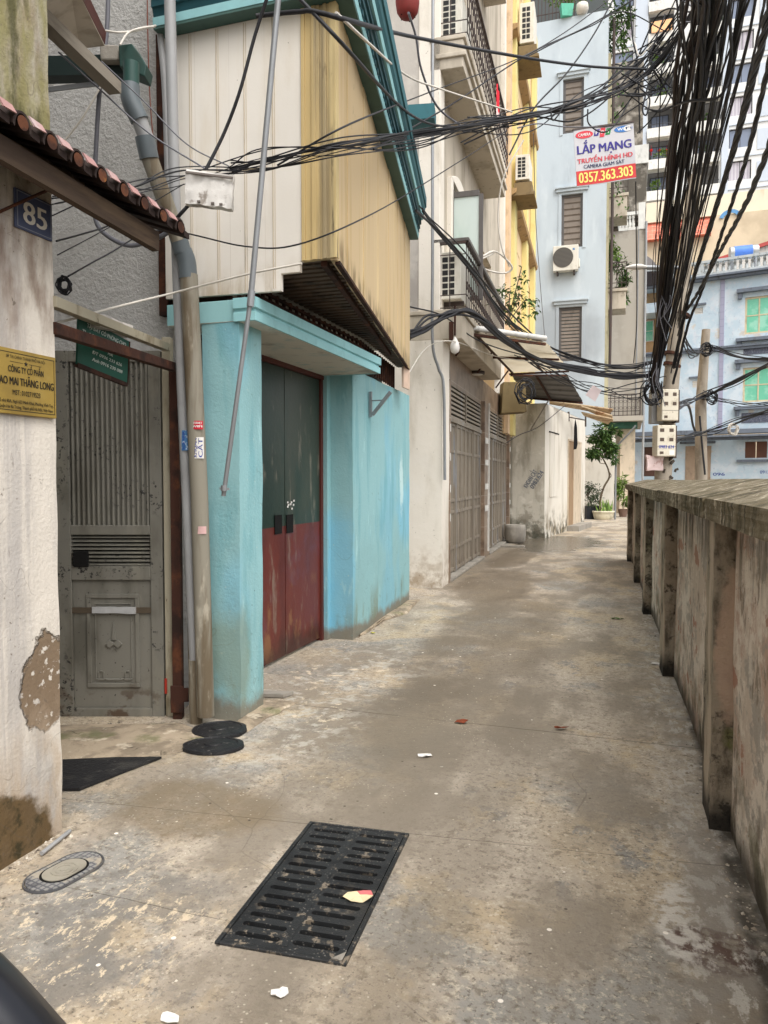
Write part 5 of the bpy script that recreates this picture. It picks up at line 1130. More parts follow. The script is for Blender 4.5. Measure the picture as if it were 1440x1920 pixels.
mb.bar(q[0]-Vector((0, 0, .05)), q[1]-Vector((0, 0, .05)), .05, .05); mb.bar(q[3]-Vector((0, 0, .04)), q[2]-Vector((0, 0, .04)), .05, .03); obj('frame', mb, m_rust, t)
t = thing('tin_awning', 'rusty rolled tin sheets sticking out over the low house door', 'awning', loc=tuple(D(1110, 780, 22)))
o = t.location.copy(); mb = MB()
for (a, b_, c_, d_) in (((1030, 758, 20), (1142, 778, 23), (1150, 768, 22.6), (1030, 752, 19.6)), ((1100, 770, 22), (1150, 792, 23), (1148, 780, 22.5), (1090, 762, 21)), ((1095, 780, 22), (1140, 796, 22.6), (1150, 786, 22), (1090, 774, 21.5))):
    mb.extr([tuple(D(*x)-o) for x in (a, b_, c_, d_)], (0, 0, .03))
obj('sheet', mb, mat('old_tin', S(186, 164, 132), .7, [(S(128, 84, 52), .8, [N(5, .48, .62, det=8)])], bump=[(20, .4, (8, 1, 1))], bumpd=.01), t)
mb = MB(); mb.bar(D(1066, 772, 22)-o, D(1066, 790, 22)-o, .05, .05); mb.bar(D(1098, 780, 22.5)-o, D(1098, 800, 22.5)-o, .04, .04); mb.bar(D(1066, 782, 22)-o, D(1098, 788, 22.5)-o, .03, .03); obj('bracket', mb, m_iron, t)
t = thing('black_cloth', 'black cloth hanging down beside the low house door', 'cloth', loc=tuple(D(1079, 790, 21.6)))
o = t.location.copy(); mb = MB(); mb.extr([tuple(D(x, y, 21.6)-o) for x, y in ((1076, 843), (1081, 842), (1083, 833), (1082, 800), (1079, 786), (1077, 800))], (0, .04, 0)); obj('fabric', mb, mat('black_fabric', S(22, 22, 24), .9), t)
t = thing('house_stencil', 'stencilled blue grey phone number on the stained low house front', 'stencil', loc=tuple(EF.w(0, 0, 0)), rotz=-EF.ang)
sx, sz = EF.hy(984, 912, -.004); mb = MB(); c45 = math.radians(58)
for k, s_ in enumerate(('KHOAN CẮT', '0983.624')): mb.text(s_, (sx+.06+k*.16, -.005, sz-.05-.02*k), (math.cos(c45), 0, math.sin(c45)), (-math.sin(c45), 0, math.cos(c45)), w=.5, h=.13, bold=.02)
obj('lettering', mb, plain('stencil_ink', (92, 100, 112), .8), t)
t = thing('loose_batten', 'grey batten leaning on wires before the stained low house front', 'batten', loc=tuple(D(1005, 780, 18.5)))
o = t.location.copy(); mb = MB(); mb.bar(D(1029, 750, 18.4)-o, D(995, 806, 18.5)-o, .05, .03); obj('batten', mb, m_greywood, t)
t = thing('planter_pot', 'round bare concrete planter at the garage corner', 'planter', loc=tuple(G(966, 1018)))
mb = MB(); mb.lathe([(.1, 0), (.17, .0), (.235, .06), (.25, .2), (.245, .36), (.235, .44), (.21, .44), (.2, .38), (.02, .36)], seg=28); obj('pot', mb, m_concrete, t)
p = G(958, 1024); mb = MB(); mb.rough(-.28, .25, -.1, .1, 0, .05, .08, .01, 6); tag(obj('stone_slab', mb, m_concrete, loc=(p.x, p.y-.3, 0), rotz=-.3), 'flat pale slab lying at the foot of the round planter', 'stone slab')
# ================================================================= pale grey-blue tall house (frontal)
qr = Vector((8.787, 30.0)); Q = Fr((qr.x, qr.y), 18.0)
T = thing('grey_blue_house', 'tall pale blue grey house with slatted windows and a planted roof terrace', 'house', fr=Q)
m_gb = mat('pale_blue_render', S(186, 196, 202), .9, [(S(166, 176, 184), .6, [N(.9, .48, .68, st=(1, 1, .35), det=8)]), (S(204, 212, 216), .5, [N(1.6, .54, .7, st=(1, 1, .3), seed=4)]), (S(136, 142, 146), .55, [N(2.4, .60, .74, st=(1, 1, .12), det=8, seed=8)]), (S(140, 144, 148), .6, [('e', (-1.5, 0, 7.2), (1.4, 1, 1.5), .5, dict(wob=.6, ws=1))])], bump=[(10, .3)], bumpd=.008)
hq = lambda px, py, c=0: Q.hy(px, py, c)
xL = -4.6; zTl = hq(1003, 43)[1]; zTr = hq(1131, 21)[1]; zT = (zTl+zTr)/2
wins = []
for (l, r_, tp, bt) in ((1048, 1090, 577, 676), (1053, 1092, 366, 462), (1056, 1094, 150, 246)):
    a, z1 = hq(l, tp); b, z0 = hq(r_, bt); wins.append((a, b, z0, z1))
mb = MB(); holed(mb, PF, xL, 0, 3.3, zT, wins, .2); mb.quad((0, 0, 3.3), (0, 4, 3.3), (0, 4, zT), (0, 0, zT)); mb.quad((xL, 0, zT), (0, 0, zT), (0, 4, zT), (xL, 4, zT)); mb.quad((xL, 4, 3.3), (xL, 0, 3.3), (xL, 0, zT), (xL, 4, zT))
obj('wall', mb, m_gb, T)
mb = MB(); mb.box(xL, hq(1151, 900)[0], .01, 4, 0, 3.295); obj('ground_floor', mb, m_low, T)
for i, (a, b, z0, z1) in enumerate(wins):
    w = window(T, PF, a, b, z0, z1, .08, m_frame, m_glass if i == 0 else plain('blind_%d' % i, (104, 94, 86), .7), 1, 1, .1, slats=(14, 8, 8)[i])
    mb = MB(); mb.box(a-.12, a, -.03, .0, z0-.06, z1+.1); mb.box(b, b+.12, -.03, .0, z0-.06, z1+.1); mb.box(a, b, -.03, .0, z1, z1+.1); mb.box(a-.2, b+.2, -.10, .0, z1+.101, z1+.22); mb.box(a-.25, b+.25, -.15, .0, z1+.221, z1+.28)
    obj('surround', mb, m_gb, w, bevel=.005)
mb = MB(); mb.box(.001, .10, .3, .6, 3.3, zT-1.5); mb.box(.001, .10, 1.8, 2.3, 3.3, zT-1.5); obj('yellow_pilaster', mb, plain('pale_yellow', (184, 174, 142), .8), T)
# alley balconies of that house
for (za, zb_, nm) in ((hq(1135, 542)[1], hq(1135, 575)[1], 'lower'), (hq(1150, 360)[1], hq(1150, 398)[1], 'upper')):
    mb = MB(); mb.box(.005, .78, .55, 1.75, zb_, za); mb.box(-.0+.005, .83, .5, 1.8, za+.001, za+.12); b = obj('balcony', mb, m_h2b, T, bevel=.01)
    mb = MB(); railing(mb, (.05, .55), (.8, .55), za+.12, za+1.15, .16, False, .025); railing(mb, (.8, .55), (.8, 1.75), za+.12, za+1.15, .16, True, .025); obj('railing', mb, m_iron, b)
ax, az1 = hq(1037, 462, -.35); bx, az0 = hq(1084, 505, -.35)
t = thing('ac_unit', 'white air conditioner with round fan below a slatted window of the pale blue grey house', 'air conditioner', loc=tuple(Q.w((ax+bx)/2, -.2, az0)), rotz=-Q.ang)
w_, h_ = bx-ax, az1-az0; mb = MB(); mb.box(-w_/2, w_/2, -.16, .16, 0, h_); mb.box(w_/2, w_/2+.06, -.1, .1, .1, h_*.45); obj('casing', mb, m_acw, t, bevel=.02)
mb = MB(); pts = [(-w_*.10+h_*.40*math.cos(a_), -.165, h_*.52+h_*.40*math.sin(a_)) for a_ in [2*math.pi*k/28 for k in range(28)]]; mb.extr(pts, (0, -.008, 0)); obj('fan_grille', mb, mat('fan_mesh', S(96, 92, 86), .6, [(S(60, 58, 54), .8, [('s', 2, .05, .4, .6)])]), t)
mb = MB(); mb.box(-w_*.36, -w_*.30, -.1, .2, -.12, -.002); mb.box(w_*.30, w_*.36, -.1, .2, -.12, -.002); obj('bracket', mb, m_iron, t)
mb = MB(); mb.box(w_*.28, w_*.36, -.164, -.1605, h_*.78, h_*.86); obj('badge', mb, m_stsky, t)
mb = MB(); P = [D(1037, 482, 31.1), D(1027, 497, 31.2), D(1010, 511, 31.4), D(985, 516, 31.8)]; mb.tube(cr(P, 6), .04, 8); tag(obj('ac_hose', mb, m_framew), 'white insulated hose running left from the fan air conditioner', 'hose')
# terrace railing + plants
m_leafd = mat('leaf_dark', S(62, 88, 44), .6, [(S(92, 120, 54), .9, [N(9, .45, .6)]), (S(34, 54, 28), .8, [N(5, .52, .62, seed=4)])])
m_leafl = mat('leaf_light', S(104, 132, 58), .6, [(S(140, 160, 78), .8, [N(8, .48, .6)]), (S(62, 90, 38), .8, [N(5, .5, .62, seed=4)])])
m_bark = mat('bark', S(96, 84, 68), .9, [(S(60, 52, 42), .8, [N(14, .48, .64)])])
t = thing('terrace_fence', 'dark iron fence along the roof terrace of the pale blue grey house', 'fence', fr=Q)
mb = MB(); railing(mb, (xL, .25), (-.9, .25), zT, zT+1.9, .14, False, .03); obj('railing', mb, m_iron, t)
mb = MB(); mb.box(xL, -.1, 2.2, 2.3, zT, zT+4); obj('screen', mb, mat('dark_screen', S(84, 88, 88), .8), t)
mb = MB(); mb.blob((0, 0, 0), (.75, .45, .55), 700, .16, .07, 16, 5); mb.tube([(0, 0, -1.0), (.03, 0, -.3), (0, 0, .2)], .03, 6)
tag(obj('terrace_shrub', mb, m_leafl, loc=tuple(Q.w(-1.7, 1.0, zT+1.55))), 'light green shrub behind the roof terrace fence', 'shrub')
for (px, c, lab) in ((1063, (90, 176, 150), 'teal planter box on the roof terrace'), (1092, (206, 200, 190), 'white round pot on the roof terrace')):
    x, z = hq(px, 18, .12); mb = MB()
    if px < 1080: mb.hexa([(-.2, -.12, 0), (.2, -.12, 0), (.2, .12, 0), (-.2, .12, 0), (-.25, -.15, .45), (.25, -.15, .45), (.25, .15, .45), (-.25, .15, .45)])
    else: mb.lathe([(.1, 0), (.2, .05), (.25, .2), (.22, .38), (.17, .4)], seg=16)
    tag(obj('terrace_pot', mb, plain('pot%d' % px, c, .5), loc=tuple(Q.w(x, -.02, zT+.001))), lab, 'pot')
# ivy down the right corner
t = thing('hanging_vine', 'green vine trailing down the right corner of the pale blue grey house', 'vine', loc=tuple(Q.w(.2, .25, 10)))
mb = MB(); R_ = random.Random(8)
mb.blob((.1, .2, zT-10-.3), (.5, .5, 1.1), 560, .2, .08, 22, 3)
for k in range(170):
    z = R_.uniform(2, zT-11); mb.leaf((.15+R_.gauss(0, .12)+.25*math.sin(z), R_.gauss(0, .2), z), (R_.gauss(0, 1), R_.gauss(0, 1), -1), (R_.gauss(0, .6), -1, .4), .16, .08)
obj('leaves', mb, m_leafd, t)
mb = MB(); mb.tube([(.0, 0, -4), (.03, .02, 2), (.0, 0, zT-10.2)], .06, 8); obj('stem_pipe', mb, m_iron, t)
for (px, py, y, rad, nl, lab, m) in ((1143, 478, 31.2, (.35, .35, .4), 420, 'leafy potted plant behind the lower dark balcony railing', m_leafl), (1163, 545, 30.8, (.32, .3, .5), 520, 'plant spilling from the lower balcony toward the alley', m_leafd), (1158, 505, 31.4, (.5, .35, .5), 260, 'sprawling leafy branches over the lower balcony rail', m_leafd)):
    c = D(px, py, y); t = thing('balcony_plant', lab, 'plant', tuple(c)); mb = MB(); mb.blob((0, 0, 0), rad, nl, .2, .07, 9, px); obj('leaves', mb, m, t)
    mb = MB()
    for k in range(4): mb.tube([(0, 0, -.5), (rnd.uniform(-.1, .1), 0, -.2), (rnd.uniform(-.3, .3), 0, rnd.uniform(0, .3))], .012, 5)
    obj('stem', mb, m_bark, t)
# ================================================================= grey-beige house at the bend
f2 = D(1139, 800, 33.5); Fh = Fr((f2.x, f2.y), 18.0)
T = thing('grey_beige_house', 'plain grey beige house at the alley bend with mouldy top and roof balustrade', 'house', fr=Fh)
hf = lambda px, py, c=0: Fh.hy(px, py, c)
m_gbe = mat('grey_beige_render', S(172, 164, 152), .92, [(S(152, 144, 132), .6, [N(.8, .46, .66, st=(1, 1, .5), det=8)]), (S(186, 178, 166), .5, [N(1.6, .55, .7, seed=5)]), (S(70, 64, 56), .85, [('z', hf(1175, 452)[1], hf(1175, 425)[1], dict(wob=.6, ws=1.6)), N(2, .35, .55, det=9, seed=8)])], bump=[(10, .3)], bumpd=.008)
xr_ = hf(1207, 600)[0]; zt_ = hf(1175, 432)[1]; zb_ = hf(1175, 792)[1]
mb = MB(); mb.box(-1.2, xr_, 0, 5, zb_, zt_); obj('wall', mb, m_gbe, T)
mb = MB(); mb.box(-1.0, xr_-.3, .5, 5, 0, zb_-.02); mb.box(hf(1162, 900)[0], hf(1190, 900)[0], .25, .5, 0, zb_-.02); obj('ground_floor', mb, plain('beige_ground_floor', (206, 190, 168), .85), T)
mb = MB(); mb.box(-.1, xr_-.2, -.35, .3, zb_-.28, zb_-.01); obj('green_beam', mb, plain('green_beam_paint', (52, 92, 76), .6), T)
mb = MB(); mb.box(-.6, xr_+.02, -.9, .0, zb_, zb_+.22); b = obj('balcony', mb, m_gbe, T, bevel=.01)
mb = MB(); railing(mb, (-.55, -.85), (xr_-.12, -.85), zb_+.22, zb_+1.15, .17, True, .03); railing(mb, (xr_-.1, -.85), (xr_-.1, 0), zb_+.22, zb_+1.15, .17, False, .03); obj('railing', mb, m_iron, b)
mb = MB(); mb.tube([(xr_+.05, -.05, 0), (xr_+.05, -.05, zt_+.3)], .05, 8); mb.tube([(xr_-.28, -.03, zb_), (xr_-.26, -.03, zt_)], .025, 6); obj('drain_pipe', mb, m_pvc, T)
# balustrade on the roof
x0_ = hf(1160, 430)[0]; zr = hf(1175, 398)[1]
mb = MB(); mb.box(x0_, xr_, 0, .14, zt_, zt_+.12); mb.box(x0_, xr_, -.02, .16, zr-.14, zr); mb.box(xr_-.28, xr_, -.03, .2, zt_, zr+.35)
nb_ = 5
for k in range(nb_): mb.lathe([(.06, zt_+.12), (.085, zt_+.25), (.04, zt_+.5), (.07, zr-.25), (.05, zr-.14)], c=(x0_+(xr_-.4-x0_)*(k+.3)/nb_, .07, 0), seg=8)
obj('balustrade', mb, plain('white_balustrade', (214, 212, 206), .8), T)
mb = MB(); zs0, zs1 = hf(1180, 388)[1], hf(1180, 300)[1]; mb.box(-.6, hf(1213, 340)[0], .6, 3.4, zs0, zs1); mb.box(-.6, hf(1213, 340)[0]-.15, 3.4, 5, zt_, zs1+6); obj('upper_bay', mb, m_gbe, T)
mb = MB(); mb.box(-.65, hf(1216, 340)[0], .5, 3.5, zs1, zs1+.8); obj('white_parapet', mb, m_framew, T)
# ================================================================= potted tree etc at the bend
base = G(1131, 974); t = thing('potted_tree', 'slender bent tree with dark glossy crown in a low cream pot', 'tree', tuple(base))
o = base; d_ = lambda px, py, y=None: D(px, py, y or base.y)-o
mb = MB(); mb.lathe([(.3, 0), (.34, .03), (.38, .16), (.40, .26), (.42, .27), (.42, .33), (.38, .33), (.36, .27), (.02, .27)], seg=24, ay=.7); obj('pot', mb, plain('cream_pot', (196, 188, 164), .7), t)
mb = MB(); tr = [d_(1126, 958), d_(1126, 935), d_(1133, 912), d_(1142, 896), d_(1141, 882), d_(1135, 868), d_(1128, 856)]
mb.tube(cr(tr, 5), [.045-.02*i/30 for i in range(31)], 8)
for (e, sz) in (((1112, 836), .02), ((1140, 832), .02), ((1124, 812), .02), ((1148, 846), .015), ((1108, 858), .014), ((1145, 808), .012)): mb.tube(cr([d_(1130, 858), d_((1130+e[0])/2+3, (858+e[1])/2, base.y-.1), d_(*e)], 4), [sz, sz*.9, sz*.8, sz*.7, sz*.6, sz*.5, sz*.45, sz*.4, sz*.35], 6)
mb.tube(cr([d_(1142, 884), d_(1146, 892), d_(1141, 898)], 4), .015, 6); mb.tube(cr([d_(1137, 870), d_(1125, 868), d_(1122, 862)], 4), .012, 6); obj('trunk', mb, m_bark, t)
mb = MB()
for (px, py, rx, rz, n_, sd) in ((1122, 846, .42, .26, 420, 1), (1140, 838, .30, .3, 300, 2), (1114, 822, .24, .22, 200, 3), (1132, 808, .36, .26, 360, 4), (1150, 812, .22, .16, 140, 5), (1108, 850, .26, .18, 200, 6), (1150, 852, .22, .24, 170, 7), (1124, 828, .34, .2, 260, 8)):
    mb.blob(d_(px, py), (rx, .4, rz), n_, .19, .075, 7, sd)
obj('crown', mb, m_leafd, t)
mb = MB(); R_ = random.Random(2)
for k in range(26):
    a_ = R_.uniform(0, 6.28); r_ = R_.uniform(.02, .26); p = Vector((r_*math.cos(a_)+.05, r_*math.sin(a_)*.6, .27)); tip = p+Vector((R_.gauss(.02, .08), R_.gauss(0, .08), R_.uniform(.25, .55))); s_ = Vector((.025, 0, 0)); mid = p.lerp(tip, .5)
    mb.add([p-s_, p+s_, mid+s_*1.1, tip, mid-s_*1.1], [(0, 1, 2, 3, 4)])
obj('underplanting', mb, m_leafl, t)
base = G(1108, 973); t = thing('square_planter', 'dark square planter with a loose bushy shrub behind the low house', 'planter', (base.x, base.y, 0))
mb = MB(); mb.hexa([(-.2, -.2, 0), (.22, -.2, 0), (.22, .2, 0), (-.2, .2, 0), (-.25, -.25, .5), (.27, -.25, .5), (.27, .25, .5), (-.25, .25, .5)]); obj('box', mb, plain('dark_planter', (40, 44, 50), .5), t)
mb = MB(); mb.blob((-.05, 0, .95), (.42, .4, .6), 620, .13, .045, 14, 12); obj('leaves', mb, mat('grey_leaf', S(74, 86, 62), .7, [(S(44, 54, 38), .8, [N(5, .48, .6)])]), t)
mb = MB()
for k in range(6): mb.tube([(rnd.uniform(-.1, .1), rnd.uniform(-.1, .1), .45), (rnd.uniform(-.2, .2), 0, .9), (rnd.uniform(-.3, .3), 0, 1.3)], .012, 5)
obj('stem', mb, m_bark, t)
base = G(1168, 969); t = thing('leaning_shrub', 'broad leaved shrub in a pot at the bend beside the thin pipe', 'shrub', tuple(base))
mb = MB(); mb.lathe([(.14, 0), (.2, .3), (.21, .32)], seg=14); obj('pot', mb, plain('brown_pot', (120, 96, 84), .8), t)
mb = MB(); mb.blob((.05, 0, 1.05), (.32, .3, .6), 360, .24, .07, 9, 14); obj('leaves', mb, m_leafl, t); mb = MB(); mb.tube([(0, 0, .3), (.02, 0, .8), (.06, 0, 1.2)], .02, 6); obj('stem', mb, m_bark, t)
t = thing('bent_pipe_post', 'thin grey pipe post bending over at the top by the potted tree', 'pipe post', tuple(G(1153, 974)))
o = t.location.copy(); yb = o.y; mb = MB(); mb.tube([Vector((0, 0, 0)), D(1155, 836, yb)-o], .04, 8); mb.tube([D(1155, 838, yb)-o, D(1182, 810, yb-.3)-o, D(1192, 798, yb-.4)-o], .035, 8); obj('tube', mb, m_galv, t)
c = D(966, 560, 14.3); t = thing('balcony_shrub', 'straggly green shrub growing from the far end of the lower iron balcony', 'shrub', tuple(c))
mb = MB()
for (px, py, rx, rz, n_, sd) in ((940, 556, .22, .14, 60, 1), (962, 552, .2, .22, 50, 2), (980, 562, .26, .08, 45, 3), (958, 592, .25, .14, 50, 4), (1003, 582, .1, .12, 26, 5), (976, 520, .1, .25, 26, 6)): mb.blob(D(px, py, 14.4)-c, (rx, .3, rz), n_, .11, .05, 6, sd+30)
obj('leaves', mb, m_leafd, t)
mb = MB()
for e in ((945, 556), (980, 560), (1003, 578), (978, 500), (955, 590)): mb.tube(cr([D(950, 610, 14.4)-c, (D(*e, 14.4)-c)*.5+Vector((0, 0, .05)), D(*e, 14.4)-c], 4), .01, 5)
obj('stem', mb, m_bark, t)
# ================================================================= light blue house across
gp = D(1300, 900, 38); Gf = Fr((gp.x, gp.y), 32.0); hg = lambda px, py, c=0: Gf.hy(px, py, c)
T = thing('light_blue_house', 'mottled light blue house with green glass windows and grey ledges across the bend', 'house', fr=Gf)
m_lb = mat('mottled_blue', S(188, 206, 218), .85, [(S(210, 220, 228), .8, [N(1.2, .46, .62, det=9)]), (S(206, 212, 220), .7, [N(4, .54, .64, det=9, seed=4)]), (S(166, 182, 200), .6, [N(6, .58, .68, det=8, seed=8)]), (S(204, 190, 172), .7, [N(1.1, .60, .68, seed=12)])], bump=[(8, .3)], bumpd=.01)
m_ledge = plain('blue_grey_ledge', (108, 116, 128), .7, dirt=.5)
m_lilac = mat('lilac_strip', S(160, 160, 182), .7, [(S(136, 136, 160), .7, [('s', 2, .35, .9, .95)])])
xl_, xr_ = hg(1186, 900)[0], 9.0; zp = hg(1340, 522)[1]; z1f = hg(1340, 655)[1]; z0f = hg(1340, 812)[1]
def rc(l, r_, tp, bt): a, z1 = hg(l, tp); b, z0 = hg(r_, bt); return (a, b, z0, z1)
W1, W2 = rc(1397, 1450, 558, 622), rc(1393, 1450, 690, 752); V1, V2 = rc(1302, 1318, 578, 588), rc(1298, 1316, 714, 726)
xlg = hg(1246, 620)[0]
mb = MB(); holed(mb, PF, xlg, xr_, z0f, zp, [W1, W2, V1, V2], .18); holed(mb, PF, xl_, xlg, z0f, hg(1220, 665)[1], [], .2)
mb.quad((xl_, 0, zp), (xr_, 0, zp), (xr_, 6, zp), (xl_, 6, zp)); mb.quad((xlg, 1.5, hg(1220, 665)[1]), (xlg, 0, hg(1220, 665)[1]), (xlg, 0, zp), (xlg, 1.5, zp))
SH, DR, BL = rc(1396, 1437, 828, 858), rc(1204, 1238, 838, 893), rc(1284, 1331, 836, 910)
holed(mb, lambda a, d, z: Vector((a, d+.25, z)), xl_, xr_, 0, z0f-.25, [SH, DR], .15); mb.quad((xr_, 0, 0), (xr_, 6, 0), (xr_, 6, zp), (xr_, 0, zp))
obj('wall', mb, m_lb, T)
mb = MB(); mb.box(xl_-.5, xlg, 1.4, 1.6, hg(1220, 665)[1], zp); mb.box(xl_, xlg, 0, 1.4, hg(1220, 665)[1]-.12, hg(1220, 665)[1]); obj('loggia', mb, plain('tan_loggia', (190, 158, 120), .85), T)
mb = MB(); mb.box(xl_-.3, xlg, -.2, 1.4, hg(1220, 588)[1], hg(1220, 570)[1]); obj('loggia_lintel', mb, m_lb, T)
a, z1 = hg(1210, 602, 1.4); b, z0 = hg(1226, 640, 1.4)
window(T, lambda a_, d, z: Vector((a_, d+1.34, z)), a, b, z0, z1, 0, m_framew, m_glassg, 1, 2, .05)
mb = MB()
for z, dp in ((zp, .45), (z1f, .22), (z0f-.25, .9)):
    mb.box(xl_-.2, xr_, -dp, -.002, z-.0, z+.10); mb.box(xl_-.15, xr_, -dp*.7, -.004, z-.12, z-.002)
mb.box(xl_-.2, xr_, -.9, -.3, z0f-.10, z0f+.12)
obj('ledge', mb, m_ledge, T, bevel=.01)
mb = MB(); mb.box(*(lambda a_, b_: (a_, b_))(hg(1350, 600)[0], hg(1358, 600)[0]), -.05, -.003, z0f, z1f-.13); mb.box(hg(1350, 600)[0], hg(1358, 600)[0], -.05, -.003, z1f+.11, zp-.13); obj('lilac_strip', mb, m_lilac, T)
for (a, b, z0, z1) in (W1, W2):
    w = window(T, PF, a, b, z0, z1, .08, plain('cream_frame', (206, 190, 160), .6), m_glassg, 2, 2, .09)
    mb = MB(); mb.box(a-.35, b, -.25, -.002, z1+.22, z1+.40); mb.box(a-.35, b, -.28, -.002, z0-.36, z0-.20); mb.box(a-.3, a-.12, -.16, -.002, z0-.65, z0-.37); mb.box(a-.3, a-.12, -.16, -.002, z1-.06, z1+.215); obj('sill', mb, m_ledge, w, bevel=.01)
    mb = MB(); mb.box(a-.02, b, -.03, -.002, z0-1.0, z0-.52); obj('grey_panel', mb, mat('grey_pebble', S(88, 92, 106), .9, [(S(140, 144, 156), .7, [N(24, .52, .62)])]), w)
for (a, b, z0, z1) in (V1, V2):
    mb = MB()
    for k in range(4): z = z0+(z1-z0)*(k+.5)/4; mb.box(a, b, .03, .12, z-.03, z+.03)
    v = obj('vent', mb, m_framew, T); mb = MB(); mb.box(a-.15, b+.15, -.12, -.002, z1+.12, z1+.2); obj('hood', mb, m_ledge, v)
a, b, z0, z1 = SH; mid = (a+b)/2; P25 = lambda a_, d, z: Vector((a_, d+.25, z))
mb = MB(); bP(mb, P25, a, mid-.02, .05, .09, z0, z1); bP(mb, P25, mid+.02, b, .05, .09, z0, z1); s_ = obj('shutter', mb, plain('brown_shutter', (104, 72, 58), .7), T)
mb = MB(); bP(mb, P25, a-.35, b+.1, -.2, -.002, z0-.2, z0-.08); bP(mb, P25, a-.35, b+.1, -.2, -.002, z1+.25, z1+.36); obj('sill', mb, m_ledge, s_)
a, b, z0, z1 = DR; mb = MB(); bP(mb, P25, a, b, .06, .12, z0, z1)
for k in range(6): z = z0+(z1-z0)*(k+.5)/6; bP(mb, P25, a+.08, b-.08, .045, .058, z-.1, z+.1)
obj('door', mb, plain('brown_wood_door', (96, 70, 60), .7), T)
a, b, z0, z1 = BL; mb = MB(); mb.rough(a, b, .20, .248, 0, z1, .2, .02, 2, 9); bk = obj('blocked_opening', mb, plain('tan_cement', (160, 140, 120), .9), T); mb = MB(); bP(mb, P25, a-.25, b+.2, -.25, -.06, z1+.1, z1+.22); obj('hood', mb, m_ledge, bk)
mb = MB()
for (px, py, w__, s__) in ((1337, 892, .9, '096'), (1425, 888, .7, '0912')): x, z = hg(px, py, .24); mb.text(s__, (x, .244, z), (1, 0, 0), (0, 0, 1), w=w__*.6, h=.16, bold=.01)
obj('stencil', mb, m_stblue, T)
zt2 = hg(1340, 490)[1]
mb = MB(); mb.box(xl_, xr_, -.35, -.15, zp+.101, zp+.22); mb.box(xl_, xr_, -.38, -.12, zt2-.12, zt2)
k = 0
x = xl_+.1
while x < xr_-.1:
    if k % 12 == 0: mb.box(x-.12, x+.16, -.36, -.14, zp+.22, zt2-.12)
    else: mb.lathe([(.06, zp+.22), (.085, zp+.36), (.04, zp+.6), (.075, zt2-.3), (.05, zt2-.12)], c=(x, -.25, 0), seg=8)
    x += .26; k += 1
obj('balustrade', mb, plain('pale_balustrade', (186, 192, 194), .8, dirt=.6), T)
# lean-to and satellite screen at the left end
c = D(1223, 520, 36); t = thing('balcony_screen', 'dark round topped screen on the light blue house balcony behind the lamp arm', 'screen', tuple(c))
arc = [D(1204, 505, 36)-c]+[D(1204+33*f_, 506-29*math.cos((f_*.95)*math.pi/2), 36)-c for f_ in (0, .25, .5, .75, 1)]+[D(1238, 505, 36)-c]
mb = MB(); mb.extr([tuple(v) for v in arc], (0, .1, 0)); obj('grey_hood', mb, plain('hood_grey', (116, 112, 112), .6), t)
mb = MB(); mb.extr([tuple(D(x, y, 36)-c) for x, y in ((1205, 537), (1237, 533), (1236, 508), (1205, 510))], (0, .1, 0)); obj('netting', mb, mat('black_net', S(34, 30, 32), .9), t)
# ================================================================= tan building, red tiles, water tank
tp = D(1300, 600, 52); Tf = Fr((tp.x, tp.y), 20.0); ht = lambda px, py, c=0: Tf.hy(px, py, c)
T = thing('tan_building', 'blank tan building with a cream parapet and red tiled band behind the light blue house', 'building', fr=Tf)
m_tan = mat('tan_render', S(214, 196, 168), .9, [(S(180, 162, 136), .6, [N(.3, .46, .64, det=8)]), (S(160, 112, 66), .6, [N(.5, .60, .72, st=(1, 1, .2), det=8, seed=5)])], bump=[(4, .3)], bumpd=.02)
zA, zB, zC = ht(1280, 448)[1], ht(1280, 408)[1], ht(1280, 370)[1]
xa_ = ht(1203, 450)[0]; xm = ht(1333, 430)[0]
mb = MB(); mb.box(xa_, 9, 0, 8, 0, zA); mb.box(xm, 14, .01, 8, zA, zB-.1); obj('wall', mb, m_tan, T)
m_rt = mat('red_roof_tile', S(206, 116, 94), .7, [(S(226, 160, 138), .8, [('s', 2, .35, .86, .95)]), (S(226, 150, 122), .7, [('s', 0, .55, .88, .96)]), (S(160, 62, 46), .6, [N(3, .5, .65)])])
mb = MB(); mb.hexa([(xa_, -.6, zA+.0), (xm-.02, -.6, zA+.0), (xm-.02, .0, zA), (xa_, .0, zA), (xa_, .5, zB-.02), (xm-.02, .5, zB-.02), (xm-.02, .6, zB-.02), (xa_, .6, zB-.02)]); obj('tiled_band', mb, m_rt, T)
mb = MB(); mb.box(xa_, 14, .3, 8, zB, zC); obj('cream_parapet', mb, mat('rust_stained_cream', S(226, 214, 190), .85, [(S(190, 132, 70), .8, [N(.9, .56, .72, st=(1, 1, .15), det=8), ('z', zB, zC)]), (S(206, 196, 176), .5, [N(.6, .5, .66, seed=4)])]), T)
xs, zs = ht(1370, 408, -.05); mb = MB()
arcp = [(xs+.75*r_*math.cos(a_), -.05, zs-.2+.75*r_*math.sin(a_)) for r_, rg in ((1.0, range(9)), (.68, range(8, -1, -1))) for a_ in [math.radians(20+140*k/8) for k in rg]]
mb.extr(arcp, (0, -.06, 0)); obj('blue_arch_sign', mb, plain('blue_sign', (96, 146, 190), .5), T)
wt = D(1395, 472, 42); t = thing('water_tank', 'steel water tank with a blue band on the roof of the light blue house', 'water tank', tuple(wt))
mb = MB(); mb.tube([(-.7, .2, -.05), (.7, -.14, .0)], .36, 18); obj('tank', mb, m_alu, t); mb = MB(); mb.tube([(-.5, .15, -.04), (.4, -.07, -.01)], .365, 18, cap=False); obj('blue_band', mb, plain('tank_blue', (80, 122, 200), .5), t)
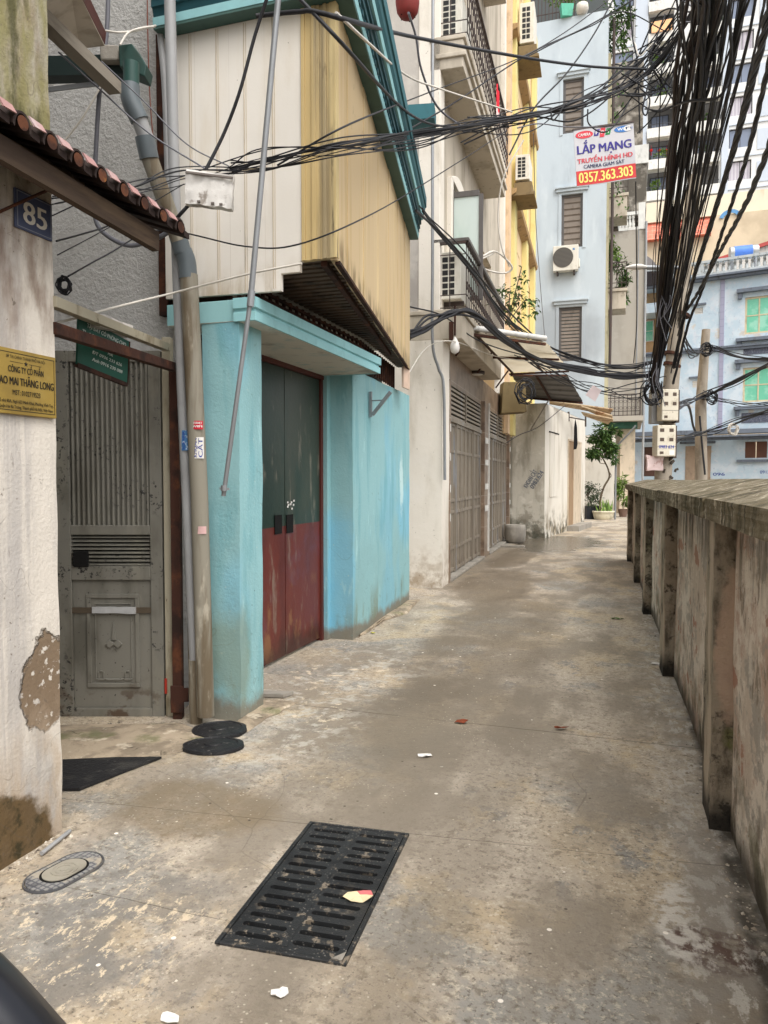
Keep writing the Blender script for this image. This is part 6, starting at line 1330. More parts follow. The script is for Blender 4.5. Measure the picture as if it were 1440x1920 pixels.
mb = MB(); mb.box(-.6, -.5, .0, .4, -2.0, -.3); mb.box(.5, .6, -.3, .1, -2.0, -.3); obj('stand', mb, m_galv, t)
t = thing('roof_shed', 'small roof shed with red sloping edge behind the balustrade of the light blue house', 'shed', tuple(D(1390, 480, 45)))
o = t.location.copy(); mb = MB(); mb.extr([tuple(D(x, y, 45)-o) for x, y in ((1332, 510), (1480, 500), (1480, 448), (1332, 492))], (0, 3, 0)); obj('wall', mb, plain('shed_grey', (190, 184, 176), .8), t)
mb = MB(); mb.bar(D(1330, 492, 44.9)-o, D(1480, 443, 44.9)-o, .3, .2); obj('roof_edge', mb, plain('shed_red', (160, 66, 60), .6), t)
# ================================================================= apartment tower
ap = D(1150, 420, 76); Af = Fr((ap.x, ap.y), 19.0); ha = lambda px, py, c=0: Af.hy(px, py, c)
T = thing('apartment_tower', 'white high rise apartment tower with stacked green balconies filling the upper right', 'apartment tower', fr=Af)
m_tw = mat('tower_white', S(224, 224, 222), .85, [(S(206, 206, 206), .5, [N(.3, .48, .66, det=6)]), (S(190, 170, 140), .5, [N(.5, .62, .72, st=(1, 1, .2), seed=5)])])
m_twb = mat('tower_blue_grey', S(198, 206, 216), .85, [(S(184, 194, 208), .5, [N(.3, .48, .66)])])
xA, xB = ha(1128, 200)[0], 26.0; zb = 0; zt_ = 66
bay = (ha(1215, 200)[0], ha(1261, 200)[0]); wl = (ha(1149, 200)[0], ha(1186, 200)[0]); wr = (ha(1368, 200)[0], ha(1411, 200)[0]); pier = (ha(1190, 200)[0], ha(1213, 200)[0]); pier2 = (ha(1354, 200)[0], ha(1367, 200)[0])
bay2 = (ha(1300, 200)[0], ha(1350, 200)[0])
z0_ = ha(1238, 372)[1]; fl = (ha(1238, 255)[1]-ha(1238, 372)[1])/2.0
fz = [z0_+fl*k for k in range(-2, 11)]
holes = []
for z in fz:
    holes.append((bay[0], bay[1], z+.15, z+fl-.35)); holes.append((bay2[0], bay2[1], z+.15, z+fl-.35))
    holes.append((wl[0], wl[1], z+.9, z+2.7)); holes.append((wr[0], wr[1], z+.9, z+2.7))
mb = MB(); holed(mb, PF, xA, xB, 0, zt_, holes, .4)
mb.quad((xA, 12, 0), (xA, 0, 0), (xA, 0, zt_), (xA, 12, zt_)); mb.quad((xA, 0, zt_), (xB, 0, zt_), (xB, 12, zt_), (xA, 12, zt_)); obj('wall', mb, m_tw, T)
mb = MB(); mb.box(pier[0], pier[1], -.35, -.004, 0, zt_-1); mb.box(pier2[0], pier2[1], -.3, -.004, 0, zt_-1)
for z in fz: mb.box(ha(1421, 200)[0], xB, -.06, -.004, z+.5, z+2.4)
obj('blue_grey_pier', mb, m_twb, T)
mb = MB()
for z in fz: mb.box(xA, pier[0]-.02, -.1, -.004, z-.0, z+.12); mb.box(pier2[1]+.02, xB, -.1, -.004, z+.0, z+.10)
obj('floor_line', mb, m_twb, T)
mb = MB(); mb.box(bay[0]-.1, bay2[1]+.1, 1.6, 1.7, 0, zt_); obj('loggia_back', mb, plain('loggia_grey', (120, 118, 116), .85), T)
m_dk = mat('dark_frame', S(62, 62, 66), .5); m_gl2 = mat('tower_glass', S(120, 130, 150), .15, spec=.6); m_gl3 = mat('curtained_glass', S(176, 168, 178), .25, [(S(200, 196, 200), .8, [('s', 0, .3, .4, .6)])])
m_br = plain('balcony_white', (224, 222, 216), .8, dirt=.25)
plants = []
for i, z in enumerate(fz):
    for bi, b in enumerate((bay, bay2)):
        mb = MB(); mb.box(b[0]-.05, b[1]+.05, -.55, -.02, z-.3, z+.62); bl_ = obj('balcony', mb, m_br, T)
        mb = MB(); mb.box(b[0], b[1], -.5, -.46, z+.95, z+1.0)
        for k in range(9): x = b[0]+(b[1]-b[0])*k/8; mb.box(x-.015, x+.015, -.5, -.46, z+.62, z+.95)
        obj('rail', mb, m_dk, bl_)
        if bi == 0 or i % 2: window(T, lambda a_, d, z_: Vector((a_, d+1.45, z_)), b[0]+.3, b[1]-.3, z+.2, z+2.6, 0, m_dk, m_gl2, 3, 1, .07)
        if (i*2+bi) % 3 != 2: plants.append((b, z, i*2+bi))
    window(T, PF, wl[0], wl[1], z+.9, z+2.7, .2, m_dk, m_gl3 if i % 2 else m_gl2, 2, 1, .08); window(T, PF, wr[0], wr[1], z+.9, z+2.7, .2, m_dk, m_gl2 if i % 2 else m_gl3, 2, 1, .08)
for b, z, s_ in plants:
    c = Af.w((b[0]+b[1])/2, -.1, z+.9); R_ = random.Random(s_); mb = MB()
    mb.blob((R_.uniform(-.5, .5), 0, .25), (R_.uniform(.6, 1.1), .3, R_.uniform(.3, .7)), 150, .28, .14, 7, s_+50)
    if c.x/c.y*F+720 < 1320: 
        fidx = fz.index(z); tag(obj('balcony_greenery', mb, m_leafd if s_ % 2 else m_leafl, loc=tuple(c), rotz=-Af.ang), 'small potted greenery on a white balcony of the apartment tower', 'plant', 'plants on the tower balconies')
k_ = min(range(len(fz)), key=lambda k: abs(fz[k]-ha(1238, 66)[1]))
x0_, zz1 = ha(1222, 38, -.6); x1_, zz0 = ha(1260, 56, -.6)
t = thing('orange_blind', 'orange roller blind shading a balcony of the apartment tower', 'blind', loc=tuple(Af.w(x0_, -.6, zz0)), rotz=-Af.ang)
mb = MB(); mb.hexa([(0, -.1, 0), (x1_-x0_, -.1, 0), (x1_-x0_, -.05, 0), (0, -.05, 0), (0, .3, zz1-zz0), (x1_-x0_, .3, zz1-zz0), (x1_-x0_, .35, zz1-zz0), (0, .35, zz1-zz0)]); obj('fabric', mb, plain('orange_fabric', (230, 176, 128), .8), t)
for k, px in enumerate((1221, 1236, 1250)):
    c = D(px, 282, 75); t = thing('balcony_lantern', 'small red paper lantern in the row of three hung on a tower balcony', 'lantern', tuple(c), group='red lanterns on the tower balcony')
    mb = MB(); mb.lathe([(.04, -.15), (.13, -.08), (.16, 0), (.13, .08), (.04, .15)], seg=12); obj('body', mb, mat('lantern_%d' % k, S(206, 40, 34), .6), t); mb = MB(); mb.tube([(0, 0, .2), (0, 0, .5)], .015, 5); mb.tube([(0, 0, -.2), (0, 0, -.5)], .03, 5); obj('tassel', mb, m_stred, t)
# ================================================================= stained boundary wall on the right
R1 = G(1330, 1555); RW = Fr((R1.x, R1.y), Q=tuple(G(1175, 1050)))
T = thing('boundary_wall', 'waist high stained cement wall with pilasters and a sloping mossy coping on the right', 'wall', fr=RW)
rl = RW.loc(G(1175, 1050)).y
m_panel = mat('stained_pink_plaster', S(200, 184, 168), .92, [
    (S(222, 210, 196), .9, [N(4, .49, .55, st=(1, .6, .8), det=11, ro=.72)]),
    (S(186, 156, 138), .8, [N(3, .53, .59, st=(1, .6, .8), det=11, ro=.72, seed=8)]),
    (S(160, 152, 142), .8, [N(4, .53, .58, st=(1, .6, .9), det=11, ro=.72, seed=31)]),
    (S(226, 216, 202), .6, [N(12, .56, .61, st=(1, .7, .45), det=10, ro=.7, seed=4)]),
    (S(128, 114, 100), .8, [N(12, .56, .62, st=(1, .7, .4), det=10, ro=.7, seed=11)]),
    (S(168, 122, 102), .85, [N(5, .60, .62, st=(1, .6, 1), det=9, seed=34)]),
    (S(66, 58, 47), .9, [('z', .98, 1.3, dict(wob=.4, ws=8, st=(1, 1, .05))), N(9, .42, .56, st=(1, 1, .12), seed=17, det=8)]),
    (S(96, 92, 66), .8, [('z', .5, .08, dict(wob=.5, ws=3)), N(6, .45, .58, st=(1, .7, .7), seed=14, det=10)]),
    (S(62, 54, 45), .85, [('z', .18, .02, dict(wob=.2))]), (S(48, 42, 36), .8, [N(34, .66, .71, seed=19, det=8)])],
    bump=[(16, .6), (60, .5)], bumpd=.012)
m_pil = mat('mouldy_shaded_cement', S(146, 135, 118), .95, [(S(68, 60, 49), .85, [N(5, .45, .60, st=(1, 1, .5), det=10, ro=.7)]), (S(140, 126, 108), .85, [N(4, .57, .64, st=(1, 1, .6), det=8, seed=5)]), (S(104, 106, 58), .7, [N(3, .56, .66, seed=9), ('z', 1.0, .5, dict(wob=.3))]), (S(40, 34, 28), .8, [N(12, .53, .62, det=10, ro=.7, seed=13)]), (S(186, 170, 150), .9, [('z', .018, .004, dict(ax=0)), N(8, .42, .56, st=(1, 1, .2), det=10, seed=21)]), (S(176, 152, 132), .85, [('e', (.09, .0, .78), (.08, .06, .3), .15, dict(wob=.5, ws=9))]), (S(20, 18, 16), .9, [('z', .2, .04, dict(wob=.1))])], bump=[(30, .9), (90, .5)], bumpd=.012)  # less lit near face painted darker than the alley face, plus green mould
m_cop = mat('mossy_coping', S(128, 118, 98), .92, [(S(182, 172, 152), .85, [N(7, .55, .61, st=(3, .5, .5), det=9, ro=.68, seed=25, rot=.33)]), (S(74, 66, 48), .85, [N(5, .52, .6, st=(3, .45, .5), det=9, ro=.68, seed=28, rot=.33)]), (S(100, 90, 68), .9, [N(4, .44, .58, st=(.9, 1.2, 1), det=9)]), (S(186, 174, 154), .85, [N(9, .57, .62, st=(.8, 1.3, .5), det=10, ro=.7, seed=5)]), (S(70, 64, 44), .85, [N(5, .54, .62, st=(1, 1, .4), det=9, seed=9)]), (S(44, 40, 32), .8, [N(12, .56, .66, st=(.8, 1.4, .3), det=9, seed=12)]), (S(190, 182, 168), .6, [N(24, .64, .72, seed=15)])], bump=[(14, .8), (60, .5)], bumpd=.012)
mb = MB(); mb.rough(.087, .30, -5.2, rl, -.05, 1.34, .14, .010, 3, 4); obj('panel_wall', mb, m_panel, T)
ys = [-2.35, 0, 2.6, 5.2, 7.8, rl-.25]
ys = [-2.6, 0.0, RW.loc(G(1240, 1268)).y, RW.loc(G(1208, 1152)).y, RW.loc(G(1190, 1098)).y+.3, rl-.28]
for y in ys:
    mb = MB(); mb.rough(0, .10, y, y+.27, -.05, 1.335, .05, .007, 8, y); obj('pilaster', mb, m_pil, T)
cuts = [-5.3, -2.3, .12, 2.9, 5.6, 8.3, rl+.08]
mb = MB()
for a, b in zip(cuts[:-1], cuts[1:]):
    jx, jz = rnd.uniform(-.008, .008), rnd.uniform(-.006, .006)
    mb.rough(-.035+jx, .34, a+.004, b-.004, 0, 1, .07, .005, 6, a, warp=lambda p, jz=jz: Vector((p.x, p.y, 1.328+jz+(p.z)*(.088+max(0, p.x+.035)*.23))))
obj('coping', mb, m_cop, T)
# ================================================================= utility pole with meters
py_ = 16.2; pb = D(1236, 1030, py_); pb.z = 0
t = thing('utility_pole', 'leaning concrete utility pole behind the wall end, swallowed in black cables', 'utility pole', tuple(pb))
o = pb; d_ = lambda px, py, y=py_: D(px, py, y)-o
m_pole = mat('pole_concrete', S(150, 140, 126), .9, [(S(112, 102, 90), .7, [N(3, .46, .64, st=(1, 1, .3), det=8)]), (S(176, 168, 154), .5, [N(6, .56, .7, seed=4)])], bump=[(20, .3)], bumpd=.006)
top = d_(1302, 330); mb = MB(); mb.tube([Vector((0, 0, -.1)), d_(1245, 860), d_(1262, 680), top], [.19, .175, .16, .13], 16); obj('shaft', mb, m_pole, t)
mb = MB()
for (px, py) in ((1262, 665), (1260, 685), (1277, 590)): c = d_(px, py); mb.tube([c+Vector((-.01, 0, -.03)), c+Vector((.01, 0, .03))], .185, 16)
obj('strap', mb, m_rust, t)
mb = MB(); mb.lathe([(.14, -.35), (.16, -.2), (.15, .1), (.06, .22), (.05, .2)], c=tuple(d_(1243, 880)), seg=12); R_ = random.Random(3)
for k in range(14): p = d_(1243, 880)+Vector((R_.uniform(-.2, .2), -.16, R_.uniform(-.25, .25))); mb.bar(p, p+Vector((R_.uniform(-.1, .1), R_.uniform(-.05, .02), R_.uniform(-.12, .1))), .03, .05)
obj('debris_wrap', mb, plain('dark_tape', (70, 62, 54), .8, dirt=.7), t)
m_meter = mat('meter_plastic', S(206, 198, 180), .5, [(S(160, 146, 122), .6, [N(6, .5, .68, det=8)]), (S(120, 106, 84), .7, [N(14, .62, .7, seed=4)])])
for (cx, cy, w_, h_, ns, lab) in ((1252, 760, 33, 58, 4, 'cream meter box with four windows, the upper of two on the leaning pole'), (1245, 827, 37, 58, 4, 'cream meter box with four windows and stickers, the lower of two on the leaning pole')):
    c = D(cx, cy, py_-.35); s_ = (py_-.35)/F; W_, Hh = w_*s_, h_*s_
    m = thing('meter_box', lab, 'meter box', tuple(c), rotz=math.radians(8)); mb = MB(); mb.box(-W_/2, W_/2, -.11, .12, -Hh/2, Hh/2); obj('case', mb, m_meter, m, bevel=.02)
    mb = MB()
    for i in range(2):
        for j in range(2): x, z = (-.25+.5*i)*W_, (.34-.30*j)*Hh; mb.box(x-W_*.11, x+W_*.11, -.114, -.1105, z-Hh*.055, z+Hh*.055)
    mb.box(-W_*.36, -W_*.16, -.114, -.1105, -Hh*.42, -Hh*.34); obj('meter_window', mb, plain('meter_window_%d' % cy, (84, 70, 60), .3), m)
    mb = MB(); mb.box(-W_*.48, W_*.48, -.113, -.1105, -Hh*.18, -Hh*.17); obj('seam', mb, m_iron, m)
    if cy > 800: mb = MB(); mb.text('0983 624', (-W_*.4, -.1125, -Hh*.24), (1, 0, 0), (0, 0, 1), w=W_*.8, h=.07, bold=.02); obj('lettering', mb, m_stblue, m); mb = MB(); mb.box(W_*.15, W_*.42, -.1125, -.1105, -Hh*.45, -Hh*.3); obj('sticker', mb, m_paper, m)
    mb = MB(); mb.box(W_*.5, W_*.5+.07, -.02, .2, -Hh*.55, Hh*.5); obj('back_plate', mb, m_iron, m)
t = thing('grey_fuse_box', 'narrow pale grey box half hidden left of the upper meter box', 'box', tuple(D(1231, 758, py_-.1))); mb = MB(); mb.box(-.14, .12, -.1, .1, -.42, .32); obj('case', mb, m_pvc, t, bevel=.015)
mb = MB(); mb.rough(-.2, .2, -.03, .03, -.16, .16, .05, .03, 6, 3); tag(obj('plastic_bag', mb, mat('pinkish_bag', S(206, 184, 180), .6, [(S(160, 120, 112), .7, [N(9, .52, .64)])]), loc=tuple(D(1228, 868, py_-.3)), rotz=.2), 'crumpled pinkish plastic bag stuck on the pole below the meter boxes', 'bag')
t = thing('street_lamp', 'slim white street lamp head on an arm pointing left from the leaning pole', 'street lamp', tuple(D(1238, 503, py_))); o_ = t.location.copy()
mb = MB(); mb.tube([D(1205, 501, py_)-o_, D(1290, 502, py_)-o_], .045, 10); obj('arm', mb, m_galv, t)
mb = MB(); mb.tube([D(1172, 502, py_)-o_, D(1186, 500.5, py_)-o_, D(1200, 500, py_)-o_, D(1212, 501, py_)-o_], [.02, .09, .10, .05], 12); mb.v = [(v[0], v[1], v[2]*.6+(D(1195, 501, py_)-o_).z*.4) for v in mb.v]; obj('head', mb, mat('lamp_grey', S(196, 192, 186), .4), t)
t = thing('concrete_post', 'shorter round concrete post before the light blue house, tied with cables', 'utility pole', (D(1317, 900, 22).x, 22, 0)); o_ = t.location.copy()
mb = MB(); mb.tube([Vector((0, 0, -.1)), D(1314, 760, 22)-o_, D(1324, 618, 22)-o_], [.19, .155, .115], 16); obj('shaft', mb, m_pole, t)
# ================================================================= cables
def CD(px, py, y):
    T_ = [(300, 4.40), (540, 4.15), (632, 4.05), (670, 4.35), (700, 4.8), (735, 5.6), (767, 6.9), (800, 8.0)]
    if py < 560 and T_[0][0] < px < T_[-1][0]:
        for (a, ya), (b, yb) in zip(T_, T_[1:]):
            if a <= px <= b: y = min(y, ya+(yb-ya)*(px-a)/(b-a))
    return D(px, py, y)
def cable(pts, r, m=None, label='', cat='cable', group=None, name='cable', n=8, seg=6):
    P = [CD(*q) for q in cr(pts, n)]; o = P[len(P)//2].copy(); mb = MB(); mb.tube([p-o for p in P], r, seg)
    return tag(obj(name, mb, m or m_wire, loc=tuple(o)), label, cat, group)
def twist(mb, pts, r, pitch, n=60, ks=2):
    path = cr(pts, max(2, int(n/(len(pts)-1))))
    Ls = [0]
    for a, b in zip(path, path[1:]): Ls.append(Ls[-1]+(b-a).length)
    for k in range(ks):
        q = []
        for i, p in enumerate(path):
            d = (path[min(i+1, len(path)-1)]-path[max(0, i-1)]).normalized(); a = Vector((1, 0, 0)); a = (a-d*a.dot(d)).normalized(); b = d.cross(a); th_ = 2*math.pi*(Ls[i]/pitch+k/ks)
            q.append(p+(a*math.cos(th_)+b*math.sin(th_))*r)
        mb.tube(q, r*(.9+.15*math.sin(k*2)), 6)
# main bundle: strands tied together
c = D(1250, 500, 13.5); t = thing('cable_bundle', 'massive bundle of black cables sweeping up from the leaning pole to the photo top', 'cable bundle', tuple(c))
R_ = random.Random(21)
for k in range(50):
    a = R_.random(); e = a+R_.gauss(0, .13); g = R_.gauss(0, 1.8)
    pts = [D(1218+16*a+R_.uniform(-5, 5), 722+R_.uniform(-30, 25), 15.7), D(1228+24*a, 640+R_.uniform(-8, 8), 15.1), D(1240+40*e+g*2, 500, 13.6), D(1260+54*e+g*3, 300, 10.6), D(1280+64*e+g*4, 150, 8.6), D(1300+70*e+g*4+R_.gauss(0, 8), 0, 7.0+R_.uniform(-.3, .3)), D(1318+95*e+g*6, -140, 5.4)]
    pts = pts[:2]+[p+Vector((R_.gauss(0, .05), 0, R_.gauss(0, .05))) for p in pts[2:6]]+pts[6:]
    last = pts[-1]; pts.append(Vector((last.x*.95, 0, last.z+.35+R_.uniform(-.1, .1)))); pts.append(Vector((last.x*.95, -7, last.z+.6)))
    mb = MB(); mb.tube(cr([p-c for p in pts], 6), R_.choice((.007, .009, .012, .016, .022)), 5)
    obj('strand', mb, m_wire if k % 4 else mat('brown_cable_%d' % k, S(52, 42, 38), .6), t)
mb = MB()
for (px, py, y) in ((1222, 690, 15.6), (1244, 560, 14.4)):
    for k in range(6): x_, y_ = px+R_.uniform(-16, 14), py+R_.uniform(-25, 10); pts = [D(x_, y_, y-.25), D(x_+R_.uniform(-8, 10), y_+25, y-.3), D(x_+R_.uniform(-12, 16), y_+R_.uniform(40, 75), y-.2)]; mb.tube(cr([p-c for p in pts], 6), .008, 5)
obj('loose_ends', mb, m_wireg, t)
# other heavy twisted cables to the right of the bundle
tw = [([(1283, 500, 14.5), (1300, 440, 13), (1336, 320, 10.8), (1362, 190, 9), (1380, 90, 7.8), (1396, -10, 6.9), (1412, -120, 5.8)], .026, 'twisted black cable just right of the massive bundle'),
      ([(1264, 690, 15.9), (1290, 560, 14.6), (1335, 415, 11.6), (1370, 300, 9.6), (1402, 185, 8), (1440, 30, 6.2), (1468, -100, 5)], .040, 'broadest twisted black cable, leaving the photo at the top right corner'),
      ([(1262, 720, 15.9), (1290, 610, 15), (1318, 540, 13.6), (1366, 400, 10.6), (1404, 280, 8.6), (1446, 100, 6.6), (1490, -100, 4.9)], .030, 'twisted black cable second from the right photo edge'),
      ([(1272, 600, 15.7), (1302, 560, 14.2), (1345, 480, 11.6), (1400, 378, 8.8), (1448, 258, 6.8), (1530, 40, 4.8)], .034, 'thick twisted black cable crossing lowest to the right photo edge'),
      ([(1258, 700, 15.9), (1292, 545, 14.6), (1348, 360, 11), (1382, 240, 9), (1418, 80, 7), (1446, -60, 5.6)], .014, 'thin twisted black cable between two heavy twisted ones')]
for pts, r, lab in tw:
    P = [D(*p) for p in pts]; P.append(P[-1]+(P[-1]-P[-2])*4); o_ = P[0].copy(); mb = MB(); twist(mb, [p-o_ for p in P], r*.5, 1.3, 200, 3); tag(obj('twisted_cable', mb, m_wire, loc=tuple(o_)), lab, 'cable')
for k in range(11):
    a = k/10; f = R_.uniform(-8, 8)
    pts = [(1262+R_.uniform(-6, 10), 610+R_.uniform(-60, 80), 15.8), (1282+20*a+f, 470, 13.5), (1312+40*a+f, 280, 10.5), (1345+60*a+f, 90, 8), (1362+70*a+f, -40, 6.6), (1385+80*a+f, -160, 5.2)]
    cable(pts, R_.uniform(.006, .012), None, 'thin black cable rising beside the massive bundle toward the photo top', 'cable', 'thin cables beside the massive bundle', seg=5)
# bundle crossing the alley, left part
def strands(name, label, cat, spec, n, jit, r, seed, mats=None):
    R = random.Random(seed); P0 = [CD(*q) for q in cr(spec, 5)]; o_ = P0[len(P0)//2].copy(); t_ = thing(name, label, cat, tuple(o_))
    for k in range(n):
        ph = R.random()
        J = [Vector((R.gauss(0, jit*.4), R.gauss(0, jit*.3), R.gauss(0, jit))) for p in spec]; J = cr(J, 5)
        P = [p+j for p, j in zip(P0, J)]
        mb = MB(); mb.tube(cr([p-o_ for p in P], 2), [rr_*max(.42, min(1.2, p.y/8.6)) for rr_ in (R.uniform(*r),) for p in cr(P, 2)], 5); obj('strand', mb, (mats or m_wire) if not isinstance(mats, list) else mats[k % len(mats)], t_)
    return t_
strands('cable_bundle', 'fan of black cables crossing the alley from the gate side past the white box', 'cable bundle', [(96, 380, 3.4), (240, 352, 3.9), (345, 330, 4.2), (500, 306, 4.7), (640, 285, 5.8), (790, 262, 7.2), (900, 238, 8.2), (985, 224, 8.6)], 7, .042, (.005, .008), 5)
strands('cable_bundle', 'tight black bundle from the white box up to the massive bundle across the banner', 'cable bundle', [(430, 322, 4.3), (500, 300, 4.7), (640, 268, 5.8), (800, 246, 7.2), (985, 216, 8.6), (1080, 198, 8.9), (1170, 168, 9.1), (1240, 112, 9.0), (1300, 20, 8.0)], 8, .026, (.007, .011), 6)
strands('cable_bundle', 'loose upper spray of black cables fanning from the banner to the massive bundle', 'cable bundle', [(870, 240, 8.2), (990, 222, 8.7), (1090, 180, 9.2), (1180, 128, 9.4), (1240, 70, 9.2), (1290, -20, 8.6)], 9, .12, (.006, .010), 7)
strands('cable_bundle', 'lower black bundle sagging past the sheet awnings to the leaning pole', 'cable bundle', [(766, 632, 9.2), (800, 612, 9.5), (840, 588, 9.8), (885, 585, 10.1), (945, 632, 11.6), (1010, 676, 13), (1090, 694, 14.4), (1160, 706, 15.2), (1232, 702, 15.8)], 9, .035, (.010, .016), 8)
strands('cable_bundle', 'thin sagging black wires below the lower bundle on the way to the leaning pole', 'cable bundle', [(790, 400, 8.6), (880, 505, 10.2), (940, 590, 12), (1000, 640, 13.4), (1080, 672, 14.6), (1170, 690, 15.3), (1235, 675, 15.9)], 6, .05, (.008, .012), 9)
strands('cable_bundle', 'loose wires sagging between the low house and the leaning pole', 'cable bundle', [(960, 655, 13.5), (1040, 700, 15), (1120, 732, 15.6), (1190, 735, 15.8), (1240, 715, 16)], 6, .12, (.006, .010), 10)
strands('cable_bundle', 'black cables strung from the leaning pole to the concrete post and off to the right', 'cable bundle', [(1262, 760, 16), (1290, 752, 19), (1320, 742, 21.8), (1380, 715, 20), (1450, 680, 18)], 7, .05, (.010, .016), 12)
strands('cable_bundle', 'black cables draped from the leaning pole down to the concrete post top', 'cable bundle', [(1275, 590, 16), (1284, 640, 17.5), (1300, 668, 20), (1322, 652, 21.8)], 5, .12, (.010, .015), 13)
strands('cable_bundle', 'black cables leaving the concrete post top toward the right photo edge', 'cable bundle', [(1322, 652, 21.8), (1345, 655, 21.5), (1390, 670, 20.5), (1460, 676, 19)], 6, .05, (.010, .016), 14)
strands('cable_bundle', 'low black cables from the meter boxes to the right along the light blue house', 'cable bundle', [(1262, 832, 16), (1300, 815, 20), (1340, 806, 22), (1390, 790, 20), (1450, 772, 18)], 6, .06, (.008, .014), 15)
strands('cable_bundle', 'thin cables fanning right from the concrete post middle', 'cable bundle', [(1318, 742, 21.8), (1350, 750, 21.5), (1400, 756, 21), (1460, 758, 20)], 5, .08, (.007, .010), 16)
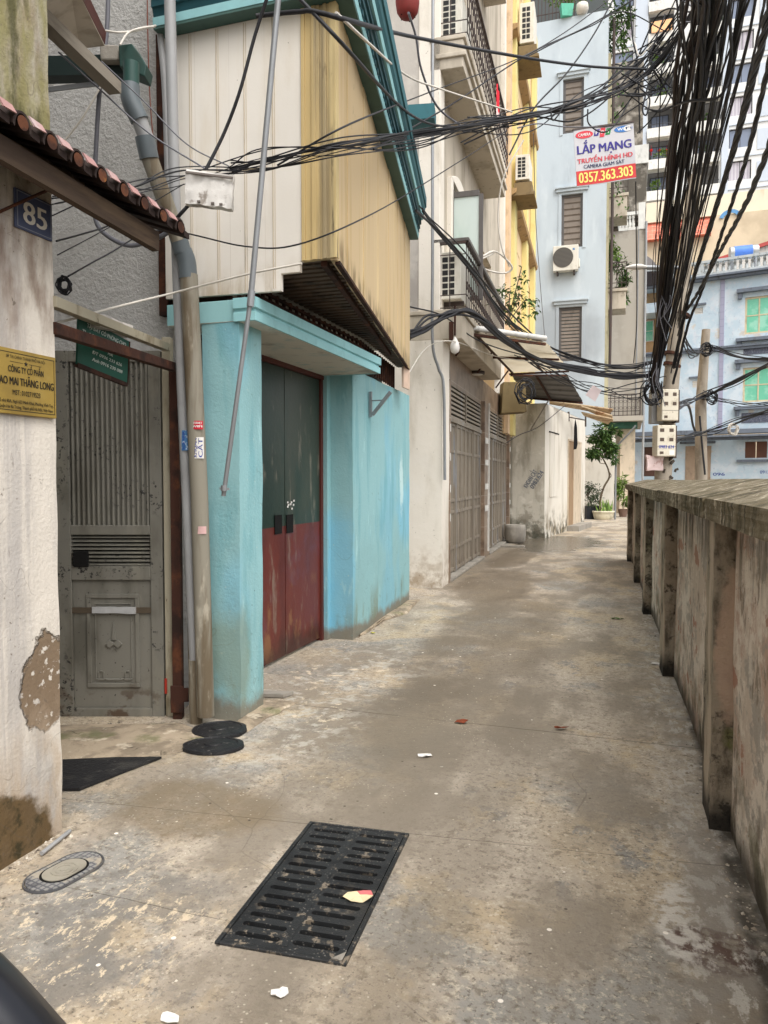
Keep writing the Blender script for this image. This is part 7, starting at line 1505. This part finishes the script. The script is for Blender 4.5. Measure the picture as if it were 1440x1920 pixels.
cl = [
 ([(545, -20, 4.3), (640, 80, 5), (740, 190, 6), (800, 230, 7), (870, 240, 8.1)], .011, m_wire, 'black cable sloping down across the teal cornice'),
 ([(480, 30, 4.2), (560, 22, 4.4), (600, 24, 4.6), (760, 66, 6), (960, 104, 7.5), (1100, 124, 8.6), (1215, 130, 9.2)], .014, m_wire, 'thick dark cable crossing from the cornice corner to the cable tangle'),
 ([(630, 24, 4.7), (690, 80, 5.4), (760, 140, 6.4), (830, 168, 7.4), (960, 210, 8.5)], .009, m_wirew, 'white cable looping from the teal cornice to the black bundle'),
 ([(766, 24, 7.2), (780, 70, 7.3), (790, 130, 7.5), (820, 200, 7.9), (870, 240, 8.3)], .011, m_wireg, 'grey cable hanging down from the red lantern'),
 ([(520, -60, 3.9), (480, 60, 4.0), (450, 170, 4.05), (420, 250, 4.1), (386, 318, 4.1)], .009, m_wire, 'thick black cable dropping to the white box'),
 ([(358, 380, 4.1), (335, 405, 4.12), (312, 432, 4.3)], .011, m_wire, 'short black cable from the white box to the drain pipe'),
 ([(203, -20, 4.5), (200, 60, 4.5), (186, 180, 4.5), (178, 320, 4.5), (176, 390, 4.5), (190, 432, 4.5), (240, 460, 4.5), (290, 448, 4.5), (315, 436, 4.5)], .014, m_wireg, 'grey hose hanging in a loop before the roughcast wall'),
 ([(276, -20, 4.6), (277, 60, 4.6), (281, 180, 4.6), (290, 300, 4.6)], .004, mat('red_wire', S(120, 70, 56), .6), 'thin reddish wire down the roughcast wall'),
 ([(170, 52, 4.2), (215, 60, 4.2), (250, 58, 4.3), (292, 48, 4.5)], .006, m_wirew, 'white wire above the green gutter box'),
 ([(225, 84, 4.2), (240, 62, 4.25), (268, 52, 4.3), (290, 50, 4.5)], .006, m_wirew, 'white wire looping off the green gutter box'),
 ([(110, 98, 3.7), (190, 170, 4.0), (280, 250, 4.1), (384, 316, 4.1)], .0045, m_wireg, 'thin grey wire from the eave down to the white box'),
 ([(190, 115, 4.0), (270, 190, 4.1), (350, 270, 4.15), (430, 312, 4.2)], .004, m_wireg, 'thin grey wire from the gutter past the drain pipe elbow'),
 ([(190, 160, 4.3), (155, 220, 4.3), (118, 268, 4.3)], .006, m_wirew, 'pale rod slanting behind the pillar before the roughcast wall'),
 ([(106, 452, 3.2), (150, 440, 3.6), (210, 420, 4), (255, 385, 4.1)], .0045, m_wire, 'thin black wire running to the number plate pillar'),
 ([(108, 478, 3.2), (180, 440, 3.8), (260, 395, 4.1), (345, 345, 4.2)], .003, m_wire, 'hair thin wire under the tiled awning'),
 ([(128, 518, 3.4), (200, 478, 3.9), (300, 432, 4.3), (460, 462, 4.3), (560, 458, 4.4), (700, 400, 5.5), (850, 310, 7), (950, 245, 8)], .0045, m_wire, 'thin black wire sagging across the white and beige panels'),
 ([(105, 606, 3.3), (220, 575, 3.9), (330, 548, 4.4), (460, 515, 4.4), (566, 494, 4.5)], .006, m_wirew, 'white wire stretched from the pillar to the soffit corner'),
 ([(520, 310, 4.8), (640, 240, 5.8), (800, 175, 7.2), (960, 115, 8.4), (1060, 60, 9.2), (1180, -30, 9.6)], .006, m_wire, 'thin black wire rising to the photo top centre'),
 ([(700, 280, 6.2), (840, 200, 7.6), (985, 105, 8.6), (1100, 50, 9), (1220, -20, 9)], .008, m_wire, 'black wire rising over the pale blue grey house'),
 ([(985, 108, 8.6), (1060, 70, 8.9), (1110, 48, 9.1), (1170, 22, 9.2), (1250, 60, 9.2)], .007, m_wire, 'black wire forking over the pale blue grey house'),
 ([(955, 290, 8.5), (1000, 205, 8.8), (1060, 140, 9), (1110, 70, 9.2), (1160, -20, 9.3)], .010, m_wire, 'steep black wire crossing before the slatted windows'),
 ([(1180, -20, 9.3), (1186, 70, 9.4), (1195, 120, 9.4), (1200, 250, 9.5)], .009, m_wire, 'vertical black wire above the banner'),
 ([(1192, 340, 12.2), (1193, 450, 13), (1194, 600, 14.5), (1188, 680, 15.5)], .010, m_wire, 'vertical black wire hanging below the banner'),
 ([(1102, 205, 8.9), (1104, 232, 8.9), (1130, 248, 8.9), (1155, 232, 9.0), (1180, 190, 9.1)], .009, m_wire, 'slack black cable loop just above the banner'),
 ([(1215, 160, 9), (1205, 205, 9), (1212, 215, 9), (1218, 185, 9), (1200, 165, 9)], .010, m_wire, 'small hanging black cable loop beside the tangle'),
 ([(1032, 205, 8.8), (1036, 225, 8.8), (1045, 218, 8.8), (1060, 195, 8.8)], .009, m_wire, 'small black cable loop left of the banner'),
 ([(1225, 130, 9), (1250, 170, 9.3), (1275, 205, 9.4), (1285, 220, 9.6)], .010, m_wire, 'black cable dropping from the tangle into the massive bundle'),
 ([(1195, 250, 9.3), (1220, 225, 9.3), (1245, 190, 9.2), (1262, 140, 9.2), (1275, 60, 9)], .008, m_wire, 'curved black cable rising from the banner corner'),
 ([(1190, 80, 9.4), (1200, 105, 9.3), (1225, 82, 9.3), (1240, 100, 9.3), (1225, 130, 9.3)], .009, m_wirew, 'pale cable kinked over the tower balconies'),
 ([(970, 240, 8.4), (1010, 232, 8.7), (1060, 238, 8.8), (1120, 238, 8.9)], .007, m_wireg, 'grey wire slung to the banner top'),
 ([(1240, 130, 9), (1236, 250, 10), (1232, 400, 12), (1226, 560, 14.5)], .008, m_wire, 'thin black cable falling left of the massive bundle'),
 ([(905, 480, 12.5), (930, 472, 12.8), (960, 500, 13), (945, 512, 13), (910, 505, 12.6), (898, 490, 12.4), (925, 475, 12.8)], .016, m_wirew, 'white cable coil hanging beside the yellow house'),
 ([(982, 262, 12.6), (945, 330, 12.6), (934, 400, 12.7), (940, 460, 12.8), (955, 500, 13)], .011, m_wirew, 'white cable down the edge of the cream tube house'),
 ([(780, 395, 8.2), (840, 450, 9), (900, 520, 10), (950, 580, 11.5), (1000, 628, 13), (1030, 650, 14)], .014, m_wire, 'black cable running down along the lower iron balcony'),
 ([(1268, 770, 16), (1290, 760, 18), (1300, 800, 20), (1308, 816, 21.8)], .03, m_wire, 'thick black cable looping to the concrete post'),
 ([(1312, 780, 21.7), (1316, 830, 21.7), (1322, 890, 21.7)], .03, m_wire, 'black cable tail hanging down the concrete post'),
 ([(1000, 250, 20), (1004, 400, 23), (1012, 520, 24), (1022, 640, 24.5)], .012, m_wireg, 'thin wire down the left of the pale blue grey house'),
 ([(812, -60, 10.1), (811, 200, 10.1), (811, 480, 10.1), (811, 640, 10.12), (822, 690, 10.2), (832, 730, 10.25), (834, 900, 10.25)], .020, m_galv, 'thin conduit down the corner of the cream tube house'),
 ([(1240, 480, 15), (1236, 420, 14), (1250, 300, 12), (1270, 180, 10.5)], .012, m_wire, 'loose black cable on the left flank of the massive bundle'),
 ([(768, 575, 9.3), (830, 592, 10), (900, 640, 11), (1000, 670, 13), (1120, 690, 15), (1228, 690, 15.8)], .010, m_wire, 'black cable from the beige wall end to the leaning pole'),
 ([(766, 700, 9.2), (800, 652, 9.8), (850, 640, 10.0), (930, 668, 12.4), (1040, 684, 14)], .007, m_wirew, 'pale wire across the underside of the lower balcony'),
 ([(1280, 1, 8), (1330, 35, 7.6), (1300, 42, 7.9), (1270, 38, 8.2)], .008, m_wireg, 'grey cable end wrapped round the top of the massive bundle'),
 ([(1245, 205, 9.6), (1290, 190, 8.8), (1350, 180, 8.2), (1370, 120, 8), (1368, 20, 7)], .016, m_wire, 'black cable curving out of the massive bundle to the right'),
 ([(1060, 760, 20), (1010, 800, 18.6), (975, 815, 17.6), (950, 830, 17)], .010, m_wire, 'black wire across the stained low house front'),
]
for pts, r, m, lab in cl: cable(pts, r, m, lab)
for k in range(22):
    a = (R_.uniform(1150, 1235), R_.uniform(90, 225), R_.uniform(8.9, 9.6)); b = (R_.uniform(1245, 1290), R_.uniform(20, 215), R_.uniform(8.8, 9.6)); mid = ((a[0]+b[0])/2+R_.uniform(-15, 15), (a[1]+b[1])/2+R_.uniform(0, 40), 9.2)
    cable([a, mid, b], R_.uniform(.006, .011), None, 'tangled black cable end beside the massive bundle above the banner', 'cable', 'tangled cable ends above the banner', seg=5)
for k, (px, py, y, s_) in enumerate(((120, 535, 3.3, .045), (985, 735, 16.2, .3), (1325, 655, 21.6, .22), (1335, 745, 21.6, .25), (1375, 805, 20.5, .18), (1225, 735, 15.6, .3))):
    lab = ('coil of thin dark wire on the pillar edge above the cream rail', 'tangled black wires below the mustard box', 'knot of black wire on the concrete post top', 'knot of black wire at the middle of the concrete post', 'pale wire coil hanging before the light blue house', 'snarl of black wire left of the upper meter box')[k]
    c = D(px, py, y); mb = MB()
    for j in range(9): ph = R_.uniform(0, 6.28); rr = s_*R_.uniform(.5, 1); tl = R_.uniform(-.6, .6); mb.tube([(rr*math.cos(a_+ph)*.8, tl*rr*math.sin(a_), rr*math.sin(a_+ph)) for a_ in [R_.uniform(4, 6.3)*i/12 for i in range(13)]], .0035 if y < 5 else .012, 5)
    tag(obj('wire_coil', mb, m_wire if k != 4 else m_wirew, loc=tuple(c)), lab, 'wire coil')
t = thing('cable_clamp', 'black cable clamp stick crossing the wires before the white panels', 'clamp', tuple(D(530, 298, 4.7))); o_ = t.location.copy(); mb = MB(); mb.bar(D(505, 324, 4.68)-o_, D(548, 280, 4.68)-o_, .02, .03); mb.bar(D(545, 284, 4.68)-o_, D(556, 272, 4.68)-o_, .035, .03); obj('stick', mb, m_wire, t)
# ================================================================= banner
bc = [D(1075, 244, 11.9), D(1187, 229, 12.1), D(1194, 338, 12.1), D(1081, 351, 11.9)]
t = thing('advert_banner', 'hanging advert banner with purple and red lettering above a yellow phone number', 'banner', tuple(bc[0])); o_ = bc[0].copy()
bu = (bc[1]-bc[0]); BW = bu.length; bu.normalize(); bd = (bc[3]-bc[0]); BH = bd.length; bv = -bd.normalized(); bn = bu.cross(bv).normalized()
m_ban = mat('banner_cloth', S(184, 182, 184), .8, [(S(168, 166, 168), .5, [N(3, .46, .66, det=7)])])
mb = MB(); nx_, nz_ = 16, 14
wv = lambda u, v: .012*math.sin(u*7+v*2)+.008*mnoise.noise((u*3, v*3, 1))
pp = lambda u, v, e=0: bu*(u*BW)+bv*(-v*BH)+bn*(wv(u, v)+e)
def sheet(u0, u1, v0, v1, e, m, name, both=False):
    mb = MB(); vs = [pp(u0+(u1-u0)*i/nx_, v0+(v1-v0)*j/nz_, e) for j in range(nz_+1) for i in range(nx_+1)]
    fs = [(j*(nx_+1)+i, (j+1)*(nx_+1)+i, (j+1)*(nx_+1)+i+1, j*(nx_+1)+i+1) for j in range(nz_) for i in range(nx_)]
    mb.add(vs, fs, True)
    if both: mb.add([v-bn*.006 for v in vs], [f[::-1] for f in fs], True)
    return obj(name, mb, m, t)
sheet(0, 1, 0, 1, 0, m_ban, 'cloth', True); sheet(.0, 1, .735, .985, .003, plain('banner_red', (186, 62, 62), .8, dirt=.2), 'red_band')
def btext(s_, u, v, w, h, m, name, bold=.02, shear=0):
    mb = MB(); mb.text(s_, (u*BW, 0, 0), (1, 0, 0), (0, 1, 0), w=w*BW, h=h*BH, bold=bold, ext=0, shear=shear)
    mb.v = [tuple(pp(x/BW, v-y/BH, .007+.0003*(i*3//max(1, len(mb.v))))) for i, (x, y, z) in enumerate(mb.v)]; return obj(name, mb, m, t)
m_pur = mat('purple_ink', S(52, 44, 122), .7); m_redi = mat('red_ink', S(196, 60, 70), .7); m_nav = mat('navy_ink', S(42, 50, 84), .7); m_yel2 = mat('yellow_ink', S(232, 206, 110), .7)
btext('LẮP MẠNG', .04, .44, .9, .155, m_pur, 'purple_lettering', .03); btext('TRUYỀN HÌNH HD', .03, .605, .92, .085, m_redi, 'red_lettering', .025); btext('CAMERA GIÁM SÁT', .13, .70, .68, .065, m_nav, 'navy_lettering', .02); btext('0357.363.303', .04, .945, .9, .185, m_yel2, 'yellow_number', .03)
def disc(u, v, ru, rv, m, name, e=.005):
    mb = MB(); mb.add([tuple(pp(u+ru*math.cos(a_), v+rv*math.sin(a_), e)) for a_ in [-2*math.pi*k/28 for k in range(28)]], [tuple(range(28))]); return obj(name, mb, m, t)
disc(.17, .11, .145, .065, m_redi, 'red_oval'); btext('CAMERA', .07, .135, .2, .05, m_paper, 'white_lettering', .02)
for (u, s_, m) in ((.36, 'F', m_pur), (.46, 'P', m_redi), (.56, 'T', mat('green_ink', S(30, 120, 60), .7))):
    mb = MB(); q = [(u-.035, .155), (u+.045, .155), (u+.075, .045), (u-.005, .045)]
    if s_ == 'P': q = [(a_, b_+(.03 if b_ > .1 else -.02)) for a_, b_ in q]
    mb.add([tuple(pp(a_, b_, .005)) for a_, b_ in q], [tuple(range(4))]); obj('logo_tile', mb, m, t); btext(s_, u-.0, .13, .04, .06, m_paper, 'logo_letter', .02)
disc(.83, .095, .15, .055, plain('wifi_blue', (60, 110, 170), .7, dirt=.1), 'blue_oval'); disc(.90, .095, .07, .045, m_paper, 'white_half_oval', .0065); btext('Wi', .73, .115, .11, .05, m_paper, 'logo_letter', .02); btext('Fi', .87, .115, .09, .05, m_nav, 'logo_letter', .02)
mb = MB(); mb.bar(pp(-.01, -.005), pp(1.01, -.005), .025, .025); obj('top_batten', mb, m_iron, t)
# paper sheet caught in the wires
c = D(1110, 738, 15.4); mb = MB(); q = [D(x, y, 15.4)-c for x, y in ((1098, 740), (1116, 753), (1128, 731), (1112, 722))]; mb.extr([tuple(v) for v in q], (0, .01, 0))
tag(obj('plastic_sheet', mb, mat('pinkish_sheet', S(216, 200, 200), .6), loc=tuple(c)), 'pinkish white plastic sheet caught in the wires above the tin awning', 'plastic sheet')
# ================================================================= separate pieces become parts of their own
def split_parts(names):
    for o in [x for x in scene.objects if x.type == 'MESH' and x.parent and x.name.split('.')[0] in names]:
        me = o.data; par = list(range(len(me.vertices)))
        key = {}
        def find(a):
            while par[a] != a: par[a] = par[par[a]]; a = par[a]
            return a
        for v in me.vertices:
            k = tuple(round(c, 4) for c in v.co)
            if k in key: par[find(v.index)] = find(key[k])
            else: key[k] = v.index
        for p in me.polygons:
            for i in p.vertices[1:]: par[find(i)] = find(p.vertices[0])
        comps = {}
        for p in me.polygons: comps.setdefault(find(p.vertices[0]), []).append(p)
        if len(comps) < 2: continue
        nm = o.name.split('.')[0]; kids = list(o.children)
        for ps in comps.values():
            mb = MB(); idx = {}
            for p in ps:
                for i in p.vertices:
                    if i not in idx: idx[i] = len(mb.v); mb.v.append(tuple(me.vertices[i].co))
                mb.f.append(tuple(idx[i] for i in p.vertices)); mb.sm.append(p.use_smooth); mb.mi.append(p.material_index)
            n = obj(nm, mb, list(me.materials), o.parent); n.location = o.location; n.rotation_euler = o.rotation_euler
            bv = o.modifiers.get('edge')
            if bv: m2 = n.modifiers.new('edge', 'BEVEL'); m2.width = bv.width; m2.segments = bv.segments; m2.limit_method = 'ANGLE'; m2.angle_limit = .6
            for k_ in kids: k_.parent = n
            kids = []
        bpy.data.objects.remove(o)
split_parts({'white_pilaster', 'orange_pilaster', 'yellow_pilaster', 'elbow', 'sheet_edge', 'sill', 'mortar_fill', 'ornament', 'barrel_tile', 'pan_tile', 'strap', 'ledge', 'pale_tile', 'grey_panel', 'blue_grey_pier', 'stained_section', 'under_beam', 'hinge_plate', 'loose_ends', 'meter_window', 'seam', 'dentil'})
# ================================================================= sky, sun, camera
w = bpy.data.worlds.new('World'); scene.world = w; w.use_nodes = True; nt = w.node_tree
bg = nt.nodes['Background']; sky = nt.nodes.new('ShaderNodeTexSky'); sky.sky_type = 'NISHITA'; sky.sun_disc = False
EL, AZ = math.radians(58), math.radians(150)
sky.sun_elevation = EL; sky.sun_rotation = AZ; sky.dust_density = 4; sky.air_density = 1.0; sky.ozone_density = 1.0
hs = nt.nodes.new('ShaderNodeHueSaturation'); hs.inputs['Saturation'].default_value = .14
nt.links.new(sky.outputs[0], hs.inputs['Color']); nt.links.new(hs.outputs[0], bg.inputs[0]); bg.inputs[1].default_value = .15
su = bpy.data.lights.new('sun', 'SUN'); su.energy = 1.0; su.angle = math.radians(75); su.color = (1, .96, .9)
so = bpy.data.objects.new('sun', su); COL.objects.link(so)
dv = Vector((math.sin(AZ)*math.cos(EL), math.cos(AZ)*math.cos(EL), math.sin(EL))); so.rotation_euler = dv.to_track_quat('Z', 'Y').to_euler(); so.location = (6, -4, 20)
cam = bpy.data.cameras.new('camera'); cam.sensor_fit = 'VERTICAL'; cam.sensor_height = 36; cam.lens = 1400/1920*36; cam.clip_end = 500; cam.clip_start = .05
co = bpy.data.objects.new('camera', cam); COL.objects.link(co); co.location = (0, 0, CH); co.rotation_euler = (math.pi/2-PITCH, 0, 0); scene.camera = co
vs = scene.view_settings; vs.view_transform = 'Standard'; vs.look = 'None'; vs.gamma = 1; vs.exposure = 1.02; vs.use_curve_mapping = False
scene.cycles.max_bounces = 6; scene.cycles.diffuse_bounces = 4; scene.cycles.use_denoising = True
